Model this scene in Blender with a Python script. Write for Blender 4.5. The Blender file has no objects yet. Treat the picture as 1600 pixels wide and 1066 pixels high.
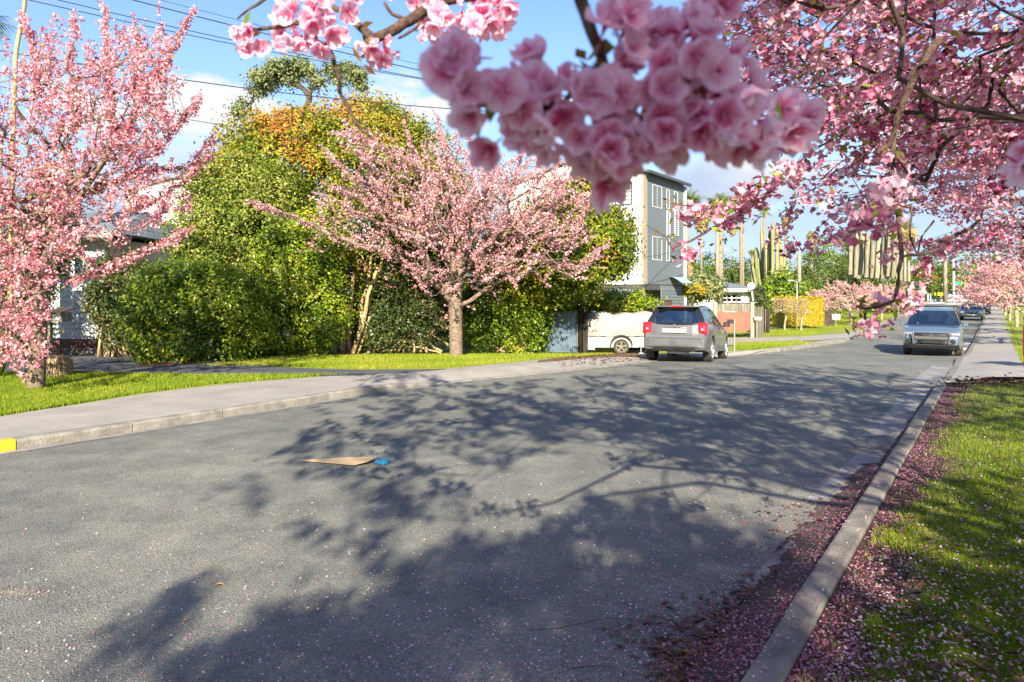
import bpy, math, random
import numpy as np
from mathutils import Vector
random.seed(7)
rng = np.random.default_rng(11)
R = math.radians
S = bpy.context.scene
COL = S.collection

# ------------------------------------------------------------------ camera, sky, sun, exposure
F = 1067.0; CX = 800.0; HY = 461.0; EYE = 1.7
cam_d = bpy.data.cameras.new('camera'); cam = bpy.data.objects.new('camera', cam_d); COL.objects.link(cam)
cam.location = (0, 0, EYE); cam.rotation_euler = (R(90), 0, 0)
cam_d.lens = 24.0; cam_d.sensor_width = 36.0; cam_d.shift_y = -72.0/1600.0
cam_d.clip_start = 0.05; cam_d.clip_end = 3000
cam_d.dof.use_dof = True; cam_d.dof.focus_distance = 14.0; cam_d.dof.aperture_fstop = 6.3
S.camera = cam
SUN_EL = 28.0; SUN_AZ = 183.0           # azimuth clockwise from +Y: the sun stands behind the camera
world = bpy.data.worlds.new('World'); S.world = world; world.use_nodes = True
sd = Vector((math.sin(R(SUN_AZ))*math.cos(R(SUN_EL)), math.cos(R(SUN_AZ))*math.cos(R(SUN_EL)), math.sin(R(SUN_EL))))
sl = bpy.data.lights.new('sun', 'SUN'); sun = bpy.data.objects.new('sun', sl); COL.objects.link(sun)
sl.energy = 4.9; sl.angle = R(0.55); sl.color = (1.0, 0.90, 0.74)
sun.rotation_euler = sd.to_track_quat('Z', 'Y').to_euler()
S.view_settings.view_transform = 'Standard'; S.view_settings.look = 'None'
S.view_settings.exposure = 1.52; S.view_settings.gamma = 1.0; S.view_settings.use_curve_mapping = False
S.render.engine = 'CYCLES'
S.cycles.max_bounces = 8; S.cycles.transparent_max_bounces = 12
S.cycles.diffuse_bounces = 3; S.cycles.caustics_reflective = False; S.cycles.caustics_refractive = False

def world_nodes():
    nt = world.node_tree; N = nt.nodes; L = nt.links; N.clear()
    out = N.new('ShaderNodeOutputWorld'); bg = N.new('ShaderNodeBackground')
    sky = N.new('ShaderNodeTexSky'); sky.sky_type = 'NISHITA'; sky.sun_disc = False
    sky.sun_elevation = R(SUN_EL); sky.sun_rotation = R(SUN_AZ); sky.air_density = 1.0; sky.dust_density = 0.15; sky.ozone_density = 1.6
    tc = N.new('ShaderNodeTexCoord'); sp = N.new('ShaderNodeSeparateXYZ'); L.new(tc.outputs['Generated'], sp.inputs[0])
    def m(op, a, b=None, c=None):
        n = N.new('ShaderNodeMath'); n.operation = op
        for i, v in enumerate((a, b, c)):
            if v is None: continue
            if isinstance(v, (int, float)): n.inputs[i].default_value = v
            else: L.new(v, n.inputs[i])
        return n.outputs[0]
    az = m('ARCTAN2', sp.outputs[0], sp.outputs[1]); el = m('ARCSINE', sp.outputs[2])
    cv = N.new('ShaderNodeCombineXYZ'); L.new(az, cv.inputs[0]); L.new(m('MULTIPLY', el, 2.1), cv.inputs[1])
    def noise(scale, det, off, rough=0.55):
        mp = N.new('ShaderNodeMapping'); mp.inputs['Location'].default_value = off; L.new(cv.outputs[0], mp.inputs[0])
        n = N.new('ShaderNodeTexNoise'); n.inputs['Scale'].default_value = scale; n.inputs['Detail'].default_value = det
        n.inputs['Roughness'].default_value = rough; L.new(mp.outputs[0], n.inputs['Vector']); return n.outputs['Fac']
    def ss(v, a, b):
        n = N.new('ShaderNodeMapRange'); n.interpolation_type = 'SMOOTHSTEP'; L.new(v, n.inputs[0])
        n.inputs[1].default_value = a; n.inputs[2].default_value = b; return n.outputs[0]
    # cumulus band: banks whose tops lie near 16 degrees, patchy in azimuth
    n1 = noise(3.2, 9, (3.1, 0.4, 0)); 
    top = m('ADD', m('MULTIPLY', noise(5.0, 6, (7.7, 2.0, 1)), 0.26), 0.115)
    band = m('MULTIPLY', ss(m('SUBTRACT', top, el), -0.008, 0.02), ss(el, 0.0, 0.12))
    cum = m('MULTIPLY', band, ss(n1, 0.38, 0.53))
    wisps = m('MULTIPLY', ss(noise(1.7, 7, (1.3, 5.0, 2), 0.6), 0.52, 0.78), 0.35)
    low = m('MULTIPLY', ss(m('MULTIPLY', el, -1), -0.17, 0.0), m('MULTIPLY', ss(noise(2.6, 6, (9, 1, 4)), 0.35, 0.65), 0.6))
    puff = None; nz = noise(7.5, 8, (2.2, 8.1, 3), 0.6)
    for a0, e0, wa, we in ((-25.5, 13.6, 8.0, 2.6), (-8.5, 14.8, 7.5, 2.9), (17.0, 8.8, 11, 2.4), (-30, 6.5, 9, 2.2), (2, 6.0, 10, 2.4), (33, 13.0, 8, 3.0), (-48, 12, 9, 3.4), (58, 11, 12, 4), (95, 14, 14, 4), (-85, 13, 15, 4), (140, 12, 16, 5), (-140, 12, 16, 4)):
        qa = m('POWER', m('DIVIDE', m('SUBTRACT', az, R(a0)), R(wa)), 2.0); qe = m('POWER', m('ABSOLUTE', m('DIVIDE', m('SUBTRACT', el, R(e0)), R(we))), 2.0)
        b_ = m('SUBTRACT', m('SUBTRACT', 1.0, qa), qe); v_ = m('ADD', b_, m('MULTIPLY', m('SUBTRACT', nz, 0.47), 4.2)); v_ = m('MINIMUM', v_, m('MULTIPLY', m('ADD', b_, 1.2), 1.2))
        puff = v_ if puff is None else m('MAXIMUM', puff, v_)
    puff = m('MULTIPLY', ss(puff, 0.0, 0.75), 0.95)
    fac = m('MAXIMUM', m('MAXIMUM', m('MULTIPLY', cum, 0.6), wisps), m('MAXIMUM', low, puff))
    fac = m('MULTIPLY', fac, ss(el, -0.01, 0.015))
    # cloud shade: bright tops, blue-grey bases
    tb = ss(m('SUBTRACT', top, el), 0.02, 0.13)
    mixc = N.new('ShaderNodeMix'); mixc.data_type = 'RGBA'; L.new(tb, mixc.inputs[0])
    mixc.inputs[6].default_value = (4.5, 4.5, 4.6, 1); mixc.inputs[7].default_value = (2.5, 3.0, 3.9, 1)
    tint = N.new('ShaderNodeMix'); tint.data_type = 'RGBA'; tint.blend_type = 'MULTIPLY'; tint.inputs[0].default_value = 1.0
    L.new(sky.outputs[0], tint.inputs[6]); tint.inputs[7].default_value = (0.90, 1.0, 1.20, 1)
    hz = N.new('ShaderNodeMix'); hz.data_type = 'RGBA'; L.new(m('MULTIPLY', m('SUBTRACT', 1.0, ss(el, 0.02, 0.42)), 0.8), hz.inputs[0]); L.new(tint.outputs[2], hz.inputs[6]); hz.inputs[7].default_value = (2.4, 3.2, 4.4, 1)
    mx = N.new('ShaderNodeMix'); mx.data_type = 'RGBA'; L.new(fac, mx.inputs[0]); L.new(hz.outputs[2], mx.inputs[6]); L.new(mixc.outputs[2], mx.inputs[7])
    L.new(mx.outputs[2], bg.inputs[0]); bg.inputs[1].default_value = 0.080; L.new(bg.outputs[0], out.inputs[0])
world_nodes()

# ------------------------------------------------------------------ ground profile and placing
_ZY = [-200, 0, 14, 18, 20, 24, 30, 60, 95, 112, 130, 200, 900]
_ZZ = [0, 0, 0, -0.07, -0.18, -0.45, -0.52, -0.42, -0.26, 0.35, 0.88, 1.15, 1.2]
def zg(Y): return np.interp(Y, _ZY, _ZZ)
def P(px, py, Y): return np.array([(px-CX)/F*Y, Y, EYE+(HY-py)/F*Y])
def Gd(px, py, h=0.0):
    Y = 10.0
    k = (py-HY)/F
    ys = np.linspace(1.2, 400, 16000); d = ys*k-(EYE-zg(ys)-h)
    i = int(np.argmax(d > 0)) if (d > 0).any() else len(ys)-1
    Y = ys[i]
    return np.array([(px-CX)/F*Y, Y, zg(Y)+h])
def on(x, y, h=0.0): return np.array([x, y, zg(y)+h])

# ------------------------------------------------------------------ object helpers
def tag(o, label=None, cat=None, group=None, kind=None):
    if label: o['label'] = label
    if cat: o['category'] = cat
    if group: o['group'] = group
    if kind: o['kind'] = kind
    return o
def thing(name, label, cat, loc=(0, 0, 0), rz=0.0, group=None, scale=1.0):
    o = bpy.data.objects.new(name, None); COL.objects.link(o); o.empty_display_size = 0.3
    o.location = [float(v) for v in loc]; o.rotation_euler = (0, 0, rz); o.scale = (scale,)*3
    return tag(o, label, cat, group)
def link(name, me, parent=None, mat=None):
    o = bpy.data.objects.new(name, me); COL.objects.link(o)
    if parent is not None: o.parent = parent
    return o
def mk(name, V, Fc, mat, parent=None, var=None, smooth=False, obj=True):
    V = np.asarray(V, dtype=np.float32).reshape(-1, 3)
    if parent is not None and getattr(parent, 'type', '') is not None and WORLD_COORDS:
        V = V-np.array(root_loc(parent), dtype=np.float32)
    me = bpy.data.meshes.new(name)
    if isinstance(Fc, np.ndarray):
        n, k = Fc.shape
        me.vertices.add(len(V)); me.vertices.foreach_set('co', V.ravel())
        me.loops.add(n*k); me.loops.foreach_set('vertex_index', Fc.astype(np.int32).ravel())
        me.polygons.add(n); me.polygons.foreach_set('loop_start', np.arange(0, n*k, k, dtype=np.int32))
        try: me.polygons.foreach_set('loop_total', np.full(n, k, dtype=np.int32))
        except Exception: pass
        me.update(calc_edges=True)
    else:
        me.from_pydata([tuple(map(float, v)) for v in V], [], [tuple(f) for f in Fc]); me.update()
    if var is not None:
        at = me.attributes.new('var', 'FLOAT', 'FACE'); at.data.foreach_set('value', np.asarray(var, dtype=np.float32))
    if smooth: me.polygons.foreach_set('use_smooth', np.ones(len(me.polygons), dtype=bool))
    me.materials.append(mat)
    return link(name, me, parent) if obj else me
WORLD_COORDS = False
def root_loc(o):
    l = np.zeros(3)
    while o is not None: l += np.array(o.location); o = o.parent
    return l
class world_coords:
    def __enter__(self):
        global WORLD_COORDS; WORLD_COORDS = True
    def __exit__(self, *a):
        global WORLD_COORDS; WORLD_COORDS = False
def copy_tree(o, parent=None):
    c = o.copy(); COL.objects.link(c)
    if parent is not None: c.parent = parent
    for ch in list(o.children): copy_tree(ch, c)
    return c
class MB:
    """collects simple solids into one mesh"""
    def __init__(s): s.V = []; s.F = []
    def add(s, V, Fc):
        b = len(s.V); s.V += [tuple(map(float, v)) for v in V]; s.F += [tuple(i+b for i in f) for f in Fc]; return s
    def box(s, x0, x1, y0, y1, z0, z1):
        return s.add([(x0,y0,z0),(x1,y0,z0),(x1,y1,z0),(x0,y1,z0),(x0,y0,z1),(x1,y0,z1),(x1,y1,z1),(x0,y1,z1)],
                     [(0,3,2,1),(4,5,6,7),(0,1,5,4),(1,2,6,5),(2,3,7,6),(3,0,4,7)])
    def bbox(s, x0, x1, y0, y1, z0, z1, b=0.01):
        # box with chamfered vertical and top edges
        v = []; 
        for z, i in ((z0, 0), (z1-b, 0), (z1, b)):
            for (x, y) in ((x0+b, y0), (x1-b, y0), (x1, y0+b), (x1, y1-b), (x1-b, y1), (x0+b, y1), (x0, y1-b), (x0, y0+b)):
                cx, cy = (x0+x1)/2, (y0+y1)/2
                v.append((x+(i if x < cx else -i), y+(i if y < cy else -i), z))
        f = [tuple(range(7, -1, -1)), tuple(range(16, 24))]
        for r in (0, 8):
            for k in range(8): f.append((r+k, r+(k+1) % 8, r+8+(k+1) % 8, r+8+k))
        return s.add(v, f)
    def obox(s, c, ux, uy, uz, hx, hy, hz):
        c = np.array(c, float); ux, uy, uz = [np.array(u, float)/np.linalg.norm(u) for u in (ux, uy, uz)]
        v = [c+a*ux*hx+b*uy*hy+d*uz*hz for d in (-1, 1) for a, b in ((-1,-1),(1,-1),(1,1),(-1,1))]
        return s.add(v, [(0,3,2,1),(4,5,6,7),(0,1,5,4),(1,2,6,5),(2,3,7,6),(3,0,4,7)])
    def tube(s, pts, r, k=8, r2=None):
        pts = [np.array(p, float) for p in pts]; n = len(pts); rs = np.linspace(r, r if r2 is None else r2, n)
        v = []; 
        for i, p in enumerate(pts):
            d = pts[min(i+1, n-1)]-pts[max(i-1, 0)]; d /= np.linalg.norm(d)+1e-9
            ref = np.array([0, 0, 1.]) if abs(d[2]) < 0.9 else np.array([1., 0, 0])
            a = np.cross(d, ref); a /= np.linalg.norm(a); b = np.cross(d, a)
            for j in range(k):
                t = 2*math.pi*j/k; v.append(p+rs[i]*(math.cos(t)*a+math.sin(t)*b))
        f = [(i*k+j, (i+1)*k+j, (i+1)*k+(j+1) % k, i*k+(j+1) % k) for i in range(n-1) for j in range(k)]
        f += [tuple(range(k)), tuple(range(n*k-1, (n-1)*k-1, -1))]
        return s.add(v, f)
    def lathe(s, prof, c, axis='z', k=20):
        # prof (r, h) pairs turned round an axis through c
        v = []
        for r, h in prof:
            for j in range(k):
                t = 2*math.pi*j/k; a, b = r*math.cos(t), r*math.sin(t)
                v.append({'z': (c[0]+a, c[1]+b, c[2]+h), 'y': (c[0]+a, c[1]+h, c[2]+b), 'x': (c[0]+h, c[1]+a, c[2]+b)}[axis])
        n = len(prof); f = [(i*k+j, i*k+(j+1) % k, (i+1)*k+(j+1) % k, (i+1)*k+j) for i in range(n-1) for j in range(k)]
        return s.add(v, f)
    def prism(s, poly, off):
        n = len(poly); v = [np.array(p, float) for p in poly]+[np.array(p, float)+np.array(off, float) for p in poly]
        return s.add(v, [tuple(range(n-1, -1, -1)), tuple(range(n, 2*n))]+[(i, (i+1) % n, n+(i+1) % n, n+i) for i in range(n)])
    def build(s, name, mat, parent=None, smooth=False, var=None):
        return mk(name, s.V, s.F, mat, parent, smooth=smooth, var=var)

# ------------------------------------------------------------------ materials
def newmat(name):
    m = bpy.data.materials.new(name); m.use_nodes = True; nt = m.node_tree; nt.nodes.clear()
    out = nt.nodes.new('ShaderNodeOutputMaterial'); return m, nt, nt.nodes, nt.links, out
def rgba(c): return (c[0], c[1], c[2], 1.0)
def simple(name, col, rough=0.6, metal=0.0, vary=0.12, scale=6.0, bump=0.0, coat=0.0, bscale=40.0, emit=None, dirt=None, spec=0.5):
    m, nt, N, L, out = newmat(name); b = N.new('ShaderNodeBsdfPrincipled'); L.new(b.outputs[0], out.inputs[0])
    b.inputs['Roughness'].default_value = rough; b.inputs['Metallic'].default_value = metal; b.inputs['Coat Weight'].default_value = coat
    b.inputs['Coat Roughness'].default_value = 0.06; b.inputs['Specular IOR Level'].default_value = spec
    tc = N.new('ShaderNodeTexCoord')
    n = N.new('ShaderNodeTexNoise'); n.inputs['Scale'].default_value = scale; n.inputs['Detail'].default_value = 6; n.inputs['Roughness'].default_value = 0.65
    L.new(tc.outputs['Object'], n.inputs['Vector'])
    r = N.new('ShaderNodeValToRGB'); r.color_ramp.elements[0].position = 0.3; r.color_ramp.elements[1].position = 0.72
    c = np.array(col[:3]); d = np.array(dirt) if dirt is not None else c*(1-vary*2)
    r.color_ramp.elements[0].color = rgba(d); r.color_ramp.elements[1].color = rgba(np.minimum(c*(1+vary*0.6), 0.95))
    L.new(n.outputs['Fac'], r.inputs[0]); L.new(r.outputs[0], b.inputs['Base Color'])
    if bump:
        n2 = N.new('ShaderNodeTexNoise'); n2.inputs['Scale'].default_value = bscale; n2.inputs['Detail'].default_value = 5; L.new(tc.outputs['Object'], n2.inputs['Vector'])
        bp = N.new('ShaderNodeBump'); bp.inputs['Strength'].default_value = bump; bp.inputs['Distance'].default_value = 0.02
        L.new(n2.outputs['Fac'], bp.inputs['Height']); L.new(bp.outputs[0], b.inputs['Normal'])
    if emit: b.inputs['Emission Color'].default_value = rgba(emit); b.inputs['Emission Strength'].default_value = 1
    return m
def leafmat(name, cols, trans=0.35, rough=0.55, spec=0.35):
    """cols: list of (pos, colour) over the per-leaf attribute 'var'"""
    m, nt, N, L, out = newmat(name); b = N.new('ShaderNodeBsdfPrincipled'); t = N.new('ShaderNodeBsdfTranslucent'); mx = N.new('ShaderNodeMixShader')
    a = N.new('ShaderNodeAttribute'); a.attribute_name = 'var'; r = N.new('ShaderNodeValToRGB'); cr = r.color_ramp
    while len(cr.elements) < len(cols): cr.elements.new(0.5)
    for e, (p, c) in zip(cr.elements, sorted(cols, key=lambda q: q[0])): e.position = p; e.color = rgba(c)
    L.new(a.outputs['Fac'], r.inputs[0]); L.new(r.outputs[0], b.inputs['Base Color'])
    g = N.new('ShaderNodeGamma'); g.inputs[1].default_value = 0.9; L.new(r.outputs[0], g.inputs[0]); L.new(g.outputs[0], t.inputs[0])
    b.inputs['Roughness'].default_value = rough; b.inputs['Specular IOR Level'].default_value = spec
    mx.inputs[0].default_value = trans; L.new(b.outputs[0], mx.inputs[1]); L.new(t.outputs[0], mx.inputs[2]); L.new(mx.outputs[0], out.inputs[0])
    return m
def glassmat(name, tint=(0.25, 0.33, 0.36), refl=0.03):
    m, nt, N, L, out = newmat(name); t = N.new('ShaderNodeBsdfTransparent'); t.inputs[0].default_value = rgba(tint)
    g = N.new('ShaderNodeBsdfGlossy'); g.inputs['Roughness'].default_value = 0.02; g.inputs[0].default_value = (0.9, 0.95, 1, 1)
    lw = N.new('ShaderNodeLayerWeight'); lw.inputs[0].default_value = 0.45; ad = N.new('ShaderNodeMath'); ad.operation = 'ADD'; ad.use_clamp = True; ad.inputs[1].default_value = refl
    ml = N.new('ShaderNodeMath'); ml.operation = 'MULTIPLY'; ml.inputs[1].default_value = 0.28
    L.new(lw.outputs['Fresnel'], ml.inputs[0]); L.new(ml.outputs[0], ad.inputs[0])
    mx = N.new('ShaderNodeMixShader'); L.new(ad.outputs[0], mx.inputs[0]); L.new(t.outputs[0], mx.inputs[1]); L.new(g.outputs[0], mx.inputs[2]); L.new(mx.outputs[0], out.inputs[0])
    return m
def carpaint(name, col, metal=0.6, rough=0.28):
    m, nt, N, L, out = newmat(name); b = N.new('ShaderNodeBsdfPrincipled'); L.new(b.outputs[0], out.inputs[0])
    b.inputs['Metallic'].default_value = metal; b.inputs['Roughness'].default_value = rough; b.inputs['Coat Weight'].default_value = 0.8; b.inputs['Coat Roughness'].default_value = 0.05
    tc = N.new('ShaderNodeTexCoord'); n = N.new('ShaderNodeTexNoise'); n.inputs['Scale'].default_value = 2.2; n.inputs['Detail'].default_value = 8; L.new(tc.outputs['Object'], n.inputs['Vector'])
    mx = N.new('ShaderNodeMix'); mx.data_type = 'RGBA'; L.new(n.outputs['Fac'], mx.inputs[0]); c = np.array(col)
    mx.inputs[6].default_value = rgba(c*0.85); mx.inputs[7].default_value = rgba(np.minimum(c*1.12+0.01, 1)); L.new(mx.outputs[2], b.inputs['Base Color'])
    return m

def asphalt_mat(name, c0, c1, grain=0.10, patches=True):
    m, nt, N, L, out = newmat(name); b = N.new('ShaderNodeBsdfPrincipled'); L.new(b.outputs[0], out.inputs[0]); b.inputs['Roughness'].default_value = 0.9; b.inputs['Specular IOR Level'].default_value = 0.25
    tc = N.new('ShaderNodeTexCoord')
    def noise(s, d=4, r=0.6):
        n = N.new('ShaderNodeTexNoise'); n.inputs['Scale'].default_value = s; n.inputs['Detail'].default_value = d; n.inputs['Roughness'].default_value = r; L.new(tc.outputs['Object'], n.inputs['Vector']); return n.outputs['Fac']
    def ramp(v, a, b_, ca, cb):
        r = N.new('ShaderNodeValToRGB'); r.color_ramp.elements[0].position = a; r.color_ramp.elements[1].position = b_
        r.color_ramp.elements[0].color = rgba(ca); r.color_ramp.elements[1].color = rgba(cb); L.new(v, r.inputs[0]); return r.outputs[0]
    base = ramp(noise(0.55, 8, 0.62), 0.34, 0.64, c0, c1)
    vor = N.new('ShaderNodeTexVoronoi'); vor.inputs['Scale'].default_value = 120.0; L.new(tc.outputs['Object'], vor.inputs['Vector'])
    sep = N.new('ShaderNodeSeparateColor'); L.new(vor.outputs['Color'], sep.inputs[0])
    stone = ramp(sep.outputs[0], 0.0, 1.0, (0.66,)*3, (1.38, 1.37, 1.33))
    ml = N.new('ShaderNodeMix'); ml.data_type = 'RGBA'; ml.blend_type = 'MULTIPLY'; ml.inputs[0].default_value = 1; L.new(base, ml.inputs[6]); L.new(stone, ml.inputs[7])
    mid = ramp(noise(2.2, 7, 0.7), 0.3, 0.7, (0.80, 0.81, 0.84), (1.16, 1.15, 1.11))
    m2 = N.new('ShaderNodeMix'); m2.data_type = 'RGBA'; m2.blend_type = 'MULTIPLY'; m2.inputs[0].default_value = 1; L.new(ml.outputs[2], m2.inputs[6]); L.new(mid, m2.inputs[7])
    res = m2.outputs[2]
    if patches:
        f = ramp(noise(0.85, 3, 0.5), 0.66, 0.72, (0, 0, 0), (1, 1, 1)); f2 = ramp(noise(14, 5, 0.7), 0.42, 0.62, (0, 0, 0), (0.55,)*3)
        mm = N.new('ShaderNodeMath'); mm.operation = 'MULTIPLY'; L.new(f, mm.inputs[0]); L.new(f2, mm.inputs[1])
        m3 = N.new('ShaderNodeMix'); m3.data_type = 'RGBA'; L.new(mm.outputs[0], m3.inputs[0]); L.new(res, m3.inputs[6]); m3.inputs[7].default_value = (0.30, 0.25, 0.17, 1); res = m3.outputs[2]
    L.new(res, b.inputs['Base Color'])
    bp = N.new('ShaderNodeBump'); bp.inputs['Strength'].default_value = 0.8; bp.inputs['Distance'].default_value = 0.006
    L.new(vor.outputs['Distance'], bp.inputs['Height']); bp.invert = True
    L.new(bp.outputs[0], b.inputs['Normal']); return m
def ground_mat(name, a, b_, c, s1=1.2, s2=30, bump=0.6):
    m, nt, N, L, out = newmat(name); b = N.new('ShaderNodeBsdfPrincipled'); L.new(b.outputs[0], out.inputs[0]); b.inputs['Roughness'].default_value = 0.95; b.inputs['Specular IOR Level'].default_value = 0.15
    tc = N.new('ShaderNodeTexCoord')
    def noise(s, d=6):
        n = N.new('ShaderNodeTexNoise'); n.inputs['Scale'].default_value = s; n.inputs['Detail'].default_value = d; n.inputs['Roughness'].default_value = 0.65; L.new(tc.outputs['Object'], n.inputs['Vector']); return n.outputs['Fac']
    r = N.new('ShaderNodeValToRGB'); r.color_ramp.elements[0].position = 0.35; r.color_ramp.elements[1].position = 0.65; r.color_ramp.elements[0].color = rgba(a); r.color_ramp.elements[1].color = rgba(b_)
    L.new(noise(s1), r.inputs[0])
    mx = N.new('ShaderNodeMix'); mx.data_type = 'RGBA'; r2 = N.new('ShaderNodeValToRGB'); r2.color_ramp.elements[0].position = 0.42; r2.color_ramp.elements[1].position = 0.6
    n2 = noise(s2, 5); L.new(n2, r2.inputs[0]); L.new(r2.outputs[0], mx.inputs[0]); mx.inputs[7].default_value = rgba(c); L.new(r.outputs[0], mx.inputs[6])
    L.new(mx.outputs[2], b.inputs['Base Color'])
    bp = N.new('ShaderNodeBump'); bp.inputs['Strength'].default_value = bump; bp.inputs['Distance'].default_value = 0.02; L.new(n2, bp.inputs['Height']); L.new(bp.outputs[0], b.inputs['Normal'])
    return m
def bark_mat(name, a, b_, s=5.0, sz=1.0):
    m, nt, N, L, out = newmat(name); b = N.new('ShaderNodeBsdfPrincipled'); L.new(b.outputs[0], out.inputs[0]); b.inputs['Roughness'].default_value = 0.9; b.inputs['Specular IOR Level'].default_value = 0.2
    tc = N.new('ShaderNodeTexCoord'); mp = N.new('ShaderNodeMapping'); mp.inputs['Scale'].default_value = (1, 1, sz); L.new(tc.outputs['Object'], mp.inputs[0])
    n = N.new('ShaderNodeTexNoise'); n.inputs['Scale'].default_value = s; n.inputs['Detail'].default_value = 8; n.inputs['Roughness'].default_value = 0.7; L.new(mp.outputs[0], n.inputs['Vector'])
    r = N.new('ShaderNodeValToRGB'); r.color_ramp.elements[0].position = 0.36; r.color_ramp.elements[1].position = 0.62; r.color_ramp.elements[0].color = rgba(a); r.color_ramp.elements[1].color = rgba(b_)
    L.new(n.outputs['Fac'], r.inputs[0]); L.new(r.outputs[0], b.inputs['Base Color'])
    bp = N.new('ShaderNodeBump'); bp.inputs['Strength'].default_value = 0.9; bp.inputs['Distance'].default_value = 0.02; L.new(n.outputs['Fac'], bp.inputs['Height']); L.new(bp.outputs[0], b.inputs['Normal'])
    return m

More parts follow.
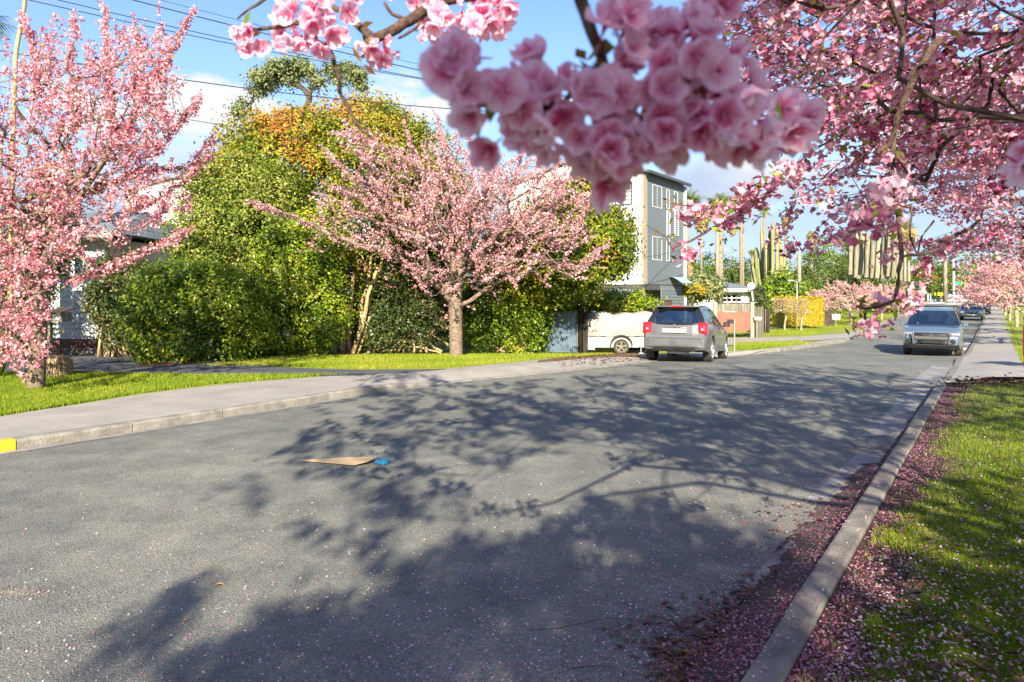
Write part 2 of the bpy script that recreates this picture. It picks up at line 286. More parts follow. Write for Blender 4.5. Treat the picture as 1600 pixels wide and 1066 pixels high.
M = dict(
 asphalt=asphalt_mat('asphalt', (0.118, 0.123, 0.112), (0.196, 0.196, 0.168)),
 drive=asphalt_mat('drive_asphalt', (0.07, 0.075, 0.085), (0.10, 0.10, 0.11), patches=False),
 concrete=simple('footpath_concrete', (0.30, 0.28, 0.245), 0.9, vary=0.12, scale=1.6, bump=0.25, bscale=90),
 kerbc=simple('kerb_concrete', (0.28, 0.26, 0.21), 0.92, vary=0.28, scale=4.5, bump=0.5, bscale=50),
 kerbd=simple('kerb_concrete_weathered', (0.21, 0.19, 0.16), 0.92, vary=0.30, scale=5.5, bump=0.5, bscale=60),
 yellow=simple('yellow_kerb_paint', (0.85, 0.46, 0.02), 0.6, vary=0.15, scale=8),
 white=simple('white_paint', (0.66, 0.65, 0.63), 0.55, vary=0.05, scale=2.0),
 gutter=simple('gutter_concrete', (0.27, 0.26, 0.24), 0.9, vary=0.3, scale=3.0, bump=0.4, bscale=60),
 verge=ground_mat('verge_turf', (0.11, 0.17, 0.015), (0.22, 0.27, 0.03), (0.26, 0.26, 0.06), 0.7, 22),
 verge_r=ground_mat('soil_mixed_turf', (0.06, 0.075, 0.02), (0.11, 0.13, 0.03), (0.07, 0.05, 0.03), 1.2, 26),  # duller turf with soil mixed into its colours
 silt=ground_mat('gutter_silt', (0.07, 0.055, 0.05), (0.13, 0.11, 0.10), (0.05, 0.035, 0.03), 3.0, 45, 0.8),
 soil=ground_mat('soil', (0.055, 0.035, 0.025), (0.11, 0.075, 0.05), (0.03, 0.02, 0.015), 2.5, 40, 1.0),
 litter=ground_mat('litter_ground', (0.12, 0.075, 0.04), (0.30, 0.19, 0.11), (0.08, 0.06, 0.02), 1.5, 18, 1.0),
 land=ground_mat('far_land', (0.07, 0.11, 0.02), (0.12, 0.16, 0.03), (0.15, 0.14, 0.05), 0.1, 3),
 grass=leafmat('grass_blades', [(0, (0.07, 0.13, 0.008)), (0.45, (0.20, 0.29, 0.012)), (0.8, (0.36, 0.40, 0.03)), (1, (0.48, 0.38, 0.11))], 0.45, 0.5),
 petal=leafmat('petals', [(0, (0.12, 0.04, 0.05)), (0.3, (0.40, 0.09, 0.17)), (0.65, (0.56, 0.29, 0.36)), (1, (0.78, 0.62, 0.67))], 0.35, 0.6, 0.2),
 petal_near=leafmat('petals_near', [(0, (0.60, 0.04, 0.18)), (0.22, (0.85, 0.31, 0.51)), (0.5, (0.95, 0.68, 0.79)), (1, (0.97, 0.83, 0.89))], 0.6, 0.6, 0.2),
 petal_warm=leafmat('petals_warm_pink', [(0, (0.50, 0.10, 0.14)), (0.3, (0.72, 0.27, 0.32)), (0.65, (0.80, 0.43, 0.47)), (1, (0.86, 0.60, 0.62))], 0.3, 0.6, 0.2),  # warmer pinks of the left cherry
 petal_pale=leafmat('petals_pale', [(0, (0.46, 0.16, 0.16)), (0.3, (0.66, 0.32, 0.34)), (0.65, (0.76, 0.45, 0.48)), (1, (0.84, 0.62, 0.64))], 0.3, 0.6, 0.2),
 petal_bough=leafmat('petals_bough', [(0, (0.30, 0.02, 0.07)), (0.25, (0.55, 0.13, 0.24)), (0.55, (0.76, 0.38, 0.48)), (1, (0.92, 0.68, 0.73))], 0.38, 0.6, 0.2),  # deep pinks put the canopy's own shade into the petal colour
 young=leafmat('young_leaf', [(0, (0.20, 0.07, 0.03)), (0.4, (0.22, 0.14, 0.02)), (0.7, (0.20, 0.30, 0.03)), (1, (0.36, 0.40, 0.05))], 0.4),
 leaf_dome=leafmat('leaf_yellow_green', [(0, (0.04, 0.075, 0.006)), (0.35, (0.13, 0.19, 0.010)), (0.68, (0.30, 0.31, 0.018)), (0.86, (0.40, 0.30, 0.03)), (1, (0.42, 0.16, 0.04))], 0.3),
 leaf_olive=leafmat('leaf_olive', [(0, (0.04, 0.075, 0.012)), (0.4, (0.13, 0.19, 0.02)), (0.8, (0.33, 0.37, 0.05)), (1, (0.44, 0.40, 0.15))], 0.4),
 leaf_green=leafmat('leaf_green', [(0, (0.025, 0.06, 0.008)), (0.45, (0.12, 0.20, 0.010)), (0.85, (0.30, 0.39, 0.02)), (1, (0.44, 0.42, 0.05))], 0.38, 0.4, 0.5),
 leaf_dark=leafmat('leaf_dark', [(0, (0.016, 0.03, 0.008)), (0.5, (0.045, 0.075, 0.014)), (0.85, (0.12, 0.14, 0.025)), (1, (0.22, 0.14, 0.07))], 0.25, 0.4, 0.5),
 leaf_bush=leafmat('leaf_background', [(0, (0.04, 0.07, 0.012)), (0.5, (0.10, 0.14, 0.024)), (1, (0.21, 0.22, 0.05))], 0.3),
 leaf_yellow=leafmat('leaf_golden', [(0, (0.20, 0.16, 0.01)), (0.5, (0.40, 0.29, 0.01)), (1, (0.55, 0.40, 0.03))], 0.3),
 leaf_grey=leafmat('leaf_grey_green', [(0, (0.09, 0.12, 0.05)), (0.5, (0.20, 0.24, 0.09)), (1, (0.36, 0.36, 0.14))], 0.3),
 leaf_palm=leafmat('leaf_palm', [(0, (0.08, 0.12, 0.02)), (0.6, (0.22, 0.26, 0.04)), (1, (0.45, 0.36, 0.10))], 0.3),
 deadleaf=leafmat('dead_leaf', [(0, (0.05, 0.022, 0.012)), (0.5, (0.14, 0.06, 0.03)), (0.85, (0.28, 0.13, 0.06)), (1, (0.42, 0.19, 0.05))], 0.15),
 grit=leafmat('sand_grit', [(0, (0.16, 0.15, 0.13)), (1, (0.34, 0.31, 0.25))], 0.0, 0.9),
 straw=leafmat('dry_stems', [(0, (0.22, 0.15, 0.07)), (1, (0.50, 0.38, 0.20))], 0.2),
 bark=bark_mat('cherry_bark', (0.08, 0.055, 0.04), (0.28, 0.215, 0.155), 7, 3.5),
 bark_pale=bark_mat('pale_bark', (0.16, 0.12, 0.07), (0.50, 0.42, 0.27), 8, 0.6),
 bark_dark=bark_mat('dark_twig', (0.035, 0.025, 0.022), (0.13, 0.095, 0.075), 20, 1),
 bark_near=bark_mat('near_twig', (0.05, 0.03, 0.028), (0.21, 0.14, 0.10), 90, 1),
 bark_tan=bark_mat('tan_bark', (0.22, 0.15, 0.07), (0.55, 0.42, 0.22), 6, 0.5),
 palmtrunk=bark_mat('palm_trunk', (0.13, 0.11, 0.075), (0.29, 0.25, 0.18), 3, 6),
 pole=bark_mat('pole_timber', (0.16, 0.13, 0.10), (0.34, 0.29, 0.22), 8, 0.15),
 poledark=bark_mat('tarred_pole', (0.012, 0.010, 0.009), (0.045, 0.038, 0.03), 8, 0.15),
 fencewood=bark_mat('fence_timber', (0.11, 0.105, 0.075), (0.25, 0.225, 0.16), 9, 0.12),
 fencedark=bark_mat('dark_timber', (0.035, 0.025, 0.02), (0.09, 0.065, 0.05), 9, 0.2),
 red=simple('red_board_paint', (0.62, 0.10, 0.055), 0.6, vary=0.18, scale=3),
 redsign=simple('red_sign_paint', (0.62, 0.03, 0.025), 0.4, vary=0.1, scale=3),
 beige=simple('beige_paint', (0.32, 0.265, 0.20), 0.7, vary=0.08),
 greywall=simple('grey_cladding', (0.13, 0.155, 0.165), 0.7, vary=0.06),
 whiteboard=simple('white_cladding', (0.82, 0.81, 0.78), 0.6, vary=0.04, scale=1.2),
 blueboard=simple('painted_weatherboard', (0.66, 0.68, 0.68), 0.6, vary=0.08, scale=1.2, dirt=(0.5, 0.51, 0.5)),
 darkwall=simple('dark_soffit', (0.07, 0.065, 0.06), 0.8),
 roofgrey=simple('grey_roof', (0.16, 0.19, 0.20), 0.6, vary=0.12, scale=2),
 rooflight=simple('weathered_roof', (0.27, 0.28, 0.27), 0.7, vary=0.15, scale=2),
 frame=simple('dark_joinery', (0.06, 0.065, 0.07), 0.5),
 galv=simple('corrugated_steel', (0.22, 0.29, 0.35), 0.42, metal=0.35, vary=0.1, scale=2),
 tarp=simple('canvas_cover', (0.42, 0.395, 0.34), 0.85, vary=0.10, scale=2.3, bump=0.7, bscale=6, dirt=(0.30, 0.255, 0.19)),
 trailer=simple('trailer_panel', (0.48, 0.455, 0.40), 0.5, vary=0.08, scale=1.5, dirt=(0.5, 0.46, 0.38)),
 rubber=simple('tyre_rubber', (0.028, 0.026, 0.024), 0.85, vary=0.3, scale=9, dirt=(0.06, 0.05, 0.04)),
 alloy=simple('alloy_rim', (0.62, 0.61, 0.60), 0.3, metal=0.8, vary=0.1),
 plastic=simple('black_plastic', (0.022, 0.022, 0.024), 0.5, vary=0.2),
 interior=simple('car_interior', (0.05, 0.052, 0.055), 0.8),
 seat=simple('car_seat', (0.14, 0.14, 0.14), 0.8),
 chrome=simple('chrome', (0.75, 0.75, 0.75), 0.12, metal=1.0, vary=0.02),
 plate=simple('blank_plate', (0.26, 0.265, 0.26), 0.5, vary=0.04),
 lampred=simple('red_lamp', (0.60, 0.012, 0.018), 0.15, vary=0.12, scale=14, coat=1.0),
 lampclear=simple('clear_lamp', (0.42, 0.40, 0.36), 0.12, metal=0.3, vary=0.2, scale=14, coat=1.0),
 silver=carpaint('silver_paint', (0.125, 0.124, 0.118), 0.35, 0.34),
 bluesilver=carpaint('blue_silver_paint', (0.15, 0.205, 0.26), 0.5, 0.3),
 darkpaint=carpaint('dark_green_paint', (0.05, 0.075, 0.085), 0.5),
 blackpaint=carpaint('black_paint', (0.02, 0.02, 0.025), 0.4),
 redpaint=carpaint('red_paint', (0.62, 0.03, 0.03), 0.2),
 whitepaint=carpaint('white_car_paint', (0.75, 0.75, 0.74), 0.0),
 glass=glassmat('car_glass'), winglass=glassmat('window_glass', (0.28, 0.33, 0.36), 0.16),
 brick=None, card=simple('kraft_card', (0.50, 0.35, 0.19), 0.8, vary=0.12, scale=8), bluecard=simple('blue_plastic_film', (0.03, 0.26, 0.44), 0.4, vary=0.25, scale=30),
 black=simple('black_cable', (0.015, 0.015, 0.016), 0.6), metal=simple('galvanised_pole', (0.50, 0.50, 0.48), 0.45, metal=0.4),
 signyellow=simple('sign_yellow', (0.85, 0.52, 0.01), 0.5), signgreen=simple('sign_green', (0.02, 0.30, 0.14), 0.5), orange=simple('orange_paint', (0.85, 0.30, 0.02), 0.5),
 cactus=leafmat('cactus_skin', [(0, (0.08, 0.11, 0.03)), (0.5, (0.22, 0.22, 0.08)), (1, (0.36, 0.32, 0.18))], 0.0, 0.7),
 cactus_pale=leafmat('pale_cactus_skin', [(0, (0.12, 0.11, 0.065)), (0.5, (0.23, 0.205, 0.135)), (1, (0.33, 0.30, 0.21))], 0.0, 0.7),
)
def brick_mat():
    m, nt, N, L, out = newmat('brick_footing'); b = N.new('ShaderNodeBsdfPrincipled'); L.new(b.outputs[0], out.inputs[0]); b.inputs['Roughness'].default_value = 0.9
    tc = N.new('ShaderNodeTexCoord'); n = N.new('ShaderNodeTexNoise'); n.inputs['Scale'].default_value = 7; L.new(tc.outputs['Object'], n.inputs['Vector'])
    r = N.new('ShaderNodeValToRGB'); r.color_ramp.elements[0].color = (0.12, 0.05, 0.04, 1); r.color_ramp.elements[1].color = (0.30, 0.13, 0.10, 1); L.new(n.outputs['Fac'], r.inputs[0]); L.new(r.outputs[0], b.inputs['Base Color'])
    return m
M['brick'] = brick_mat()
# ------------------------------------------------------------------ ground, road, kerbs, paths
def resample(pts, n):
    pts = np.asarray(pts, float); d = np.r_[0, np.cumsum(np.linalg.norm(np.diff(pts[:, :2], axis=0), axis=1))]
    t = np.linspace(0, d[-1], n); return np.stack([np.interp(t, d, pts[:, i]) for i in range(pts.shape[1])], 1)
def pxline(pts, h=0.0): return np.array([Gd(x, y, h) for x, y in pts])
def sheet(name, A, B, n, m, h, mat, parent=None, pw=1.0, obj=True, hA=None):
    A = resample(A, n); B = resample(B, n); t = np.linspace(0, 1, m)**pw
    G = A[:, None, :2]*(1-t)[None, :, None]+B[:, None, :2]*t[None, :, None]
    Z = zg(G[..., 1])+h
    if hA is not None: Z = Z+(hA(A[:, 1])[:, None])*(1-np.clip(t*2.2, 0, 1))[None, :]
    V = np.concatenate([G, Z[..., None]], 2).reshape(-1, 3)
    i, j = np.meshgrid(np.arange(n-1), np.arange(m-1), indexing='ij'); a = (i*m+j).ravel()
    Fc = np.stack([a, a+m, a+m+1, a+1], 1)
    # face up
    p = V[Fc[0]]; 
    if np.cross(p[1]-p[0], p[2]-p[0])[2] < 0: Fc = Fc[:, ::-1]
    return mk(name, V, np.ascontiguousarray(Fc), mat, parent)
def struct(o): o['kind'] = 'structure'; return o

# big base sheet
xs = np.r_[np.linspace(-400, -60, 12), np.linspace(-50, 80, 27), np.linspace(100, 900, 20)]
ys = np.r_[np.linspace(-120, -10, 8), np.linspace(0, 130, 66), np.linspace(140, 1500, 30)]
GX, GY = np.meshgrid(xs, ys, indexing='ij'); V = np.stack([GX, GY, zg(GY)-0.06], 2).reshape(-1, 3)
i, j = np.meshgrid(np.arange(len(xs)-1), np.arange(len(ys)-1), indexing='ij'); a = (i*len(ys)+j).ravel(); m_ = len(ys)
struct(mk('ground', V, np.stack([a, a+m_, a+m_+1, a+1], 1), M['land']))

KH = 0.12
# left kerb line (road side, foot of kerb), from pixels, extended behind the camera and to the crossroads
LKpx = [(0, 708), (100, 693), (200, 677), (400, 645), (520, 625), (600, 612), (660, 603), (820, 587), (1000, 568), (1140, 557), (1250, 546), (1320, 535), (1372, 512), (1408, 495), (1428, 487)]
LK = pxline(LKpx)[:, :2]
d0 = (LK[0]-LK[2]); d0 /= np.linalg.norm(d0)
LK = np.vstack([LK[0]+d0*30, LK[0]+d0*12, LK[0]+d0*4, LK])
RKd = np.array([0.7085, 1.0]); RK0 = np.array([0.912, 2.79])
RKx = lambda Y: RK0[0]+RKd[0]*(Y-RK0[1])
RK = np.array([[RKx(y), y] for y in (-22, -8, 0, 3, 8, 12, 16, 20, 26, 34, 50, 70, 90, 104)])
def crossx(p): return p
LKr = np.vstack([LK, [[LK[-1][0]+6, LK[-1][1]+14]]]); RKr = RK
struct(sheet('road', LKr, RKr, 170, 40, 0.0, M['asphalt']))
# crossroads far beyond
cA = np.array([[20, 112], [58, 100], [74, 104], [140, 80.]]); cB = np.array([[20, 190], [70, 175], [110, 160], [190, 120.]])
struct(sheet('cross_road', cA+[0, 0], cB, 40, 30, 0.01, M['asphalt']))

# perpendicular offset of a polyline to its left
def offset(L, d):
    L = np.asarray(L); t = np.gradient(L, axis=0); t /= np.linalg.norm(t, axis=1)[:, None]; n = np.stack([-t[:, 1], t[:, 0]], 1); return L+n*d
# gutter channels along the kerbs
def strip_along(name, L, d0, d1, h, mat, n=160, m=4): return struct(sheet(name, offset(L, d0), offset(L, d1), n, m, h, mat))
LKn = resample(LKr, 60); RKn = resample(RKr, 60)
sel = LKn[:, 1] < 13.2
strip_along('gutter_strip', LKn[LKn[:, 1] < 14], -0.13, 0.0, 0.006, M['gutter'])
for (y0, y1, w) in ((3.9, 4.7, .36), (5.6, 7.3, .42), (8.2, 12.4, .45), (13.0, 17.0, 0.5)):
    q = np.array([[RKx(y), y] for y in np.linspace(y0, y1, 8)])
    struct(sheet('gutter_slab', q, np.c_[q[:, 0]-w/0.816*np.linspace(1, .8, 8), q[:, 1]], 12, 4, 0.006, M['gutter']))

def silt(name):
    A_ = RB(-0.001, yS); B_ = RB(-0.34, yS); V = []; Fc = []; n_ = 240; a_ = resample(A_, n_); b_ = resample(B_, n_)
    for i in range(n_):
        k_ = (.75+.25*math.sin(a_[i][1]*2.1)+.12*math.sin(a_[i][1]*7))*float(np.interp(a_[i][1], [2, 5.5, 7.5], [1, .8, .15]))
        for t_, h_ in ((0, .088), (.12, .078), (.35, .040), (.7, .012), (1.0, -.004)): q_ = a_[i]*(1-t_)+b_[i]*t_; V.append((q_[0], q_[1], float(zg(q_[1]))+h_*(k_ if t_ > .2 else .3+.7*k_)-(.012 if k_ < .3 else 0)+rng.normal(0, .002)))
    for i in range(n_-1):
        for j in range(4): Fc.append((i*5+j, i*5+j+1, (i+1)*5+j+1, (i+1)*5+j))
    return struct(mk(name, V, Fc, M['silt'], smooth=True))
# kerbs built of cast sections
def kerb(L, y0, y1, side, step, matf, label, width=0.15, drop=None, grp=None):
    root = bpy.data.objects.new('kerb', None); COL.objects.link(root); root['kind'] = 'structure'
    L = np.asarray(L); d = np.r_[0, np.cumsum(np.linalg.norm(np.diff(L, axis=0), axis=1))]
    s0 = np.interp(y0, L[:, 1], d); s1 = np.interp(y1, L[:, 1], d); s = s0; k = 0
    pt = lambda t: np.array([np.interp(t, d, L[:, 0]), np.interp(t, d, L[:, 1])])
    root.location = (*pt(s0), 0); ro = np.array([*pt(s0), 0])
    while s < s1-0.05:
        e = min(s+step*(1+0.0*rng.random()), s1); nn = max(2, int((e-s)/0.5)+1); tt = np.linspace(s+0.006, e-0.006, nn); V = []; Fc = []
        jog = rng.normal(0, 0.004, 2)
        for q in tt:
            p = pt(q); tg = pt(q+0.05)-pt(q-0.05); tg /= np.linalg.norm(tg); n = np.array([-tg[1], tg[0]])*side
            h = KH if drop is None else KH*float(np.interp(q, *drop)) if False else KH
            if drop is not None: h = KH*float(np.interp(p[1], drop[0], drop[1]))
            z = zg(p[1])
            for a, b in ((0.0, -0.05), (0.0, h-0.025), (0.012, h-0.006), (0.03, h), (width-0.012, h), (width, h-0.012), (width, -0.05)):
                w = p+n*(a+jog[0]); V.append([w[0]-ro[0], w[1]-ro[1], z+b+(jog[1] if b > 0.02 else 0)])
        for a in range(nn-1):
            for b in range(6): Fc.append((a*7+b, (a+1)*7+b, (a+1)*7+b+1, a*7+b+1))
        Fc.append(tuple(range(7))); Fc.append(tuple(range(nn*7-1, nn*7-8, -1)))
        mk('kerb_section', V, Fc, matf(k, pt((s+e)/2)), root); s = e; k += 1
    return root
p18 = 7.47
kerb(LK, -2.0, p18, 1, 1.3, lambda k, p: M['yellow'], '')
kerb(LK, p18, 17.0, 1, 1.22, lambda k, p: M['kerbc'], '', drop=([0, 12.2, 13.0, 16.6, 17.0], [1, 1, .12, .12, .12]))
kerb(LK, 17.0, 92, 1, 2.4, lambda k, p: M['kerbc'], '', drop=([0, 25.0, 26, 200], [.12, .12, 1, 1]))
kerb(RK, -4, 12.3, -1, 1.52, lambda k, p: M['kerbd'], '')
kerb(RK, 13.5, 96, -1, 2.4, lambda k, p: M['kerbd'], '', drop=([0, 14.5, 17, 19, 300], [.15, .15, .15, .8, 1]))

# left footpath: kerb back edge to its inner edge
INpx = [(0, 652), (200, 618), (330, 601), (400, 596), (520, 587), (660, 580), (800, 567), (960, 554), (1080, 551), (1180, 547), (1250, 539), (1320, 526), (1372, 506), (1404, 492), (1424, 484)]
IN = pxline(INpx, KH)[:, :2]
IN = np.vstack([IN[0]+d0*30, IN[0]+d0*12, IN[0]+d0*4, IN])
KB = offset(resample(LK, 80), 0.15)
fp = struct(sheet('footpath', KB, resample(IN, 80), 220, 12, KH-0.003, M['concrete'], hA=lambda y: -KH*(1-np.interp(y, [0, 12.2, 13.0, 25.0, 26, 200], [1, 1, .14, .14, 1, 1]))))
# expansion joints of the footpath as shallow dark grooves between slabs: thin recessed strips
Lr = resample(KB, 400); Ir = resample(IN, 400)
jm = MB()
for k in range(10, 392, 26):
    a, b = Lr[k], Ir[k]
    if a[1] < 3 or a[1] > 12: continue
    t = (Lr[k+1]-Lr[k]); t = t/np.linalg.norm(t)*0.006
    q = [(*(a-t), zg(a[1])+KH+0.001), (*(b-t), zg(b[1])+KH+0.001), (*(b+t), zg(b[1])+KH+0.001), (*(a+t), zg(a[1])+KH+0.001)]
    jm.add(q, [(3, 2, 1, 0)])
jt = jm.build('footpath_joints', M['soil']); struct(jt)
# left verge turf
VL = resample(IN, 80)
OUT = np.array([[-60, -30], [-60, 10], [-45, 40], [-20, 70], [10, 100], [30, 125.]])
struct(sheet('left_verge', VL, resample(OUT, 80), 150, 110, KH-0.012, M['verge'], pw=1.8))
# right: soil strip, verge, footpath
RB = lambda d, ys: np.array([[RKx(y)+d/0.816, y] for y in ys])
yN = np.linspace(-14, 12.6, 40)
struct(sheet('soil_strip', RB(0.14, yN), RB(0.50, yN), 120, 8, KH-0.035, M['soil']))
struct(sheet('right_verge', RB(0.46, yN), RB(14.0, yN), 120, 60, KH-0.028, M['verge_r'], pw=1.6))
yS = np.linspace(-4, 12.3, 60); silt('gutter_silt')
yP = np.linspace(13.2, 98, 60)
struct(sheet('right_footpath', RB(0.15, yP), RB(1.55, yP), 160, 10, KH-0.004, M['concrete'], hA=lambda y: -KH*(1-np.interp(y, [0, 14.5, 17, 19, 300], [.12, .12, .15, .8, 1]))))
struct(sheet('far_right_verge', RB(1.53, yP), RB(30, yP), 120, 60, KH-0.02, M['verge'], pw=1.6))
yA = np.linspace(12.35, 14.9, 12)
struct(sheet('driveway_apron', RB(0.0, yA), RB(14.0, yA-0.5), 30, 60, KH-0.010, M['concrete'], hA=lambda y: -KH*.9*np.clip((y-12.3)/.7, 0, 1)))
# driveways on the left
def pxsheet(name, top, bot, h, mat, n=60, m=10): return struct(sheet(name, pxline(top, h), pxline(bot, h), n, m, h, mat))
pxsheet('driveway', [(-150, 552), (105, 553), (250, 552), (430, 574), (560, 578), (700, 577)], [(-150, 580), (80, 582), (330, 585), (430, 586), (520, 587.5), (640, 582)], KH+0.004, M['drive'])
pxsheet('side_driveway', [(1090, 529.5), (1180, 527.5), (1250, 526.5), (1320, 521), (1345, 516)], [(1090, 540), (1160, 539), (1225, 534.5), (1290, 531), (1335, 527)], KH+0.012, M['concrete'])
# leaf-litter ground under the hedges
pxsheet('litter_bed', [(215, 560), (400, 545), (545, 538), (700, 538), (850, 532), (905, 531)], [(215, 574), (400, 561), (520, 558), (700, 549), (850, 541.5), (900, 540.5)], KH+0.005, M['litter'])
pxsheet('footpath_edge_litter', [(840, 563.5), (960, 553), (990, 551)], [(840, 566), (960, 557), (1000, 556)], KH+0.006, M['litter'], 20, 4)

# concrete islands and kerb of the crossroads
mb = MB()
for (x0, y0, x1, y1, w) in ((1440, 474.5, 1466, 473.5, 2.0), (1486, 476.5, 1512, 474, 1.6)):
    a = Gd(x0, y0); b = Gd(x1, y1); d = (b-a)[:2]; L_ = np.linalg.norm(d); ux = np.array([d[0]/L_, d[1]/L_, 0]); uy = np.array([-ux[1], ux[0], 0])
    c = (a+b)/2; mb.obox(c+[0, 0, .07], ux, uy, (0, 0, 1), L_/2, w/2, .09)
struct(mb.build('traffic_island', M['white']))
mb = MB(); a = Gd(1440, 470.5); b = Gd(1530, 470.5)
d = (b-a)[:2]; L_ = np.linalg.norm(d); ux = np.array([d[0]/L_, d[1]/L_, 0]); mb.obox((a+b)/2+[0, 0, .1], ux, (-ux[1], ux[0], 0), (0, 0, 1), L_/2, 1.0, .16)
struct(mb.build('far_kerb', M['white']))
# painted edge mark near the parked car
mb = MB()
for (x0, y0, x1, y1) in ((1502, 539, 1514, 536), (1497, 547, 1508, 544)):
    a, b = Gd(x0, y0, .01), Gd(x1, y0, .01); c, d = Gd(x1+4, y1, .01), Gd(x0+7, y1, .01); mb.add([a, b, c, d], [(0, 1, 2, 3)])
struct(mb.build('paint_mark', M['white']))
# ------------------------------------------------------------------ vegetation generators
def unit(v): return v/(np.linalg.norm(v, axis=-1, keepdims=True)+1e-9)
def rdir(n): return unit(rng.normal(size=(n, 3)))
def leaf_mesh(name, C, N_, size, mat, parent, var, aspect=0.55, kind='rhomb', jitter=0.3):
    """a cloud of small leaf faces: centres C, facing N_, half-length size"""
    n = len(C); t = unit(np.cross(N_, rdir(n))); b = unit(np.cross(N_, t)); s = (np.asarray(size)*(1+jitter*(rng.random(n)-0.5)*2))[:, None] if np.ndim(size) == 0 else size[:, None]
    V = np.stack([C-t*s, C-b*s*aspect+t*s*.1, C+t*s, C+b*s*aspect+t*s*.1], 1).reshape(-1, 3)
    return mk(name, V, np.arange(4*n).reshape(n, 4), mat, parent, var=np.clip(var, 0, 1))
def flower_mesh(name, C, N_, size, mat, parent, var, petals=5, obj=True):
    """five-petalled blossoms, each petal two faces"""
    n = len(C); t = unit(np.cross(N_, rdir(n))); b = np.cross(N_, t); s = (size*(0.8+0.4*rng.random(n)))[:, None]; VV = []; cup = 0.45
    for k in range(petals):
        a0 = 2*math.pi*k/petals; 
        e = t*math.cos(a0)+b*math.sin(a0); f = -t*math.sin(a0)+b*math.cos(a0)
        o = C+N_*s*0.0; mL = C+e*s*.55+f*s*.42+N_*s*cup*.55; mR = C+e*s*.55-f*s*.42+N_*s*cup*.55; tip = C+e*s*1.0+N_*s*cup*(.7+.5*rng.random((n, 1)))
        VV.append(np.stack([o, mR, tip, mL], 1))
    V = np.concatenate(VV, 1).reshape(-1, 3); q = n*petals; Fc = np.arange(4*q).reshape(q, 4)
    v = np.repeat(var, petals)+rng.normal(0, .10, q)
    return mk(name, V, Fc, mat, parent, var=np.clip(v, 0, 1), obj=obj)
def lob(lobes, Y):
    """pixel lobes (px, py, rx, ry, dY=0, depth=None) to world ellipsoids"""
    out = []
    for l in lobes:
        px, py, rx, ry = l[:4]; dY = l[4] if len(l) > 4 else 0; y = Y+dY; dep = l[5] if len(l) > 5 else min(rx, ry*1.2)*y/F
        out.append((P(px, py, y), np.array([rx*y/F, dep, ry*y/F])))
    return out
def fill_lobes(L, n, clump=0.25, per=40, shell=(0.72, 1.04), inside=0.15, floor=None):
    """clumped points near the surfaces of ellipsoids; returns centres, outward normals, clump ids, height share"""
    w = np.array([(r[0]*r[1]+r[1]*r[2]+r[0]*r[2]) for c, r in L]); w = w/w.sum(); nc = max(8, n//per)
    idx = rng.choice(len(L), nc, p=w); Cc = np.array([L[i][0] for i in idx]); Rr = np.array([L[i][1] for i in idx]); d = rdir(nc)
    rad = shell[0]+(shell[1]-shell[0])*rng.random(nc)**0.6; ins = rng.random(nc) < inside; rad[ins] *= rng.random(ins.sum())
    bump = 1+0.10*np.sin(d[:, 0]*5+Cc[:, 0])+0.10*np.sin(d[:, 2]*7+d[:, 1]*4+Cc[:, 2]*3)
    p = Cc+d*Rr*(rad*bump)[:, None]
    keep = np.ones(nc, bool)
    for c, r in L:
        q = np.linalg.norm((p-c)/r, axis=1); keep &= ~(q < 0.62) | (rng.random(nc) < 0.12)
    if floor is not None: keep &= p[:, 2] > floor(p)
    p = p[keep]; d = d[keep]; k = len(p); per2 = max(1, n//max(k, 1)); cid = np.repeat(np.arange(k), per2)
    cs = clump*(0.6+0.8*rng.random(k)); C = p[cid]+rng.normal(size=(k*per2, 3))*cs[cid][:, None]*np.array([1, 1, .8])
    Nn = unit(d[cid]*0.6+unit(C-p[cid])*0.6+rng.normal(size=(k*per2, 3))*0.55+np.array([0, 0, .35]))
    if floor is not None: C[:, 2] = np.maximum(C[:, 2], floor(C)+0.03)
    return C, Nn, cid, k
def skeleton(base, targets, step=0.3, jit=0.06, droop=0.0, stems=None):
    """grow a branching skeleton from trunk points to all targets"""
    pos = [np.array(p, float) for p in base]; par = [-1]+list(range(len(base)-1))
    if stems:
        for st in stems:
            prev = st[0] if isinstance(st[0], int) else 0
            for q in st[1:]: pos.append(np.array(q, float)); par.append(prev); prev = len(pos)-1
    pos = np.array(pos); par = list(par); targets = np.asarray(targets); o = np.argsort(np.linalg.norm(targets-pos[len(base)-1], axis=1)); ends = np.zeros(len(targets), int)
    cap = len(pos)+40*len(targets); A = np.zeros((cap, 3)); A[:len(pos)] = pos; D = np.zeros((cap, 3)); n = len(pos); D[:n] = [0, 0, 1]
    for i in range(1, n): D[i] = unit(A[i]-A[par[i]])
    nb = max(1, len(base)//2)
    for ti in o:
        T = targets[ti]; v = T-A[:n]; dist = np.linalg.norm(v, axis=1)+1e-6; cs = (v*D[:n]).sum(1)/dist
        cost = dist*(1+0.55*(1-cs)); cost[:nb] += 0.8*dist[:nb]
        j = int(np.argmin(cost)); L_ = dist[j]; k = max(1, int(round(L_/step))); k = min(k, 36); p0 = A[j]; prev = j
        bend = rng.normal(size=3)*L_*0.07+np.array([0, 0, L_*0.06]); d0_ = D[j]*L_*0.35
        for s_ in range(1, k+1):
            t = s_/k; q = p0*(1-t)+T*t+(bend+d0_)*(t*(1-t))*1.4+(rng.normal(size=3)*jit*step if s_ < k else 0)
            if n >= cap-2: break
            A[n] = q; par.append(prev); D[n] = unit(q-A[prev]); prev = n; n += 1
        ends[ti] = prev
    return A[:n], np.array(par), ends
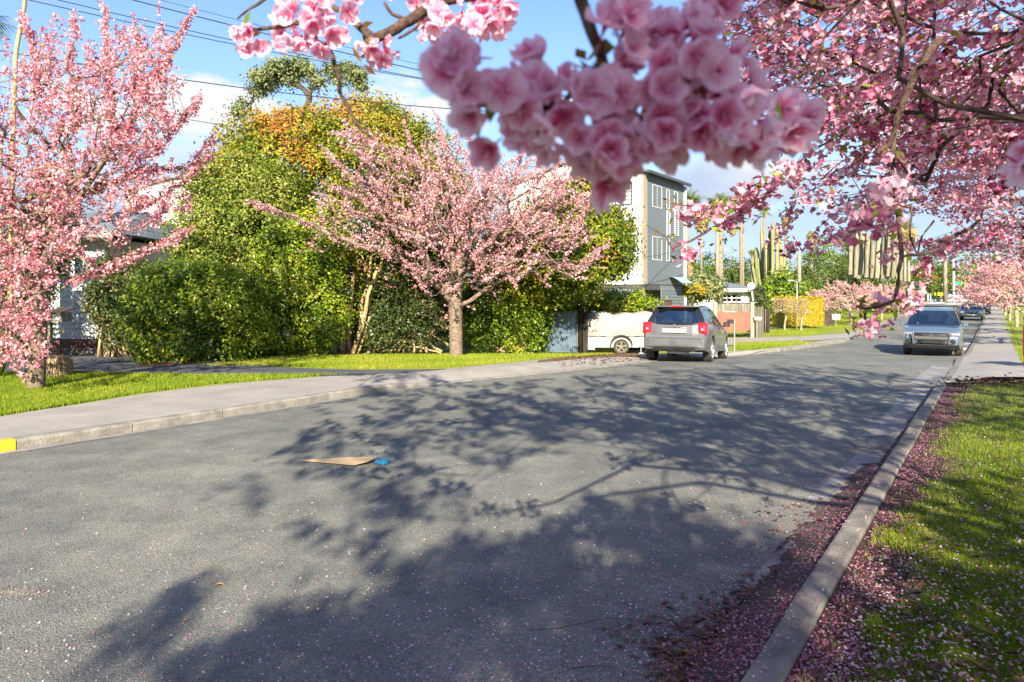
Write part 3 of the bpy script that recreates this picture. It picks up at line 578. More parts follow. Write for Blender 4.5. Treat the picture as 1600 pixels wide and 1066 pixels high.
def skeleton_mesh(name, A, par, r_tip, r_base, mat, parent, k=6, power=2.3, minr=0.0, cap=None):
    n = len(A); w = np.zeros(n); ch = np.bincount(par[1:], minlength=n) if n > 1 else np.zeros(n); w[ch == 0] = 1
    for i in range(n-1, 0, -1): w[par[i]] += w[i]
    r = w**(1/power); r = r_tip+(r-1)/(max(r.max()-1, 1e-6))*(r_base-r_tip); r = np.maximum(r, minr)
    if cap is not None: r = np.minimum(r, np.maximum(cap[1]*np.exp(-np.maximum(np.linalg.norm(A-np.array(cap[0]), axis=1)-.2, 0)/cap[2])+cap[3], (np.arange(n) < cap[4])*9))
    main = -np.ones(n, int); best = np.zeros(n)
    for i in range(1, n):
        if w[i] > best[par[i]]: best[par[i]] = w[i]; main[par[i]] = i
    e = np.arange(1, n); p = par[1:]; ed = unit(A[e]-A[p]); nd = np.zeros((n, 3)); nd[e] = ed
    mi = np.where(main > 0)[0]; nd[mi] = unit(nd[mi]+unit(A[main[mi]]-A[mi]))
    ism = main[p] == e; d0 = np.where(ism[:, None], nd[p], ed); r0 = np.where(ism, r[p], np.minimum(r[e]*1.15, r[p])); d1 = nd[e]; r1 = r[e]
    th = np.arange(k)*2*math.pi/k
    def ring(c, d, rr):
        ref = np.array([0.31, 0.17, 0.93]); a = unit(np.cross(d, ref)); b = np.cross(d, a); return c[:, None]+rr[:, None, None]*(np.cos(th)[None, :, None]*a[:, None]+np.sin(th)[None, :, None]*b[:, None])
    V = np.concatenate([ring(A[p], d0, r0), ring(A[e], d1, r1)], 1).reshape(-1, 3); m_ = len(e); b = (np.arange(m_)*2*k)[:, None]; j = np.arange(k)[None]; j2 = (j+1) % k
    Fc = np.stack([b+j, b+j2, b+k+j2, b+k+j], 2).reshape(-1, 4)
    return mk(name, V, Fc, mat, parent, smooth=True), r
def in_poly(px, py, poly):
    poly = np.asarray(poly, float); x0, y0 = poly[:, 0], poly[:, 1]; x1, y1 = np.roll(x0, -1), np.roll(y0, -1); c = np.zeros(len(px), bool)
    for a, b, cc, d in zip(x0, y0, x1, y1):
        hit = ((b > py) != (d > py)) & (px < (cc-a)*(py-b)/(d-b+1e-12)+a); c ^= hit
    return c
def proj(p): p = np.asarray(p); return CX+F*p[..., 0]/p[..., 1], HY-F*(p[..., 2]-EYE)/p[..., 1]

def bush(name, label, cat, lobes, Y, n, size, mat, clump=0.22, group=None, base=None, varf=None, floor=None, stems=0, stemmat='bark_tan', inside=0.15, aspect=0.5, per=40, tall_stem=0.6):
    L = lob(lobes, Y); cx = np.mean([c[0] for c, r in L]); cy = np.mean([c[1] for c, r in L]); bz = float(zg(cy))+KH
    b = np.array([cx, cy, bz]) if base is None else np.array(base, float)
    t = thing(name, label, cat, b, group=group)
    fl = (lambda p: zg(p[:, 1])+KH) if floor is None else floor
    C, Nn, cid, k = fill_lobes(L, n, clump, per, floor=fl, inside=inside)
    cv = rng.normal(0, .19, k)[cid]; v = 0.5+cv+rng.normal(0, .17, len(C))+.10*np.sin(C[:, 0]*1.7+C[:, 2]*2.6+C[:, 1])
    if varf is not None: v = v+varf(C)
    with world_coords():
        o = leaf_mesh('foliage', C, Nn, size, mat, t, v, aspect); o['kind'] = 'stuff'
        if stems:
            top = np.array([c for c, r in L]); mb = MB()
            for q in range(stems):
                c, r = L[rng.integers(len(L))]; a = b+np.array([rng.normal(0, .25*tall_stem*2), rng.normal(0, .2), 0]); e = c+rng.normal(size=3)*r*0.3
                m_ = (a+e)/2+rng.normal(0, .12, 3); mb.tube([a, m_*0.6+a*0.4, m_, e], .035*rng.uniform(.6, 1.3), 6, .012)
            mb.build('stems', M[stemmat], t, smooth=True)['kind'] = 'stuff'
    return t

def tree(name, label, cat, lobes, Y, base_px, n, size, mat, bark='bark_tan', clump=0.3, group=None, r_base=0.16, varf=None, nt=60, inside=0.1, per=40, trunk_pts=None, step=0.35, aspect=0.5):
    L = lob(lobes, Y); b = P(base_px[0], base_px[1], Y); b[2] = zg(Y)+KH-0.03
    t = thing(name, label, cat, b, group=group)
    C, Nn, cid, k = fill_lobes(L, n, clump, per, inside=inside)
    cv = rng.normal(0, .19, k)[cid]; v = 0.5+cv+rng.normal(0, .17, len(C))+.10*np.sin(C[:, 0]*1.7+C[:, 2]*2.6+C[:, 1])
    if varf is not None: v = v+varf(C)
    top = np.mean([c for c, r in L], 0) if trunk_pts is None else None
    pts = [b, b*.6+top*.4, b*.35+top*.65] if trunk_pts is None else [b]+[P(x, y, Y) for x, y in trunk_pts]
    with world_coords():
        o = leaf_mesh('crown', C, Nn, size, mat, t, v, aspect); o['kind'] = 'stuff'
        T = np.array([L[i % len(L)][0]+rdir(1)[0]*L[i % len(L)][1]*0.8*rng.random()**.4 for i in range(nt)])
        A, par, _ = skeleton(pts, T, step=step); skeleton_mesh('trunk', A, par, 0.012, r_base, M[bark], t, 7)
    return t

def cherry(name, label, base, trunk, stems, sprays, mat, group=None, flower=0.017, per_m=55, sigma=0.06, r_base=0.16, bark='bark', leafy=0.05, quad=False, k=7, power=2.2, step=0.25, tip=0.004, vm=0.45):
    """sprays: list of (start point, end point); flowers sit along every spray"""
    t = thing(name, label, 'tree', base, group=group)
    Sx = np.array([s[0] for s in sprays]); Ex = np.array([s[1] for s in sprays])
    with world_coords():
        A, par, ends = skeleton(trunk, Sx, step=step, stems=stems, jit=.16); SD = rng.normal(size=Sx.shape)*(.11*np.linalg.norm(Ex-Sx, axis=1))[:, None]
        n0 = len(A); ext = []; ep = []
        for i in range(len(Sx)):
            prev = ends[i]; d = Ex[i]-Sx[i]; kk = 4; side = SD[i]
            for q in range(1, kk+1): ext.append(Sx[i]+d*q/kk+side*math.sin(q/kk*3.1)); ep.append(prev); prev = n0+len(ext)-1
        A = np.vstack([A, ext]); par = np.r_[par, ep].astype(int)
        skeleton_mesh('trunk', A, par, tip, r_base, M[bark], t, k, power)
        ln = np.linalg.norm(Ex-Sx, axis=1); cnt = np.maximum(2, (ln*per_m*rng.choice([.25, .7, 1.0, 1.5], len(ln))).astype(int)); ii = np.repeat(np.arange(len(ln)), cnt)
        # flowers gather in bunches along the spray
        tt = rng.random(len(ii)); tt = np.round(tt*(ln[ii]/0.11))/(ln[ii]/0.11); tt = np.clip(tt+rng.normal(0, .02, len(ii)), 0, 1)
        sg = (sigma*(1.15-0.6*tt))[:, None]; off = rdir(len(ii))*sg*(0.4+0.8*rng.random((len(ii), 1)))
        C = Sx[ii]+(Ex-Sx)[ii]*tt[:, None]+SD[ii]*np.sin(tt*3.1)[:, None]+off; Nn = unit(off+rng.normal(size=C.shape)*0.03)
        v = vm+rng.normal(0, .12, len(ln))[ii]+rng.normal(0, .15, len(ii))
        if quad: o = leaf_mesh('blossom', C, Nn, flower, M[mat], t, v, 0.8)
        else: o = flower_mesh('blossom', C, Nn, flower, M[mat], t, v)
        o['kind'] = 'stuff'
        nl = int(len(ii)*leafy)
        if nl:
            q = rng.choice(len(ii), nl); o = leaf_mesh('young_leaves', C[q]+rdir(nl)*sigma*0.7, rdir(nl), flower*1.25, M['young'], t, rng.random(nl), .4); o['kind'] = 'stuff'
    return t, A, par

def sprays_in(mask, n, Yr, origin, L_=(0.3, 0.9), up=0.35, wild=0.3):
    """sprays whose seeds fall in a pixel mask polygon list, pointing away from origin"""
    out = []; polys = mask; allp = np.vstack([np.array(p[0]) for p in polys]); x0, y0 = allp.min(0); x1, y1 = allp.max(0); got = 0; tries = 0
    while got < n and tries < 40:
        m_ = n*3; X = rng.uniform(x0, x1, m_); Yp = rng.uniform(y0, y1, m_); u = rng.random(m_); ok = np.zeros(m_, bool)
        for poly, dens in polys: ok |= in_poly(X, Yp, poly) & (u < dens)
        for a, b in zip(X[ok], Yp[ok]):
            Y = rng.uniform(*Yr); c = P(a, b, Y)
            d = unit(c-origin)*1.0+np.array([0, 0, up])+rng.normal(size=3)*wild; d = unit(d); l = rng.uniform(*L_)
            out.append((c-d*l*0.5, c+d*l*0.5)); got += 1
            if got >= n: break
        tries += 1
    return out
# ------------------------------------------------------------------ vehicles
def wheel(parent, c, r, w, side, spokes=5, rim='alloy'):
    """wheel standing at c (hub), side = +1 left / -1 right"""
    wh = MB(); h = w/2
    wh.lathe([(r*.70, -h*.8), (r*.80, -h), (r*.94, -h), (r, -h*.72), (r, h*.72), (r*.94, h), (r*.80, h), (r*.70, h*.8)], c, 'y', 28)
    # tread grooves
    o = wh.build('wheel', M['rubber'], parent, smooth=False)
    ri = MB(); s = side; ri.lathe([(r*.71, -s*h*.7), (r*.68, s*h*.85), (r*.64, s*h*.7), (r*.60, s*h*.35), (0.001, s*h*.30)], c, 'y', 24); 
    q = ri.build('rim_barrel', M['plastic'], o)
    sp = MB(); sp.lathe([(r*.70, s*h*.9), (r*.69, s*h*1.0), (r*.62, s*h*.95), (r*.60, s*h*.75)], c, 'y', 24)
    for k in range(spokes):
        a = 2*math.pi*k/spokes+.3; u = np.array([math.cos(a), 0, math.sin(a)]); v = np.array([-math.sin(a), 0, math.cos(a)]); n = np.array([0, s, 0])
        cc = np.array(c)+u*r*.36+n*h*.80; sp.obox(cc, u, v, n, r*.30, r*.085, h*.10)
    sp.lathe([(r*.17, s*h*.70), (r*.17, s*h*.98), (r*.12, s*h*1.02), (0.001, s*h*1.02)], c, 'y', 14)
    sp.build('rim', M[rim], o)
    return o

def car(name, label, spec, loc, az, paint, group=None, tyres=True, detail=2):
    """az: compass azimuth of the car's nose (0 = +Y, clockwise)"""
    t = thing(name, label, 'car', loc, R(90-az), group)
    L = spec['L']; W = spec['W']/2; wr = spec['wr']; wx = spec['wx']; sill = spec['sill']; H = spec['H']
    belt = spec['belt']; cab = spec['cab']     # belt: [(x, z)] top line of the lower body; cab (x0, x1)
    xs = set(np.round(np.linspace(-L/2, L/2, 46), 3)); 
    for w in wx: xs |= set(np.round(w+(wr+.045)*np.cos(np.linspace(0, math.pi, 17)), 4))
    xs |= {-L/2+.03, -L/2+.07, L/2-.03, L/2-.07}
    xs = np.array(sorted(x for x in xs if abs(x) <= L/2+1e-6)); n = len(xs)
    bz = np.interp(xs, *zip(*belt)); wid = W*np.interp(xs, *zip(*spec['plan']))
    def arch(x):
        z = sill
        for w in wx:
            d = abs(x-w); ra = wr+.045
            if d <= ra: z = max(z, wr+math.sqrt(max(ra*ra-d*d, 0)))
        e = max((-L/2+.35-x), (x-(L/2-.45)), 0)
        return max(z, sill+e*0.18)
    V = []; rows = 11
    for x, z1, w in zip(xs, bz, wid):
        za = arch(x); m_ = max(z1-za, .08)
        flare = 0.0
        for q in wx: flare = max(flare, 0.022*max(0, 1-(abs(x-q)/(wr*1.5))**2))
        prof = [(0, za-.0, 0), (w*.72, za, 0), (w*.965+flare, za+.004, 0), (w*.985+flare, za+m_*.12, 1), (w*.992+flare*.8, za+m_*.38, 1), (w*1.0, za+m_*.62, 1), (w*.985, za+m_*.80, 1), (w*.955, z1-.03, 1), (w*.925, z1, 1), (w*.5, z1+spec['crown'], 1), (0, z1+spec['crown']*1.25, 1)]
        for y, z, _ in prof:
            s = 0.0
            if x < -L/2+.5: s = -float(np.interp(z, *zip(*spec['rear_shift'])))*(1-(x+L/2)/.5)*-1
            if x > L/2-.6: s = -float(np.interp(z, *zip(*spec['front_shift'])))*(1-(L/2-x)/.6)
            V.append((x+s, y, z))
    V = np.array(V); Vm = V*np.array([1, -1, 1]); VV = np.vstack([V, Vm]); nb = n*rows
    Fp, Fi = [], []
    for i in range(n-1):
        for j in range(rows-1):
            q = (i*rows+j, i*rows+j+1, (i+1)*rows+j+1, (i+1)*rows+j); xm = (xs[i]+xs[i+1])/2
            dst = Fi if (j < 2 or (j >= 8 and cab[0]+.02 < xm < cab[1]-.02)) else Fp
            dst.append(q); dst.append(tuple(nb+k for k in reversed(q)))
    for i, rev in ((0, True), (n-1, False)):
        for j in range(1, rows-2):
            q = (i*rows+j, i*rows+j+1, nb+i*rows+j+1, nb+i*rows+j); Fp.append(q if rev else tuple(reversed(q)))
        q = (i*rows+rows-2, i*rows+rows-1, nb+i*rows+rows-2); Fp.append(q)
    body = mk('body', VV, Fp, paint, t, smooth=True)
    mk('underbody', VV, Fi, M['plastic'], t)
    for me in (body,):
        mod = me.modifiers.new('edge', 'EDGE_SPLIT'); mod.split_angle = R(38)
    # greenhouse
    g = spec['gh']; cols = g['cols']; roofz = lambda x: float(np.interp(x, *zip(*g['roof'])))
    beltz = lambda x: float(np.interp(x, *zip(*belt)))
    bw = lambda x: W*float(np.interp(x, *zip(*spec['plan'])))*.925; tw = g['tw']
    def side_pt(c, v, s):
        xb, xt = c; zb = beltz(xb)-.004; zt = roofz(xt); y = bw(xb)*(1-v)+tw*float(np.interp(xt, *zip(*g['tplan'])))*v+.022*math.sin(math.pi*v)
        return np.array([xb*(1-v)+xt*v, y*s, zb*(1-v)+zt*v+.0])
    vs = [0, .07, .3, .6, .88, 1.0]
    fr = MB(); gl = []
    for s in (1, -1):
        for ci in range(len(cols)-1):
            c0, c1, kind = cols[ci][:2], cols[ci+1][:2], cols[ci][2]; nn = 4 if kind == 'glass' else 1
            grid = [[side_pt((c0[0]+(c1[0]-c0[0])*a/nn, c0[1]+(c1[1]-c0[1])*a/nn), v, s) for v in vs] for a in range(nn+1)]
            mbg = MB()
            for a in range(nn):
                for b in range(len(vs)-1):
                    q = [grid[a][b], grid[a+1][b], grid[a+1][b+1], grid[a][b+1]]
                    if s < 0: q = q[::-1]
                    (mbg if (kind == 'glass' and 1 <= b <= 3) else fr).add(q, [(0, 1, 2, 3)])
            if mbg.F: gl.append(('side_window', mbg))
    m_ = 10
    def endgrid(c, bul, vlo, vhi, nm):
        vv = [0, vlo, .35, .65, vhi, 1.0]; L0 = [side_pt(c, v, 1) for v in vv]; R0 = [side_pt(c, v, -1) for v in vv]; mbg = MB()
        G = [[L0[b]*(1-a/m_)+R0[b]*(a/m_)+np.array([bul*4*(a/m_)*(1-a/m_), 0, 0.0]) for b in range(len(vv))] for a in range(m_+1)]
        for a in range(m_):
            for b in range(len(vv)-1):
                q = [G[a][b], G[a+1][b], G[a+1][b+1], G[a][b+1]]; 
                if bul > 0: q = q
                else: q = q[::-1]
                (mbg if (1 <= b <= 3 and 1 <= a < m_-1) or (1 <= b <= 3 and nm == 'windscreen') else fr).add(q, [(0, 1, 2, 3)])
        gl.append((nm, mbg)); return G
    endgrid(cols[-1][:2], g['bulf'], .04, .95, 'windscreen'); endgrid(cols[0][:2], -g['bulr'], g.get('rlo', .10), g.get('rhi', .88), 'rear_window')
    # roof
    rf = MB(); xr = np.linspace(cols[0][1], cols[-1][1], 14); G = []
    for x in xr:
        e = tw*float(np.interp(x, *zip(*g['tplan']))); z = roofz(x); endb = 0
        ta = (x-xr[0])/(xr[-1]-xr[0]); row = []
        for a in range(m_+1):
            u = 1-2*a/m_; bx = 0
            if ta < .2: bx = -g['bulr']*(1-u*u)*(1-ta/.2)
            if ta > .8: bx = g['bulf']*(1-u*u)*(ta-.8)/.2
            row.append(np.array([x+bx, e*u, z+g['rc']*(1-u*u)*min(1, ta/.15, (1-ta)/.15)]))
        G.append(row)
    for i in range(len(G)-1):
        for a in range(m_): rf.add([G[i][a], G[i][a+1], G[i+1][a+1], G[i+1][a]], [(3, 2, 1, 0)])
    rf.build('roof', paint, t, smooth=True)
    fo = fr.build('window_frame', paint if g.get('frame') != 'black' else M['blackpaint'], t, smooth=False)
    for nm, mb in gl: mb.build(nm, M['glass'], t, smooth=True)
    # interior
    if detail > 0:
        mid = (cab[0]+cab[1])/2; b0 = beltz(mid)
        for x in (mid+.12, mid-.78):
            for y in (-.36, .36):
                ins = MB(); ins.bbox(x-.10, x+.02, y-.22, y+.22, b0-.15, b0+.12, .04); ins.build('seat', M['seat'], t); ins = MB(); ins.bbox(x-.09, x+.0, y-.12, y+.12, b0+.15, b0+.33, .03); ins.box(x-.05, x-.03, y-.04, y+.04, b0+.11, b0+.16); ins.build('headrest', M['seat'], t)
        da = MB(); fx = cols[-1][0]; da.bbox(fx-.55, fx-.25, -.6, .6, b0-.1, b0+.06, .04); da.build('dashboard', M['interior'], t)
        sw = MB(); sw.lathe([(.17, 0), (.185, .012), (.17, .024), (.155, .012), (.17, 0)], (fx-.62, -.36, b0+.05), 'x', 18); sw.build('steering_wheel', M['plastic'], t)
    for x in wx:
        for s in (1, -1): wheel(t, (x, s*(W-spec['tw_']/2-.012), wr), wr, spec['tw_'], s)
    # mirrors
    mx = spec['mirror'][0]; mz = spec['mirror'][1]
    for s in (1, -1):
        q = MB(); q.bbox(mx-.10, mx+.10, min(s*(W-.01), s*(W+.16)), max(s*(W-.01), s*(W+.16)), mz-.02, mz+.13, .03); q.box(mx-.03, mx+.03, min(s*(W-.09), s*(W+.04)), max(s*(W-.09), s*(W+.04)), mz-.03, mz+.01)
        q.build('side_mirror', spec.get('mirror_mat', paint), t)
    # shut lines and handles
    for x in spec['seams']:
        for s in (1, -1):
            sm = MB()
            a = sill+.10; b = beltz(x)-.04
            for k in range(6):
                z0 = a+(b-a)*k/6; z1 = a+(b-a)*(k+1)/6
                yy = lambda z: W*float(np.interp(x, *zip(*spec['plan'])))*np.interp((z-sill)/(beltz(x)-sill), [0, .12, .38, .62, .8, .97], [.97, .985, .992, 1.0, .985, .955])
                sm.add([(x-.004, s*(yy(z0)+.002), z0), (x+.004, s*(yy(z0)+.002), z0), (x+.004, s*(yy(z1)+.002), z1), (x-.004, s*(yy(z1)+.002), z1)], [(0, 1, 2, 3), (3, 2, 1, 0)])
            sm.build('door_seam', M['plastic'], t)
    for x in spec['handles']:
        for s in (1, -1):
            q = MB(); y = W*.995; q.bbox(x-.09, x+.09, min(s*y, s*(y+.03)), max(s*y, s*(y+.03)), beltz(x)-.17, beltz(x)-.135, .008); q.build('door_handle', paint, t)
    return t
def patch(xf, y0, y1, z0, z1, d, n=5, curve=0.0, skew=(0, 0, 0, 0), sgn=-1):
    """a slightly curved raised panel on a car's end: xf(y, z) gives the surface, d the stand-off"""
    V = []; Fc = []
    for layer in (0, 1):
        for a in range(n+1):
            for b in range(n+1):
                u, v = a/n, b/n; ya = y0+(y1-y0)*u; z = (z0+skew[0]*(1-u)+skew[1]*u)*(1-v)+(z1+skew[2]*(1-u)+skew[3]*u)*v
                e = 1-max(abs(2*u-1), abs(2*v-1))**6
                V.append((xf(ya, z)+sgn*(d*e+.002) if layer == 0 else xf(ya, z)-sgn*.02, ya, z))
    k = (n+1)**2
    for a in range(n):
        for b in range(n):
            q = (a*(n+1)+b, a*(n+1)+b+1, (a+1)*(n+1)+b+1, (a+1)*(n+1)+b); Fc.append(q)
    edge = [a*(n+1) for a in range(n+1)]+[n*(n+1)+b for b in range(1, n+1)]+[a*(n+1)+n for a in range(n-1, -1, -1)]+[b for b in range(n-1, 0, -1)]
    for a, b in zip(edge, edge[1:]+edge[:1]): Fc.append((a, b, k+b, k+a))
    return V, Fc

# --- silver hatchback (rear view)
hatch = dict(L=4.40, W=1.75, H=1.53, wr=.335, wx=(-1.32, 1.315), sill=.27, tw_=.22, crown=.012,
 belt=[(-2.2, .98), (-1.9, 1.0), (-1.0, 1.0), (0, .97), (.9, .95), (1.15, .94), (1.7, .86), (2.1, .76), (2.2, .70)], cab=(-1.98, 1.05),
 plan=[(-2.2, .86), (-2.13, .93), (-1.9, .985), (-1.3, 1), (1.3, 1), (1.8, .96), (2.1, .84), (2.2, .70)],
 rear_shift=[(.25, .06), (.38, .0), (.62, .0), (.66, .09), (.78, .10), (1.0, .14)], front_shift=[(.25, .05), (.45, 0), (.65, .04), (.9, .2)],
 gh=dict(cols=[(-2.02, -1.66, 'p'), (-1.62, -1.42, 'glass'), (-1.22, -1.05, 'p'), (-1.14, -.99, 'glass'), (-.28, -.22, 'p'), (-.20, -.15, 'glass'), (.62, .10, 'p'), (1.02, .30, 'end')],
   roof=[(-1.7, 1.44), (-1.5, 1.475), (-1.0, 1.50), (-.3, 1.50), (.1, 1.475), (.35, 1.44)], tw=.60, tplan=[(-1.7, .93), (-1.0, 1), (0, 1), (.35, .93)], bulf=.13, bulr=.10, rc=.035, rlo=.12, rhi=.90, frame='black'),
 mirror=(.62, .99), seams=(-1.02, -.14, .86), handles=(-.95, -.02))
pc = Gd(1059, 565)
HAZ = 25.0; fwd = np.array([math.sin(R(HAZ)), math.cos(R(HAZ))]); rgt = np.array([fwd[1], -fwd[0]])
c0 = np.array([ (1052-CX)/F*17.75, 17.75 ]) + fwd*2.2
hz = float(np.mean([zg((c0+fwd*s)[1]) for s in (-1.3, 1.3)]))
hatch['mirror_mat'] = M['plastic']
hc = car('hatchback', 'silver hatchback parked at the left kerb with its rear towards us', hatch, (c0[0], c0[1], hz), HAZ, M['silver'], detail=2)
hc.rotation_euler[1] = math.atan2(-(zg((c0+fwd*1.3)[1])-zg((c0-fwd*1.3)[1])), 2.6)
def rx_h(y, z): return -2.2+float(np.interp(z, *zip(*hatch['rear_shift'])))+.0*y*y+.10*max(0, abs(y)-.72)
# bumper
def piece(name, y0, y1, z0, z1, d, mat, par, skew=(0, 0, 0, 0), n=5, xf=rx_h):
    V, Fc = patch(xf, y0, y1, z0, z1, d, n, skew=skew); return mk(name, V, Fc, M[mat] if isinstance(mat, str) else mat, par, smooth=False)
bp = piece('rear_bumper', -.78, .78, .38, .655, .05, M['silver'], hc, n=10)
piece('bumper_insert', -.55, .55, .28, .40, .03, 'plastic', hc, n=6)
tg = piece('tailgate', -.62, .62, .665, 1.015, .022, M['silver'], hc, skew=(0, 0, 0, 0), n=8)
piece('plate_recess', -.44, .44, .735, .915, .034, simple('recess_paint', (.25, .25, .25), .5, .3), tg, skew=(.0, .0, 0, 0), n=3)
q = MB(); q.bbox(-2.165, -2.10, -.32, .32, .765, .885, .004); q.build('number_plate', M['plate'], tg)
piece('plate_light_bar', -.46, .46, .895, .93, .045, M['silver'], tg, n=3)
q = MB(); q.lathe([(.030, 0), (.034, -.008), (.001, -.012)], (rx_h(0, .96)-.026, 0, .965), 'x', 14); q.build('badge', M['chrome'], tg)
for s in (1, -1):
    y0, y1 = sorted((s*.60, s*.845)); 
    l = piece('tail_lamp', y0, y1, .73, 1.06, .05, 'lampred', hc, skew=(.05 if s > 0 else .0, .0 if s > 0 else .05, -.02, -.02), n=5)
    y0, y1 = sorted((s*.64, s*.79)); piece('reverse_lens', y0, y1, .80, .93, .060, 'lampclear', l, skew=(0, .0, 0, 0), n=3)
q = MB(); q.bbox(-1.84, -1.50, -.56, .56, 1.455, 1.487, .012); q.build('spoiler', M['silver'], hc)
q = MB(); q.bbox(-1.858, -1.83, -.16, .16, 1.452, 1.482, .005); q.build('brake_lamp', M['lampred'], hc)
q = MB(); q.tube([(-2.02, .04, 1.07), (-1.965, -.18, 1.12), (-1.93, -.42, 1.15)], .009, 5); q.build('rear_wiper', M['plastic'], hc)
q = MB(); q.lathe([(.034, .16), (.036, 0), (.030, 0), (.028, .16)], (-2.18, -.50, .31), 'x', 16); q.build('exhaust', M['chrome'], hc)
q = MB(); q.bbox(-2.0, -1.62, -.30, .20, .22, .34, .04); q.tube([(-2.05, -.50, .31), (-1.8, -.48, .30), (-1.7, -.2, .28)], .028, 8); q.build('muffler', M['metal'], hc)
q = MB(); q.box(-1.36, -1.28, -.7, .7, .28, .34); q.build('axle', M['plastic'], hc)
q = MB()
for s in (1, -1): q.tube([(-1.45, s*.55, 1.50), (-.6, s*.56, 1.525), (.0, s*.55, 1.51)], .013, 6)
q.tube([(-1.35, .0, 1.53), (-1.50, .0, 1.62)], .006, 5)
q.build('roof_rail', M['plastic'], hc)

# --- blue-silver off-roader (front view)
suv = dict(L=4.62, W=1.80, H=1.72, wr=.355, wx=(-1.33, 1.34), sill=.31, tw_=.225, crown=.03,
 belt=[(-2.31, 1.05), (-1.5, 1.06), (0, 1.03), (.85, 1.04), (1.2, 1.05), (1.8, 1.0), (2.15, .93), (2.31, .86)], cab=(-2.1, 1.15),
 plan=[(-2.31, .86), (-2.2, .95), (-1.3, 1), (1.3, 1), (1.9, .97), (2.2, .90), (2.31, .80)],
 rear_shift=[(.25, .05), (.5, 0), (1.1, .1)], front_shift=[(.25, .10), (.42, .0), (.66, .0), (.80, .06), (.95, .16)],
 gh=dict(cols=[(-2.12, -1.95, 'p'), (-1.9, -1.72, 'glass'), (-1.28, -1.2, 'p'), (-1.2, -1.12, 'glass'), (-.3, -.24, 'p'), (-.2, -.16, 'glass'), (.72, .12, 'p'), (1.10, .38, 'end')],
   roof=[(-1.95, 1.60), (-1.2, 1.655), (-.2, 1.665), (.2, 1.65), (.4, 1.61)], tw=.66, tplan=[(-1.95, .95), (-1, 1), (0, 1), (.4, .96)], bulf=.14, bulr=.06, rc=.03),
 mirror=(.72, 1.06), seams=(-1.0, -.1, .92), handles=(-.95, .0))
sc = np.array([(1460-CX)/F*25.6, 25.6]); SAZ = 180+34.0
sfw = np.array([math.sin(R(SAZ)), math.cos(R(SAZ))]); sc = sc
sz = float(zg(25.0))
sv = car('off_roader', 'silver blue off-roader facing us beside the right kerb', suv, (sc[0], sc[1], sz), SAZ, M['bluesilver'])
def fx_s(y, z): return -(2.31-float(np.interp(z, *zip(*suv['front_shift']))))+.13*max(0, abs(y)-.55)
def fpiece(name, y0, y1, z0, z1, d, mat, par, skew=(0, 0, 0, 0), n=5):
    V, Fc = patch(fx_s, y0, y1, z0, z1, d, n, skew=skew); V = [(-x, -y, z) for x, y, z in V]; return mk(name, V, Fc, M[mat] if isinstance(mat, str) else mat, par)
fpiece('front_bumper', -.76, .76, .45, .74, .045, M['bluesilver'], sv, n=8)
fpiece('lower_guard', -.82, .82, .28, .47, .085, 'plastic', sv, n=8)
gr = fpiece('upper_grille', -.52, .52, .72, .865, .125, 'black', sv, skew=(0, 0, -.02, -.02), n=4)
fpiece('lower_grille', -.50, .50, .45, .63, .125, 'black', sv, skew=(0, 0, 0, 0), n=4)
q = MB()
for k in range(4):
    z = .495+k*.032; q.box(-fx_s(0, z)+.125, -fx_s(0, z)+.135, -.44, .44, z, z+.008)
q.build('grille_bars', M['plastic'], sv)['kind'] = 'stuff'
q = MB(); xx = -fx_s(0, .7)
for s in (1, -1): q.obox((xx+.12, s*.54, .655), (0, .12*s, 1), (0, 1, 0), (1, 0, 0), .20, .025, .02)
q.box(xx+.11, xx+.145, -.50, .50, .625, .735); q.build('grille_surround', M['silver'], sv)
em = MB(); ex = -fx_s(0, .79)+.138; c = np.array([ex, 0, .785])
for a in (90, 210, 330):
    u = np.array([0, math.cos(R(a)), math.sin(R(a))]); w = np.array([0, -math.sin(R(a)), math.cos(R(a))])
    l = .075; em.prism([c, c+u*l*.5+w*l*.29, c+u*l, c+u*l*.5-w*l*.29], (.012, 0, 0))
em.build('emblem', M['chrome'], sv)
for s in (1, -1):
    y0, y1 = sorted((s*.53, s*.83)); fpiece('headlight', y0, y1, .75, .865, .05, 'lampclear', sv, skew=(0, 0, .0, .0), n=4)
    q = MB(); q.lathe([(.085, .0), (.085, .02), (.062, .028), (.055, .01), (.001, .012)], (-fx_s(.62, .56)+.03, s*.64, .575), 'x', 18); q.build('fog_lamp', M['plastic'], sv)
fpiece('number_plate', -.20, .20, .385, .475, .075, 'plate', sv, n=2)
q = MB()
for s in (1, -1): q.tube([(-1.6, s*.60, 1.68), (-.6, s*.62, 1.72), (.15, s*.60, 1.69)], .018, 6)
q.build('roof_rail', M['plastic'], sv)['kind'] = 'stuff'
for x in (-1.1, .0): q = MB(); q.tube([(x, -.72, 1.735), (x, .72, 1.735)], .02, 6); q.build('roof_bar', M['plastic'], sv)
q = MB(); q.add([(.93, -.44, 1.10), (.93, -.52, 1.10), (.86, -.52, 1.16), (.86, -.44, 1.16)], [(0, 1, 2, 3)]); q.build('windscreen_label', M['white'], sv)
for w_ in ([(1.08, -.45, 1.075), (1.03, -.05, 1.11), (1.0, .30, 1.11)], [(1.09, .1, 1.08), (1.05, .4, 1.11), (.99, .60, 1.13)]): q = MB(); q.tube(w_, .009, 5); q.build('wiper', M['plastic'], sv)
for a_ in (-1.37, 1.30): q = MB(); q.box(a_, a_+.08, -.7, .7, .30, .37); q.build('axle', M['plastic'], sv)
q = MB(); q.bbox(1.0, 2.1, -.55, .55, .24, .33, .05); q.build('sump_guard', M['plastic'], sv)

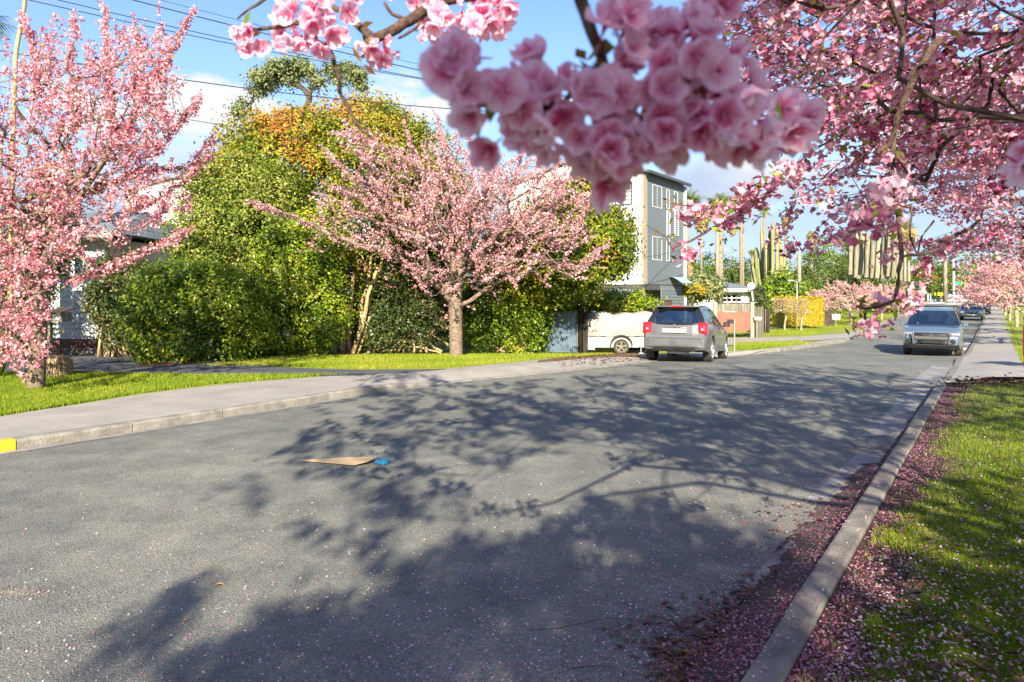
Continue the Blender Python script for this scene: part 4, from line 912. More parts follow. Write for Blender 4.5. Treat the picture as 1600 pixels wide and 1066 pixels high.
# --- other cars along the street
sedan = dict(hatch); sedan = {**hatch, 'mirror_mat': M['plastic']}
def far_front(t, spec, lamp=.72):
    for s in (1, -1):
        q = MB(); q.bbox(spec['L']/2-.14, spec['L']/2-.01, min(s*.45, s*.72), max(s*.45, s*.72), lamp-.08, lamp+.05, .03); q.build('headlight', M['lampclear'], t)
    q = MB(); q.bbox(spec['L']/2-.06, spec['L']/2+.012, -.26, .26, .45, .56, .005); q.build('number_plate', M['plate'], t)
    q = MB(); q.bbox(spec['L']/2-.06, spec['L']/2+.006, -.42, .42, .58, .68, .01); q.build('grille', M['plastic'], t)
def on_street(px, Y, az): p = P(px, 470, Y); return (p[0], p[1], float(zg(Y)))
dk = car('small_car', 'small dark green car parked behind the off-roader, its front towards us', sedan, on_street(1519, 58, 0), 180+36, M['darkpaint'], detail=1)
far_front(dk, sedan)
bk = car('small_car', 'black car farther up the right kerb, mostly hidden by the dark green one', sedan, on_street(1533, 72, 0), 180+36, M['blackpaint'], detail=1); far_front(bk, sedan)
rd = car('small_car', 'red hatchback at the left kerb near the crossroads, its tail towards us', sedan, on_street(1431, 94, 0), 35, M['redpaint'], detail=1)
for s in (1, -1):
    q = MB(); q.bbox(-2.16, -2.06, min(s*.60, s*.78), max(s*.60, s*.78), .78, 1.02, .02); q.build('tail_lamp', M['lampred'], rd)
q = MB(); q.bbox(-2.22, -2.1, -.26, .26, .56, .68, .005); q.build('number_plate', M['plate'], rd)
wv = car('crossing_car', 'white car on the crossroads behind the pink trees', sedan, (*P(1519, 0, 128)[:2], float(zg(128))), 100, M['whitepaint'], detail=1)
sv2 = car('crossing_car', 'pale silver car crossing the junction left of the white one', sedan, (*P(1498, 0, 124)[:2], float(zg(124))), 105, M['bluesilver'], detail=1)
# covered camper trailer on the verge
tb = Gd(962, 541, KH); TY = 22.6
tr = thing('camper_trailer', 'low white trailer under a sagging cream canvas cover beside the tarred pole', 'trailer', (P(962, 0, TY)[0], TY, float(zg(TY))+KH), R(0))
x0 = P(913, 0, TY)[0]-tr.location[0]; x1 = P(1025, 0, TY)[0]-tr.location[0]
q = MB(); q.bbox(x0+.02, x1, 0, 1.7, .20, .66, .03); q.build('trailer_body', M['trailer'], tr)
q = MB(); q.box(x0, x0+.33, -.02, 0, .12, .64); q.box(x0+.32, x0+.345, -.03, 0.01, .10, .66); q.build('front_panel', simple('grey_panel', (.30, .33, .33), .6), tr)
V = []; Fc = []; nu, nv = 40, 9
for i in range(nu+1):
    u = i/nu
    for j in range(nv+1):
        v = j/nv; x = x0-.02+(x1-x0)*u; sag = .035*math.sin(u*9)+.03*math.sin(u*21+1)-.05*(u < .15)*(.15-u)/.15*6
        if j <= 6: w = j/6; y = -.06-.03*math.sin(w*3.1)+.012*math.sin(u*40+w*3); z = .60+.62*w+sag*w
        else: w = (j-6)/3; y = -.06+1.85*w; z = 1.22+sag+.12*math.sin(w*math.pi)
        V.append((x, y, z))
for i in range(nu):
    for j in range(nv): Fc.append((i*(nv+1)+j, (i+1)*(nv+1)+j, (i+1)*(nv+1)+j+1, i*(nv+1)+j+1))
mk('canvas_cover', V, Fc, M['tarp'], tr, smooth=True)
q = MB(); q.tube([(x0, -.075, .60), (0, -.08, .585), (x1, -.075, .60)], .012, 5); q.build('cover_rope', M['beige'], tr)
wheel(tr, (.18, .02, .22), .26, .18, -1, 5, 'fencewood')
q = MB()
for k in range(13):
    a = math.pi*k/12; b = math.pi*(k+1)/12
    if k < 12: q.obox((.18+.35*math.cos((a+b)/2), -.03, .27+.33*math.sin((a+b)/2)), (-math.sin((a+b)/2), 0, math.cos((a+b)/2)), (0, 1, 0), (math.cos((a+b)/2), 0, math.sin((a+b)/2)), .05, .09, .02)
q.build('mudguard', M['plastic'], tr)
q = MB(); q.tube([(.83, -.05, .30), (.83, -.05, .02)], .02, 6); q.bbox(.76, .90, -.12, .02, 0, .03, .005); q.bbox(.76, .86, -.09, -.02, .22, .34, .01); q.build('jack_leg', M['metal'], tr)
# ------------------------------------------------------------------ buildings, fences, poles
def frame2(o, u):
    u = np.array([u[0], u[1], 0.])/math.hypot(u[0], u[1]); n = np.array([u[1], -u[0], 0.]); return np.array(o, float), u, n
class Wall:
    """a wall through o along u; (s, z) points on it, d = stand-off towards its outer normal"""
    def __init__(w, o, u): w.o, w.u, w.n = frame2(o, u)
    def p(w, s, z, d=0.0): return w.o+w.u*s+np.array([0, 0, z])+w.n*d
    def box(w, mb, s0, s1, z0, z1, d0, d1):
        V = [w.p(s, z, d) for z in (z0, z1) for s, d in ((s0, d0), (s1, d0), (s1, d1), (s0, d1))]
        mb.add(V, [(0, 3, 2, 1), (4, 5, 6, 7), (0, 1, 5, 4), (1, 2, 6, 5), (2, 3, 7, 6), (3, 0, 4, 7)]); return mb
    def window(w, par, s0, s1, z0, z1, mul=(0.5,), fr='frame', gl='winglass', t=.04, label=None, trans=()):
        m = MB(); 
        for a, b, c, d in ((s0-t, s1+t, z0-t, z0), (s0-t, s1+t, z1, z1+t), (s0-t, s0, z0, z1), (s1, s1+t, z0, z1)): w.box(m, a, b, c, d, -.02, .045)
        for k in mul: sc_ = s0+(s1-s0)*k; w.box(m, sc_-t*.4, sc_+t*.4, z0, z1, -.01, .035)
        for k in trans: zc = z0+(z1-z0)*k; w.box(m, s0, s1, zc-t*.4, zc+t*.4, -.01, .033)
        f = m.build('window', M[fr], par)
        g = MB(); w.box(g, s0, s1, z0, z1, .006, .014); g.build('pane', M[gl], f)
        bk = MB(); w.box(bk, s0, s1, z0, z1, -.02, .002); bk.build('blind', M['backingc'], f)  # flat dark sheet stands in for the room behind the glass
        return f
M['backingc'] = simple('window_dark', (0.16, 0.19, 0.20), 0.7, vary=0.3, scale=1.5)
def boards(w, par, s0, s1, z0, z1, pitch, mat, d=0.0, limit=300):
    k = int((z1-z0)/pitch)
    for i in range(k):
        a = z0+i*pitch; b = min(a+pitch, z1); m = MB()
        V = [w.p(s, z, dd) for s in (s0, s1) for z, dd in ((a, d+.0), (a, d+.042), (b, d+.012), (b, d+0.0))]
        m.add(V, [(0, 1, 2, 3), (7, 6, 5, 4), (0, 4, 5, 1), (1, 5, 6, 2), (2, 6, 7, 3), (3, 7, 4, 0)]); m.build('weatherboard', mat, par)

# --- white and grey three-storey townhouse
with world_coords():
    CY = 35.0; c = np.array([P(1007, 0, CY)[0], CY]); gz = float(zg(CY))
    th = thing('townhouse', 'three-storey townhouse with white end wall and grey street side above a dark undercroft', 'house', (c[0], c[1], gz))
    ug = np.array([.588, .809]); uw = np.array([-.809, .588])
    zb = EYE+(HY-444)/F*CY; zt = EYE+(HY-269)/F*CY
    W1 = Wall((c[0], c[1], 0), -uw); W1.n = np.array([-ug[0], -ug[1], 0.])
    Wd = 8.6; Ln = 5.2; rid = 1.0
    # gable end wall: lies from s=0 (corner) to s=-Wd
    core = MB()
    A = [W1.p(0, zb), W1.p(-Wd, zb), W1.p(-Wd, zt), W1.p(-Wd/2, zt+rid), W1.p(0, zt)]
    core.prism(A, (ug[0]*Ln, ug[1]*Ln, 0)); core.build('upper_wall', M['whiteboard'], th)
    k = int((zt+rid-zb)/.21)
    for i in range(k):
        a = zb+i*.21; b = a+.21; cut = max(0, (b-zt)/rid)*Wd/2
        if cut > Wd/2-.3: break
        m = MB(); s0, s1 = -Wd+cut, -cut-.12
        V = [W1.p(s, z, dd) for s in (s0, s1) for z, dd in ((a, 0), (a, .026), (b, .010), (b, 0))]
        m.add(V, [(0, 1, 2, 3), (7, 6, 5, 4), (0, 4, 5, 1), (1, 5, 6, 2), (2, 6, 7, 3), (3, 7, 4, 0)]); m.build('weatherboard', M['whiteboard'], th)
    def s_at(px, wall, lo=-20, hi=20):
        ss = np.linspace(lo, hi, 4000); pts = wall.o[None]+wall.u[None]*ss[:, None]; q = CX+F*pts[:, 0]/pts[:, 1]; return float(ss[np.argmin(abs(q-px))])
    def z_at(py, wall, s): Y = wall.p(s, 0)[1]; return EYE+(HY-py)/F*Y
    sa, sb = s_at(938, W1), s_at(986.5, W1); W1.window(th, sa, sb, z_at(318, W1, sb), z_at(286, W1, sb), (0.5,), t=.06)
    sa, sb = s_at(938, W1), s_at(986.5, W1); W1.window(th, sa, sb, z_at(404, W1, sb), z_at(368, W1, sb), (0.5,), t=.06)
    sa, sb = s_at(862, W1), s_at(885, W1); W1.window(th, sa, sb, z_at(318, W1, sb), z_at(286, W1, sb), (0.5,), t=.06)
    m = MB(); W1.box(m, -.13, .0, zb-.02, zt+.02, -.0, .05); m.build('corner_board', M['beige'], th)
    W2 = Wall((c[0], c[1], 0), ug); W2.n = np.array([ug[1], -ug[0], 0.])
    m = MB(); W2.box(m, .0, Ln, zb, zt-.02, .0, .03); m.build('street_wall', M['greywall'], th)
    m = MB(); W2.box(m, -.04, .24, zb-.02, zt-.02, .03, .06); m.build('corner_board', M['beige'], th)
    for px0, px1, y0, y1, mul in ((1019, 1033, 322, 289, (.5,)), (1041, 1045, 325, 297, ()), (1053, 1058, 326, 300, ()), (1019, 1033, 405, 370, (.5,)), (1041, 1045, 407, 373, ())):
        sa, sb = s_at(px0, W2), s_at(px1, W2); W2.window(th, sa, sb, z_at(y0, W2, sa), z_at(y1, W2, sa), mul, fr='white', t=.032)
    for px0, px1 in ((1041, 1045.5), (1053, 1059)):
        sa, sb = s_at(px0, W2), s_at(px1, W2); m = MB(); z0, z1 = z_at(368, W2, sa), z_at(330, W2, sa)
        W2.box(m, sa, sa+.04, z0, z1, .03, .07); W2.box(m, sb-.04, sb, z0, z1, .03, .07)
        for q in range(12): zz = z0+(z1-z0)*q/11; W2.box(m, sa, sb, zz, zz+.03, .035, .065)
        m.build('reflection_slats', M['white'], th)  # white slats stand for ladder-shaped reflections on the wall
    rf = MB(); ov = .25
    e1 = W1.p(.25, zt-.03, ov); r1 = W1.p(-Wd/2, zt+rid+.06, ov); e2 = W1.p(-Wd-.25, zt-.03, ov); off = (ug[0]*(Ln+2*ov), ug[1]*(Ln+2*ov), 0)
    up = np.array([0, 0, .12]); rf.prism([e1, r1, r1+up, e1+up], off); rf.prism([r1, e2, e2+up, r1+up], off); rf.build('roof', M['roofgrey'], th)
    g = MB(); g.prism([W1.p(.25, zt-.08, ov), W1.p(.40, zt-.08, ov), W1.p(.40, zt+.06, ov), W1.p(.25, zt+.06, ov)], off); g.build('gutter', M['frame'], th)
    m = MB(); W2.box(m, Ln-.05, Ln+.10, gz, zt-.1, .04, .16); m.build('downpipe', M['white'], th)
    # undercroft
    m = MB(); m.prism([W1.p(0.0, zb-.30, -.02), W1.p(-Wd, zb-.30, -.02), W1.p(-Wd, zb-.003, -.02), W1.p(0, zb-.003, -.02)], (ug[0]*Ln*.99, ug[1]*Ln*.99, 0)); m.build('soffit_beam', M['darkwall'], th)
    m = MB(); m.prism([W1.p(0, gz, -2.6), W1.p(-Wd, gz, -2.6), W1.p(-Wd, zb-.30, -2.6), W1.p(0, zb-.30, -2.6)], (ug[0]*2.4, ug[1]*2.4, 0)); m.build('ground_floor_wall', M['greywall'], th)
    m = MB(); W1.box(m, -.30, -.08, gz, zb-.30, -.25, -.05); m.build('post', simple('peach_post', (.62, .42, .26), .7), th)
    W3 = Wall(W1.p(0, 0, -2.6)*[1, 1, 0], -uw); W3.n = W1.n
    W3.window(th, -2.6, -1.3, gz+.5, gz+1.9, (.5,), fr='white'); W3.window(th, -5.6, -4.4, gz+.9, gz+1.9, (.5,), fr='white')
    m = MB(); W2.box(m, 2.0, Ln, gz, zb-.05, .0, .05); m.build('street_ground_wall', M['greywall'], th)
    boards(Wall(W2.p(2.0, 0, .052)*[1, 1, 0], ug), th, 0, Ln-2.05, gz+.05, zb-.1, .17, M['greywall'])
    # curved canopy
    V = []; Fc = []
    for i in range(9):
        a = i/8; dd = .05+.75*a; zz = z_at(441, W2, 3)+.35*math.sin((1-a)*math.pi/2)-.05
        for s in (3.0, 4.6): V.append(W2.p(s, zz, dd))
    for i in range(8): Fc.append((2*i, 2*i+1, 2*i+3, 2*i+2))
    mk('door_canopy', V, Fc, simple('canopy_blue', (.35, .50, .62), .3, .1), th)
# --- low single-storey wing and deck wall behind the trailer
with world_coords():
    YY = 30.0; a = P(836, 0, YY); b = P(912, 0, YY)
    w = thing('outbuilding', 'grey weatherboard outbuilding glimpsed between the round tree and tarred pole', 'shed', (a[0], YY, float(zg(YY))))
    m = MB(); m.box(a[0], P(990, 0, YY)[0], YY, YY+3, zg(YY), P(0, 452, YY)[2]); m.build('wall', M['greywall'], w)
    boards(Wall((a[0], YY-.001, 0), (1, 0)), w, 0, b[0]-a[0], float(zg(YY))+.1, P(0, 452, YY)[2], .16, M['greywall'])
    W5 = Wall((a[0], YY-.001, 0), (1, 0)); W5.window(w, s_at(920, W5), s_at(927, W5), P(0, 476, YY)[2], P(0, 456, YY)[2], (), fr='white')
    m = MB(); m.box(P(970, 0, 25)[0], P(1050, 0, 25)[0], 25, 25.12, zg(25)+KH, P(0, 470, 25)[2]); 
    dw = thing('garden_wall', 'dark timber wall standing behind the canvas-covered trailer', 'wall', (P(1000, 0, 25)[0], 25, float(zg(25)))); m.build('panel', M['fencedark'], dw)
    m = MB(); m.box(P(969, 0, 25)[0], P(1051, 0, 25)[0], 24.97, 25.15, P(0, 470, 25)[2], P(0, 468.6, 25)[2]); m.build('capping', M['fencedark'], dw)

# --- corrugated steel fence panel
YY = 22.3; xa, xb = P(842, 0, YY)[0], P(902, 0, YY)[0]; zb_ = float(zg(YY))+KH; zt_ = P(0, 485.5, YY)[2]
cf = thing('steel_fence', 'blue-grey corrugated steel fence panel left of the tarred pole', 'fence', ((xa+xb)/2, YY, zb_))
hw = (xb-xa)/2; rib = 2*hw/17; V = []; Fc = []
for k in range(17*8+1):
    x = -hw+2*hw*k/(17*8); ph = (k % 8)/8*2*math.pi; y = -.036*math.cos(ph)
    V += [(x, y, 0.04), (x, y, zt_-zb_-.03)]
for k in range(17*8): Fc.append((2*k, 2*k+2, 2*k+3, 2*k+1))
mk('corrugated_sheet', V, Fc, M['galv'], cf, smooth=True)
q = MB(); q.bbox(-hw-.03, hw+.03, -.05, .05, zt_-zb_-.03, zt_-zb_+.03, .01); q.build('top_rail', M['fencedark'], cf)
for x in (-hw-.02, hw+.0): q = MB(); q.box(x-.04, x+.04, .03, .11, 0, zt_-zb_-.032); q.build('post', M['fencewood'], cf)

# --- poles and wires
def pole(name, label, px, Y, py_top, r, mat, cat='pole', base=None, arms=(), rt=None, group=None, zbase=None):
    X = (px-CX)/F*Y; z0 = float(zg(Y))+KH-.05 if zbase is None else zbase; z1 = P(0, py_top, Y)[2]
    t = thing(name, label, cat, (X, Y, z0), group=group)
    q = MB(); q.tube([(0, 0, 0), (0, 0, (z1-z0)*.5), (0, 0, z1-z0)], r, 10, rt or r*.8); q.build('post', M[mat], t, smooth=True)
    for (dz, hl, ang, th_) in arms:
        q = MB(); u = np.array([math.cos(R(ang)), math.sin(R(ang)), 0]); q.obox((0, 0, z1-z0-dz), u, (-u[1], u[0], 0), (0, 0, 1), hl, th_, th_)
        o = q.build('crossarm', M[mat], t)
        for k in (-.9, -.45, .45, .9): q = MB(); q.lathe([(.045, 0), (.05, .08), (.02, .12), (0.001, .12)], tuple(u*hl*k+np.array([0, 0, z1-z0-dz+th_])), 'z', 8); q.build('insulator', M['white'], o)
    return t
up = pole('utility_pole', 'black tarred utility pole between the steel fence and the covered trailer', 906, 22.4, 118, .105, 'poledark', 'utility pole', arms=((.3, 1.1, 35, .05), (1.0, .8, 35, .05)))
q = MB(); zj = P(0, 440, 22.4)[2]-up.location[2]; q.tube([(0, 0, zj), (0, 0, 8.9)], .112, 10, .09); o = q.build('bare_upper_post', M['pole'], up, smooth=True)
q = MB(); q.bbox(.10, .26, -.06, .06, 0, 1.45, .01); q.build('stub_brace', M['poledark'], up)
q = MB(); q.box(-.13, -.08, -.03, .03, .4, zj); q.build('cable_guard', M['black'], up)
top = np.array([up.location[0], 22.4]); 
def wire(a, b, sag, r, label):
    a, b = np.array(a, float), np.array(b, float); t = thing('power_line', label, 'wire', a, group='overhead wires')
    pts = [(a+(b-a)*k/24-np.array([0, 0, 4*sag*(k/24)*(1-k/24)]))-a for k in range(25)]; q = MB(); q.tube(pts, r, 5); q.build('cable', M['black'], t); return t
def wire_px(xl, yl, xr, yr, r, sag, label):
    # a wire whose ground track runs from the far-left pole to the utility pole
    A0 = np.array([-16, 14.]); B0 = np.array([2.23, 22.4])
    def at(px): k = (px-CX)/F; t = (A0[0]-k*A0[1])/(k*(B0[1]-A0[1])-(B0[0]-A0[0])); return t, A0+(B0-A0)*t
    t1, p1 = at(xl); t2, p2 = at(xr); z1 = EYE+(HY-yl)/F*p1[1]; z2 = EYE+(HY-yr)/F*p2[1]; sl_ = (z2-z1)/(t2-t1)
    a = np.array([*A0, z1-sl_*t1+sag*.6]); b = np.array([*B0, z2+sl_*(1-t2)+sag*.2]); wire(a, b, sag, r, label)
wire_px(75, 0, 690, 121, .011, .35, 'third overhead wire from the top of the sky above the left cherry tree')
wire_px(125, 0, 680, 118, .011, .35, 'second overhead wire from the top, nearly touching the third at its far end')
wire_px(237, 0, 690, 112, .014, .25, 'thickest overhead wire crossing the sky above the round treetop')
wire_px(282, 0, 690, 103, .007, .25, 'faint thin topmost overhead wire')
wire_px(22, 76, 700, 159, .013, .5, 'low overhead wire running just over the dome-shaped tree')
wire_px(255, 171, 372, 189, .009, .3, 'lowest overhead wire passing behind the dome-shaped tree')
wire((top[0], 22.4, 5.6), (12.5, 42, 4.2), .5, .012, 'drooping service wire across the white townhouse wall')
wire((top[0], 22.4, 6.6), (14, 60, 9.5), .6, .012, 'upper service wire across the townhouse window')
wire((top[0], 22.4, 6.2), (14, 60, 8.6), .7, .012, 'middle service wire across the townhouse window')
wire((top[0], 22.4, 2.9), (9.7, 39.0, 4.3), .2, .010, 'low service wire rising to the grey townhouse side')
pole('utility_pole', 'distant timber power pole with crossarm against the sky beyond the grey-roofed house', 1161, 95, 335, .16, 'pole', 'utility pole', arms=((5.0, 2.9, 8, .07), (.6, 1.6, 8, .07)))
pole('utility_pole', 'bare timber pole beside the palm trunk at the grey-roofed house', 1121, 41, 342, .12, 'pole', 'utility pole')
pole('utility_pole', 'grey timber pole in front of the tall green bush', 1249, 52, 395, .16, 'pole', 'utility pole', arms=())
lp = pole('lamp_post', 'thin metal post with a small lamp arm beside the golden hedge', 1245.5, 40, 440, .035, 'metal', 'street lamp')
q = MB(); q.tube([(0, 0, 2.9), (-.35, 0, 2.98)], .02, 6); q.bbox(-.55, -.28, -.05, .05, 2.93, 3.0, .01); q.build('lamp_arm', M['metal'], lp)
pole('utility_pole', 'tall timber pole standing behind the yellow sign', 1477, 118, 372, .38, 'pole', 'utility pole', rt=.26)
ns = pole('name_sign_post', 'white post carrying a green street name blade at the crossroads', 1490.5, 112, 405, .20, 'white', 'street sign')
q = MB(); q.box(.2, 1.5, -.04, .04, (461-443)/F*112+1.7-ns.location[2]-.25, (461-443)/F*112+1.7-ns.location[2]+.25); q.build('name_blade', M['signgreen'], ns)
pole('marker_post', 'pale post standing left of the red car', 1421, 90, 450, .16, 'white', 'post')
pole('utility_pole', 'pale timber pole behind the red car', 1438, 105, 395, .20, 'pole', 'utility pole')
for px, g in ((1450, 'left'), (1454, 'right')): pole('marker_post', '%s one of the two slim white marker posts beside the yellow sign' % g, px, 116, 459, .10, 'white', 'post', group='slim white posts by the crossroads')
ys_ = thing('road_sign', 'long yellow board on two posts at the head of the junction', 'sign', (*P(1467, 0, 117)[:2], float(zg(117))))
z1 = P(0, 457.5, 117)[2]-ys_.location[2]; z0 = P(0, 462, 117)[2]-ys_.location[2]
q = MB(); q.box(-.72, .72, -.03, .03, z0, z1); q.build('board', M['signyellow'], ys_)
for x in (-.38, .38): q = MB(); q.box(x-.05, x+.05, .03, .1, 0, z1); q.build('post', M['metal'], ys_)
for k in range(4):
    q = MB(); x = -.54+.36*k; q.prism([(x-.06, -.034, z0+.05), (x+.0, -.034, z0+.05), (x+.08, -.034, (z0+z1)/2), (x, -.034, z1-.05), (x-.06, -.034, z1-.05), (x+.02, -.034, (z0+z1)/2)], (0, .003, 0)); q.build('chevron', M['black'], ys_)
gs = thing('road_sign', 'small dark green board left of the yellow one', 'sign', (*P(1457, 0, 118)[:2], float(zg(118)))); q = MB(); q.box(-.38, .38, -.03, .03, P(0, 467, 118)[2]-gs.location[2], P(0, 462, 118)[2]-gs.location[2]); q.build('board', M['signgreen'], gs)
for x in (-.25, .25): q = MB(); q.box(x-.04, x+.04, .03, .08, 0, P(0, 463, 118)[2]-gs.location[2]); q.build('post', M['metal'], gs)

# --- red sign at the frame edge
rs = thing('sign_board', 'red board sign at the edge of the right-hand footpath', 'sign', (*Gd(1601, 574, KH)[:2], float(Gd(1601, 574, KH)[2])), R(-8))
rsY = rs.location[1]; zt1 = (461-510)/F*rsY+EYE-rs.location[2]; q = MB(); q.bbox(-.03, .75, -.02, .02, .25, zt1, .01); q.build('board', M['redsign'], rs)
for x in (-.01, .72): q = MB(); q.box(x-.022, x+.022, -.045, -.021, 0, zt1+.02); q.build('leg', M['redsign'], rs)
q = MB(); q.box(.03, .70, -.026, -.021, zt1-.28, zt1-.08); q.build('pale_band', simple('sign_pink', (.75, .45, .42), .5), rs)

# --- grey-roofed bungalow with dish
with world_coords():
    YY = 52.0; gz = float(zg(YY)); xa = P(1112, 0, YY)[0]; xb = P(1182, 0, YY)[0]; xl = P(1085, 0, YY)[0]
    bg = thing('bungalow', 'white bungalow with grey hipped roof seen over the palings', 'house', ((xa+xb)/2, YY, gz))
    ze = P(0, 453.5, YY)[2]; zr = P(0, 433, YY)[2]
    m = MB(); m.box(xl, P(1176, 0, YY)[0], YY, YY+8, gz, ze); m.build('wall', M['whiteboard'], bg)
    m = MB(); x1 = P(1187, 0, YY)[0]; o_ = .3
    V = [(xl-1, YY-.6, ze), (x1, YY-.6, ze), (x1, YY+8.6, ze), (xl-1, YY+8.6, ze), (P(1108, 0, YY)[0], YY+4, zr), (P(1136, 0, YY)[0], YY+4, zr)]
    m.add(V, [(0, 1, 5, 4), (1, 2, 5), (2, 3, 4, 5), (3, 0, 4), (3, 2, 1, 0)]); m.build('roof', M['roofgrey'], bg)
    m = MB(); m.box(xl-1, x1, YY-.66, YY-.60, ze-.14, ze+.10); m.build('fascia', M['white'], bg)
    W6 = Wall((0, YY-.001, 0), (1, 0))
    for a, b in ((1130, 1135), (1136.5, 1142), (1144, 1150), (1151, 1158)): W6.window(bg, P(a, 0, YY)[0], P(b, 0, YY)[0], P(0, 471, YY)[2], P(0, 460.5, YY)[2], (), fr='white', t=.06, trans=(.5,))
    dY = 46.0; dsh = thing('satellite_dish', 'large white satellite dish by the right end of the bungalow roof', 'satellite dish', P(1174, 462, dY))
    m = MB(); cc = P(1174, 447, dY); ax = unit(np.array([-.35, -1, .30])); a_ = unit(np.cross(ax, [0, 0, 1])); b_ = np.cross(a_, ax); rr = .26
    V = [cc-ax*.18]; 
    for rg in (.35, .7, 1.0):
        for k in range(20): t_ = 2*math.pi*k/20; V.append(cc-ax*.18*(1-rg**2)+(a_*math.cos(t_)+b_*math.sin(t_))*rr*rg)
    Fc = [(0, 1+k, 1+(k+1) % 20) for k in range(20)]+[(1+g_*20+k, 21+g_*20+k, 21+g_*20+(k+1) % 20, 1+g_*20+(k+1) % 20) for g_ in (0, 1) for k in range(20)]
    mk('dish', V, Fc, M['white'], dsh, smooth=True)
    m = MB(); m.tube([cc-ax*.18, cc-ax*.2+np.array([.1, 0, -.8]), P(1177, 470, dY)], .05, 7); m.tube([cc-b_*rr, cc+ax*.5], .015, 5); m.build('mast', M['white'], dsh)

# --- fence row right of the hatchback
with world_coords():
    YF = 33.5; gz = float(zg(YF))+KH; g = lambda px: P(px, 0, YF)[0]; zf = lambda py: P(0, py, YF)[2]
    ff = thing('board_fence', 'fence of weathered boards with a red-painted lower panel behind the hatchback', 'fence', (g(1150), YF, gz))
    n_ = 12
    for k in range(n_):
        m = MB(); a = g(1118+k*54/n_); b = g(1118+(k+1)*54/n_)-.012; m.box(a, b, YF, YF+.03, zf(487), zf(474.5)+rng.normal(0, .015)); m.build('board', M['fencewood'], ff)
    m = MB(); V = [(g(1118), YF-.045, zf(518)), (g(1166), YF-.045, zf(518)), (g(1172), YF-.045, zf(512)), (g(1172), YF-.045, zf(487.5)), (g(1118), YF-.045, zf(487.5))]; m.prism(V, (0, .035, 0)); m.build('red_panel', M['red'], ff)
    for px in (1117, 1175): m = MB(); m.box(g(px)-.09, g(px)+.09, YF-.08, YF+.08, gz-.03, zf(472)); m.build('post', M['beige'] if px > 1150 else M['beige'], ff)
    m = MB(); m.box(g(1118), g(1173), YF+.03, YF+.12, zf(475), zf(473)); m.build('top_rail', M['fencedark'], ff)
    pf = thing('paling_fence', 'lichen-grey paling fence turning away beside the white letterbox', 'fence', (g(1195), YF, gz))
    for k in range(16):
        t_ = k/16; a = np.array([g(1180)+(g(1206)-g(1180))*t_, YF+.1+1.0*t_]); b = np.array([g(1180)+(g(1206)-g(1180))*(t_+.06), YF+.1+1.0*(t_+.06)]); m = MB(); h = zf(478 if k < 3 else 480)+rng.normal(0, .02)
        m.prism([(*a, gz), (*b, gz), (*b, h-.02*(k % 2)), (*a, h)], (0, .025, 0)); m.build('paling', M['fencewood'], pf)
    for k in range(9):
        a = g(1209)+(g(1234)-g(1209))*k/9+.35; m = MB(); m.box(a, a+.13, YF+3.6, YF+3.63, float(zg(37))+.1, P(0, 483, 37.1)[2]); m.build('paling', M['fencedark'] if k % 3 else M['fencewood'], pf)
    lb = thing('letterbox', 'small white letterbox on the fence post beside the palings', 'letterbox', (g(1180), YF-.2, gz))
    m = MB(); m.bbox(g(1176), g(1186), YF-.32, YF-.05, zf(500), zf(496), .01); m.box(g(1175), g(1187), YF-.34, YF-.04, zf(496), zf(495.3)); m.build('box', M['white'], lb); m = MB(); m.box(g(1179), g(1182), YF-.2, YF-.12, gz, zf(500)); m.build('post', M['fencewood'], lb)
    # site board and white stake by the hatch nose
    sb_ = thing('dark_board', 'small black board on a pale stake just beyond the hatchback nose', 'sign', (P(1147, 0, 21.3)[0], 21.3, float(zg(21.3))+KH))
    m = MB(); m.box(P(1136, 0, 21.3)[0], P(1146.5, 0, 21.3)[0], 21.28, 21.3, P(0, 506, 21.3)[2], P(0, 499, 21.3)[2]); m.build('board', M['black'], sb_)
    m = MB(); m.box(P(1146.5, 0, 21.3)[0], P(1148.2, 0, 21.3)[0], 21.27, 21.3, float(zg(21.3))+KH, P(0, 498, 21.3)[2]); m.build('stake', M['beige'], sb_)
    bnY = 46.; bf = thing('brown_fence', 'dark brown screen fence past the golden hedge', 'fence', (P(1286, 0, bnY)[0], bnY, float(zg(bnY))+KH))
    for k in range(8):
        m = MB(); a = P(1275+k*3.6, 0, bnY)[0]; b = P(1275+(k+1)*3.6, 0, bnY)[0]-.01; m.box(a, b, bnY, bnY+.03, float(zg(bnY)), P(0, 486, bnY)[2]+.02*(k % 2)); m.build('board', M['fencedark'], bf)
    op = thing('marker_post', 'short orange marker post on the grass before the brown screen fence', 'post', (*Gd(1288.5, 508, KH)[:2], float(Gd(1288.5, 508, KH)[2]))); m = MB(); c_ = np.array(op.location); m.tube([c_, c_+[0, 0, .50]], .06, 10); m.lathe([(.06, .50), (.03, .55), (.001, .56)], c_, 'z', 10); m.build('post', M['orange'], op)
    ws = thing('small_sign', 'small white notice on a thin stake beside the pink tree', 'sign', (*Gd(1306.5, 511, KH)[:2], float(Gd(1306.5, 511, KH)[2]))); c_ = np.array(ws.location); sY = c_[1]; m = MB(); m.box(c_[0]-.26, c_[0]+.26, sY-.01, sY+.01, P(0, 499, sY)[2], P(0, 491, sY)[2]); m.build('board', M['white'], ws); m = MB(); m.tube([c_+[0, .02, 0], c_+[0, .02, .9]], .015, 6); m.build('stake', M['metal'], ws)
    mt = thing('meter_box', 'pair of white boxes on the brown fence end by the golden hedge', 'letterbox', P(1278, 493, 45.9)); m = MB(); m.box(P(1276, 0, 45.9)[0], P(1280, 0, 45.9)[0], 45.8, 45.97, P(0, 495, 45.9)[2], P(0, 490.5, 45.9)[2]); m.box(P(1276.5, 0, 45.9)[0], P(1279, 0, 45.9)[0], 45.8, 45.97, P(0, 489.5, 45.9)[2], P(0, 487, 45.9)[2]); m.build('box', M['white'], mt)

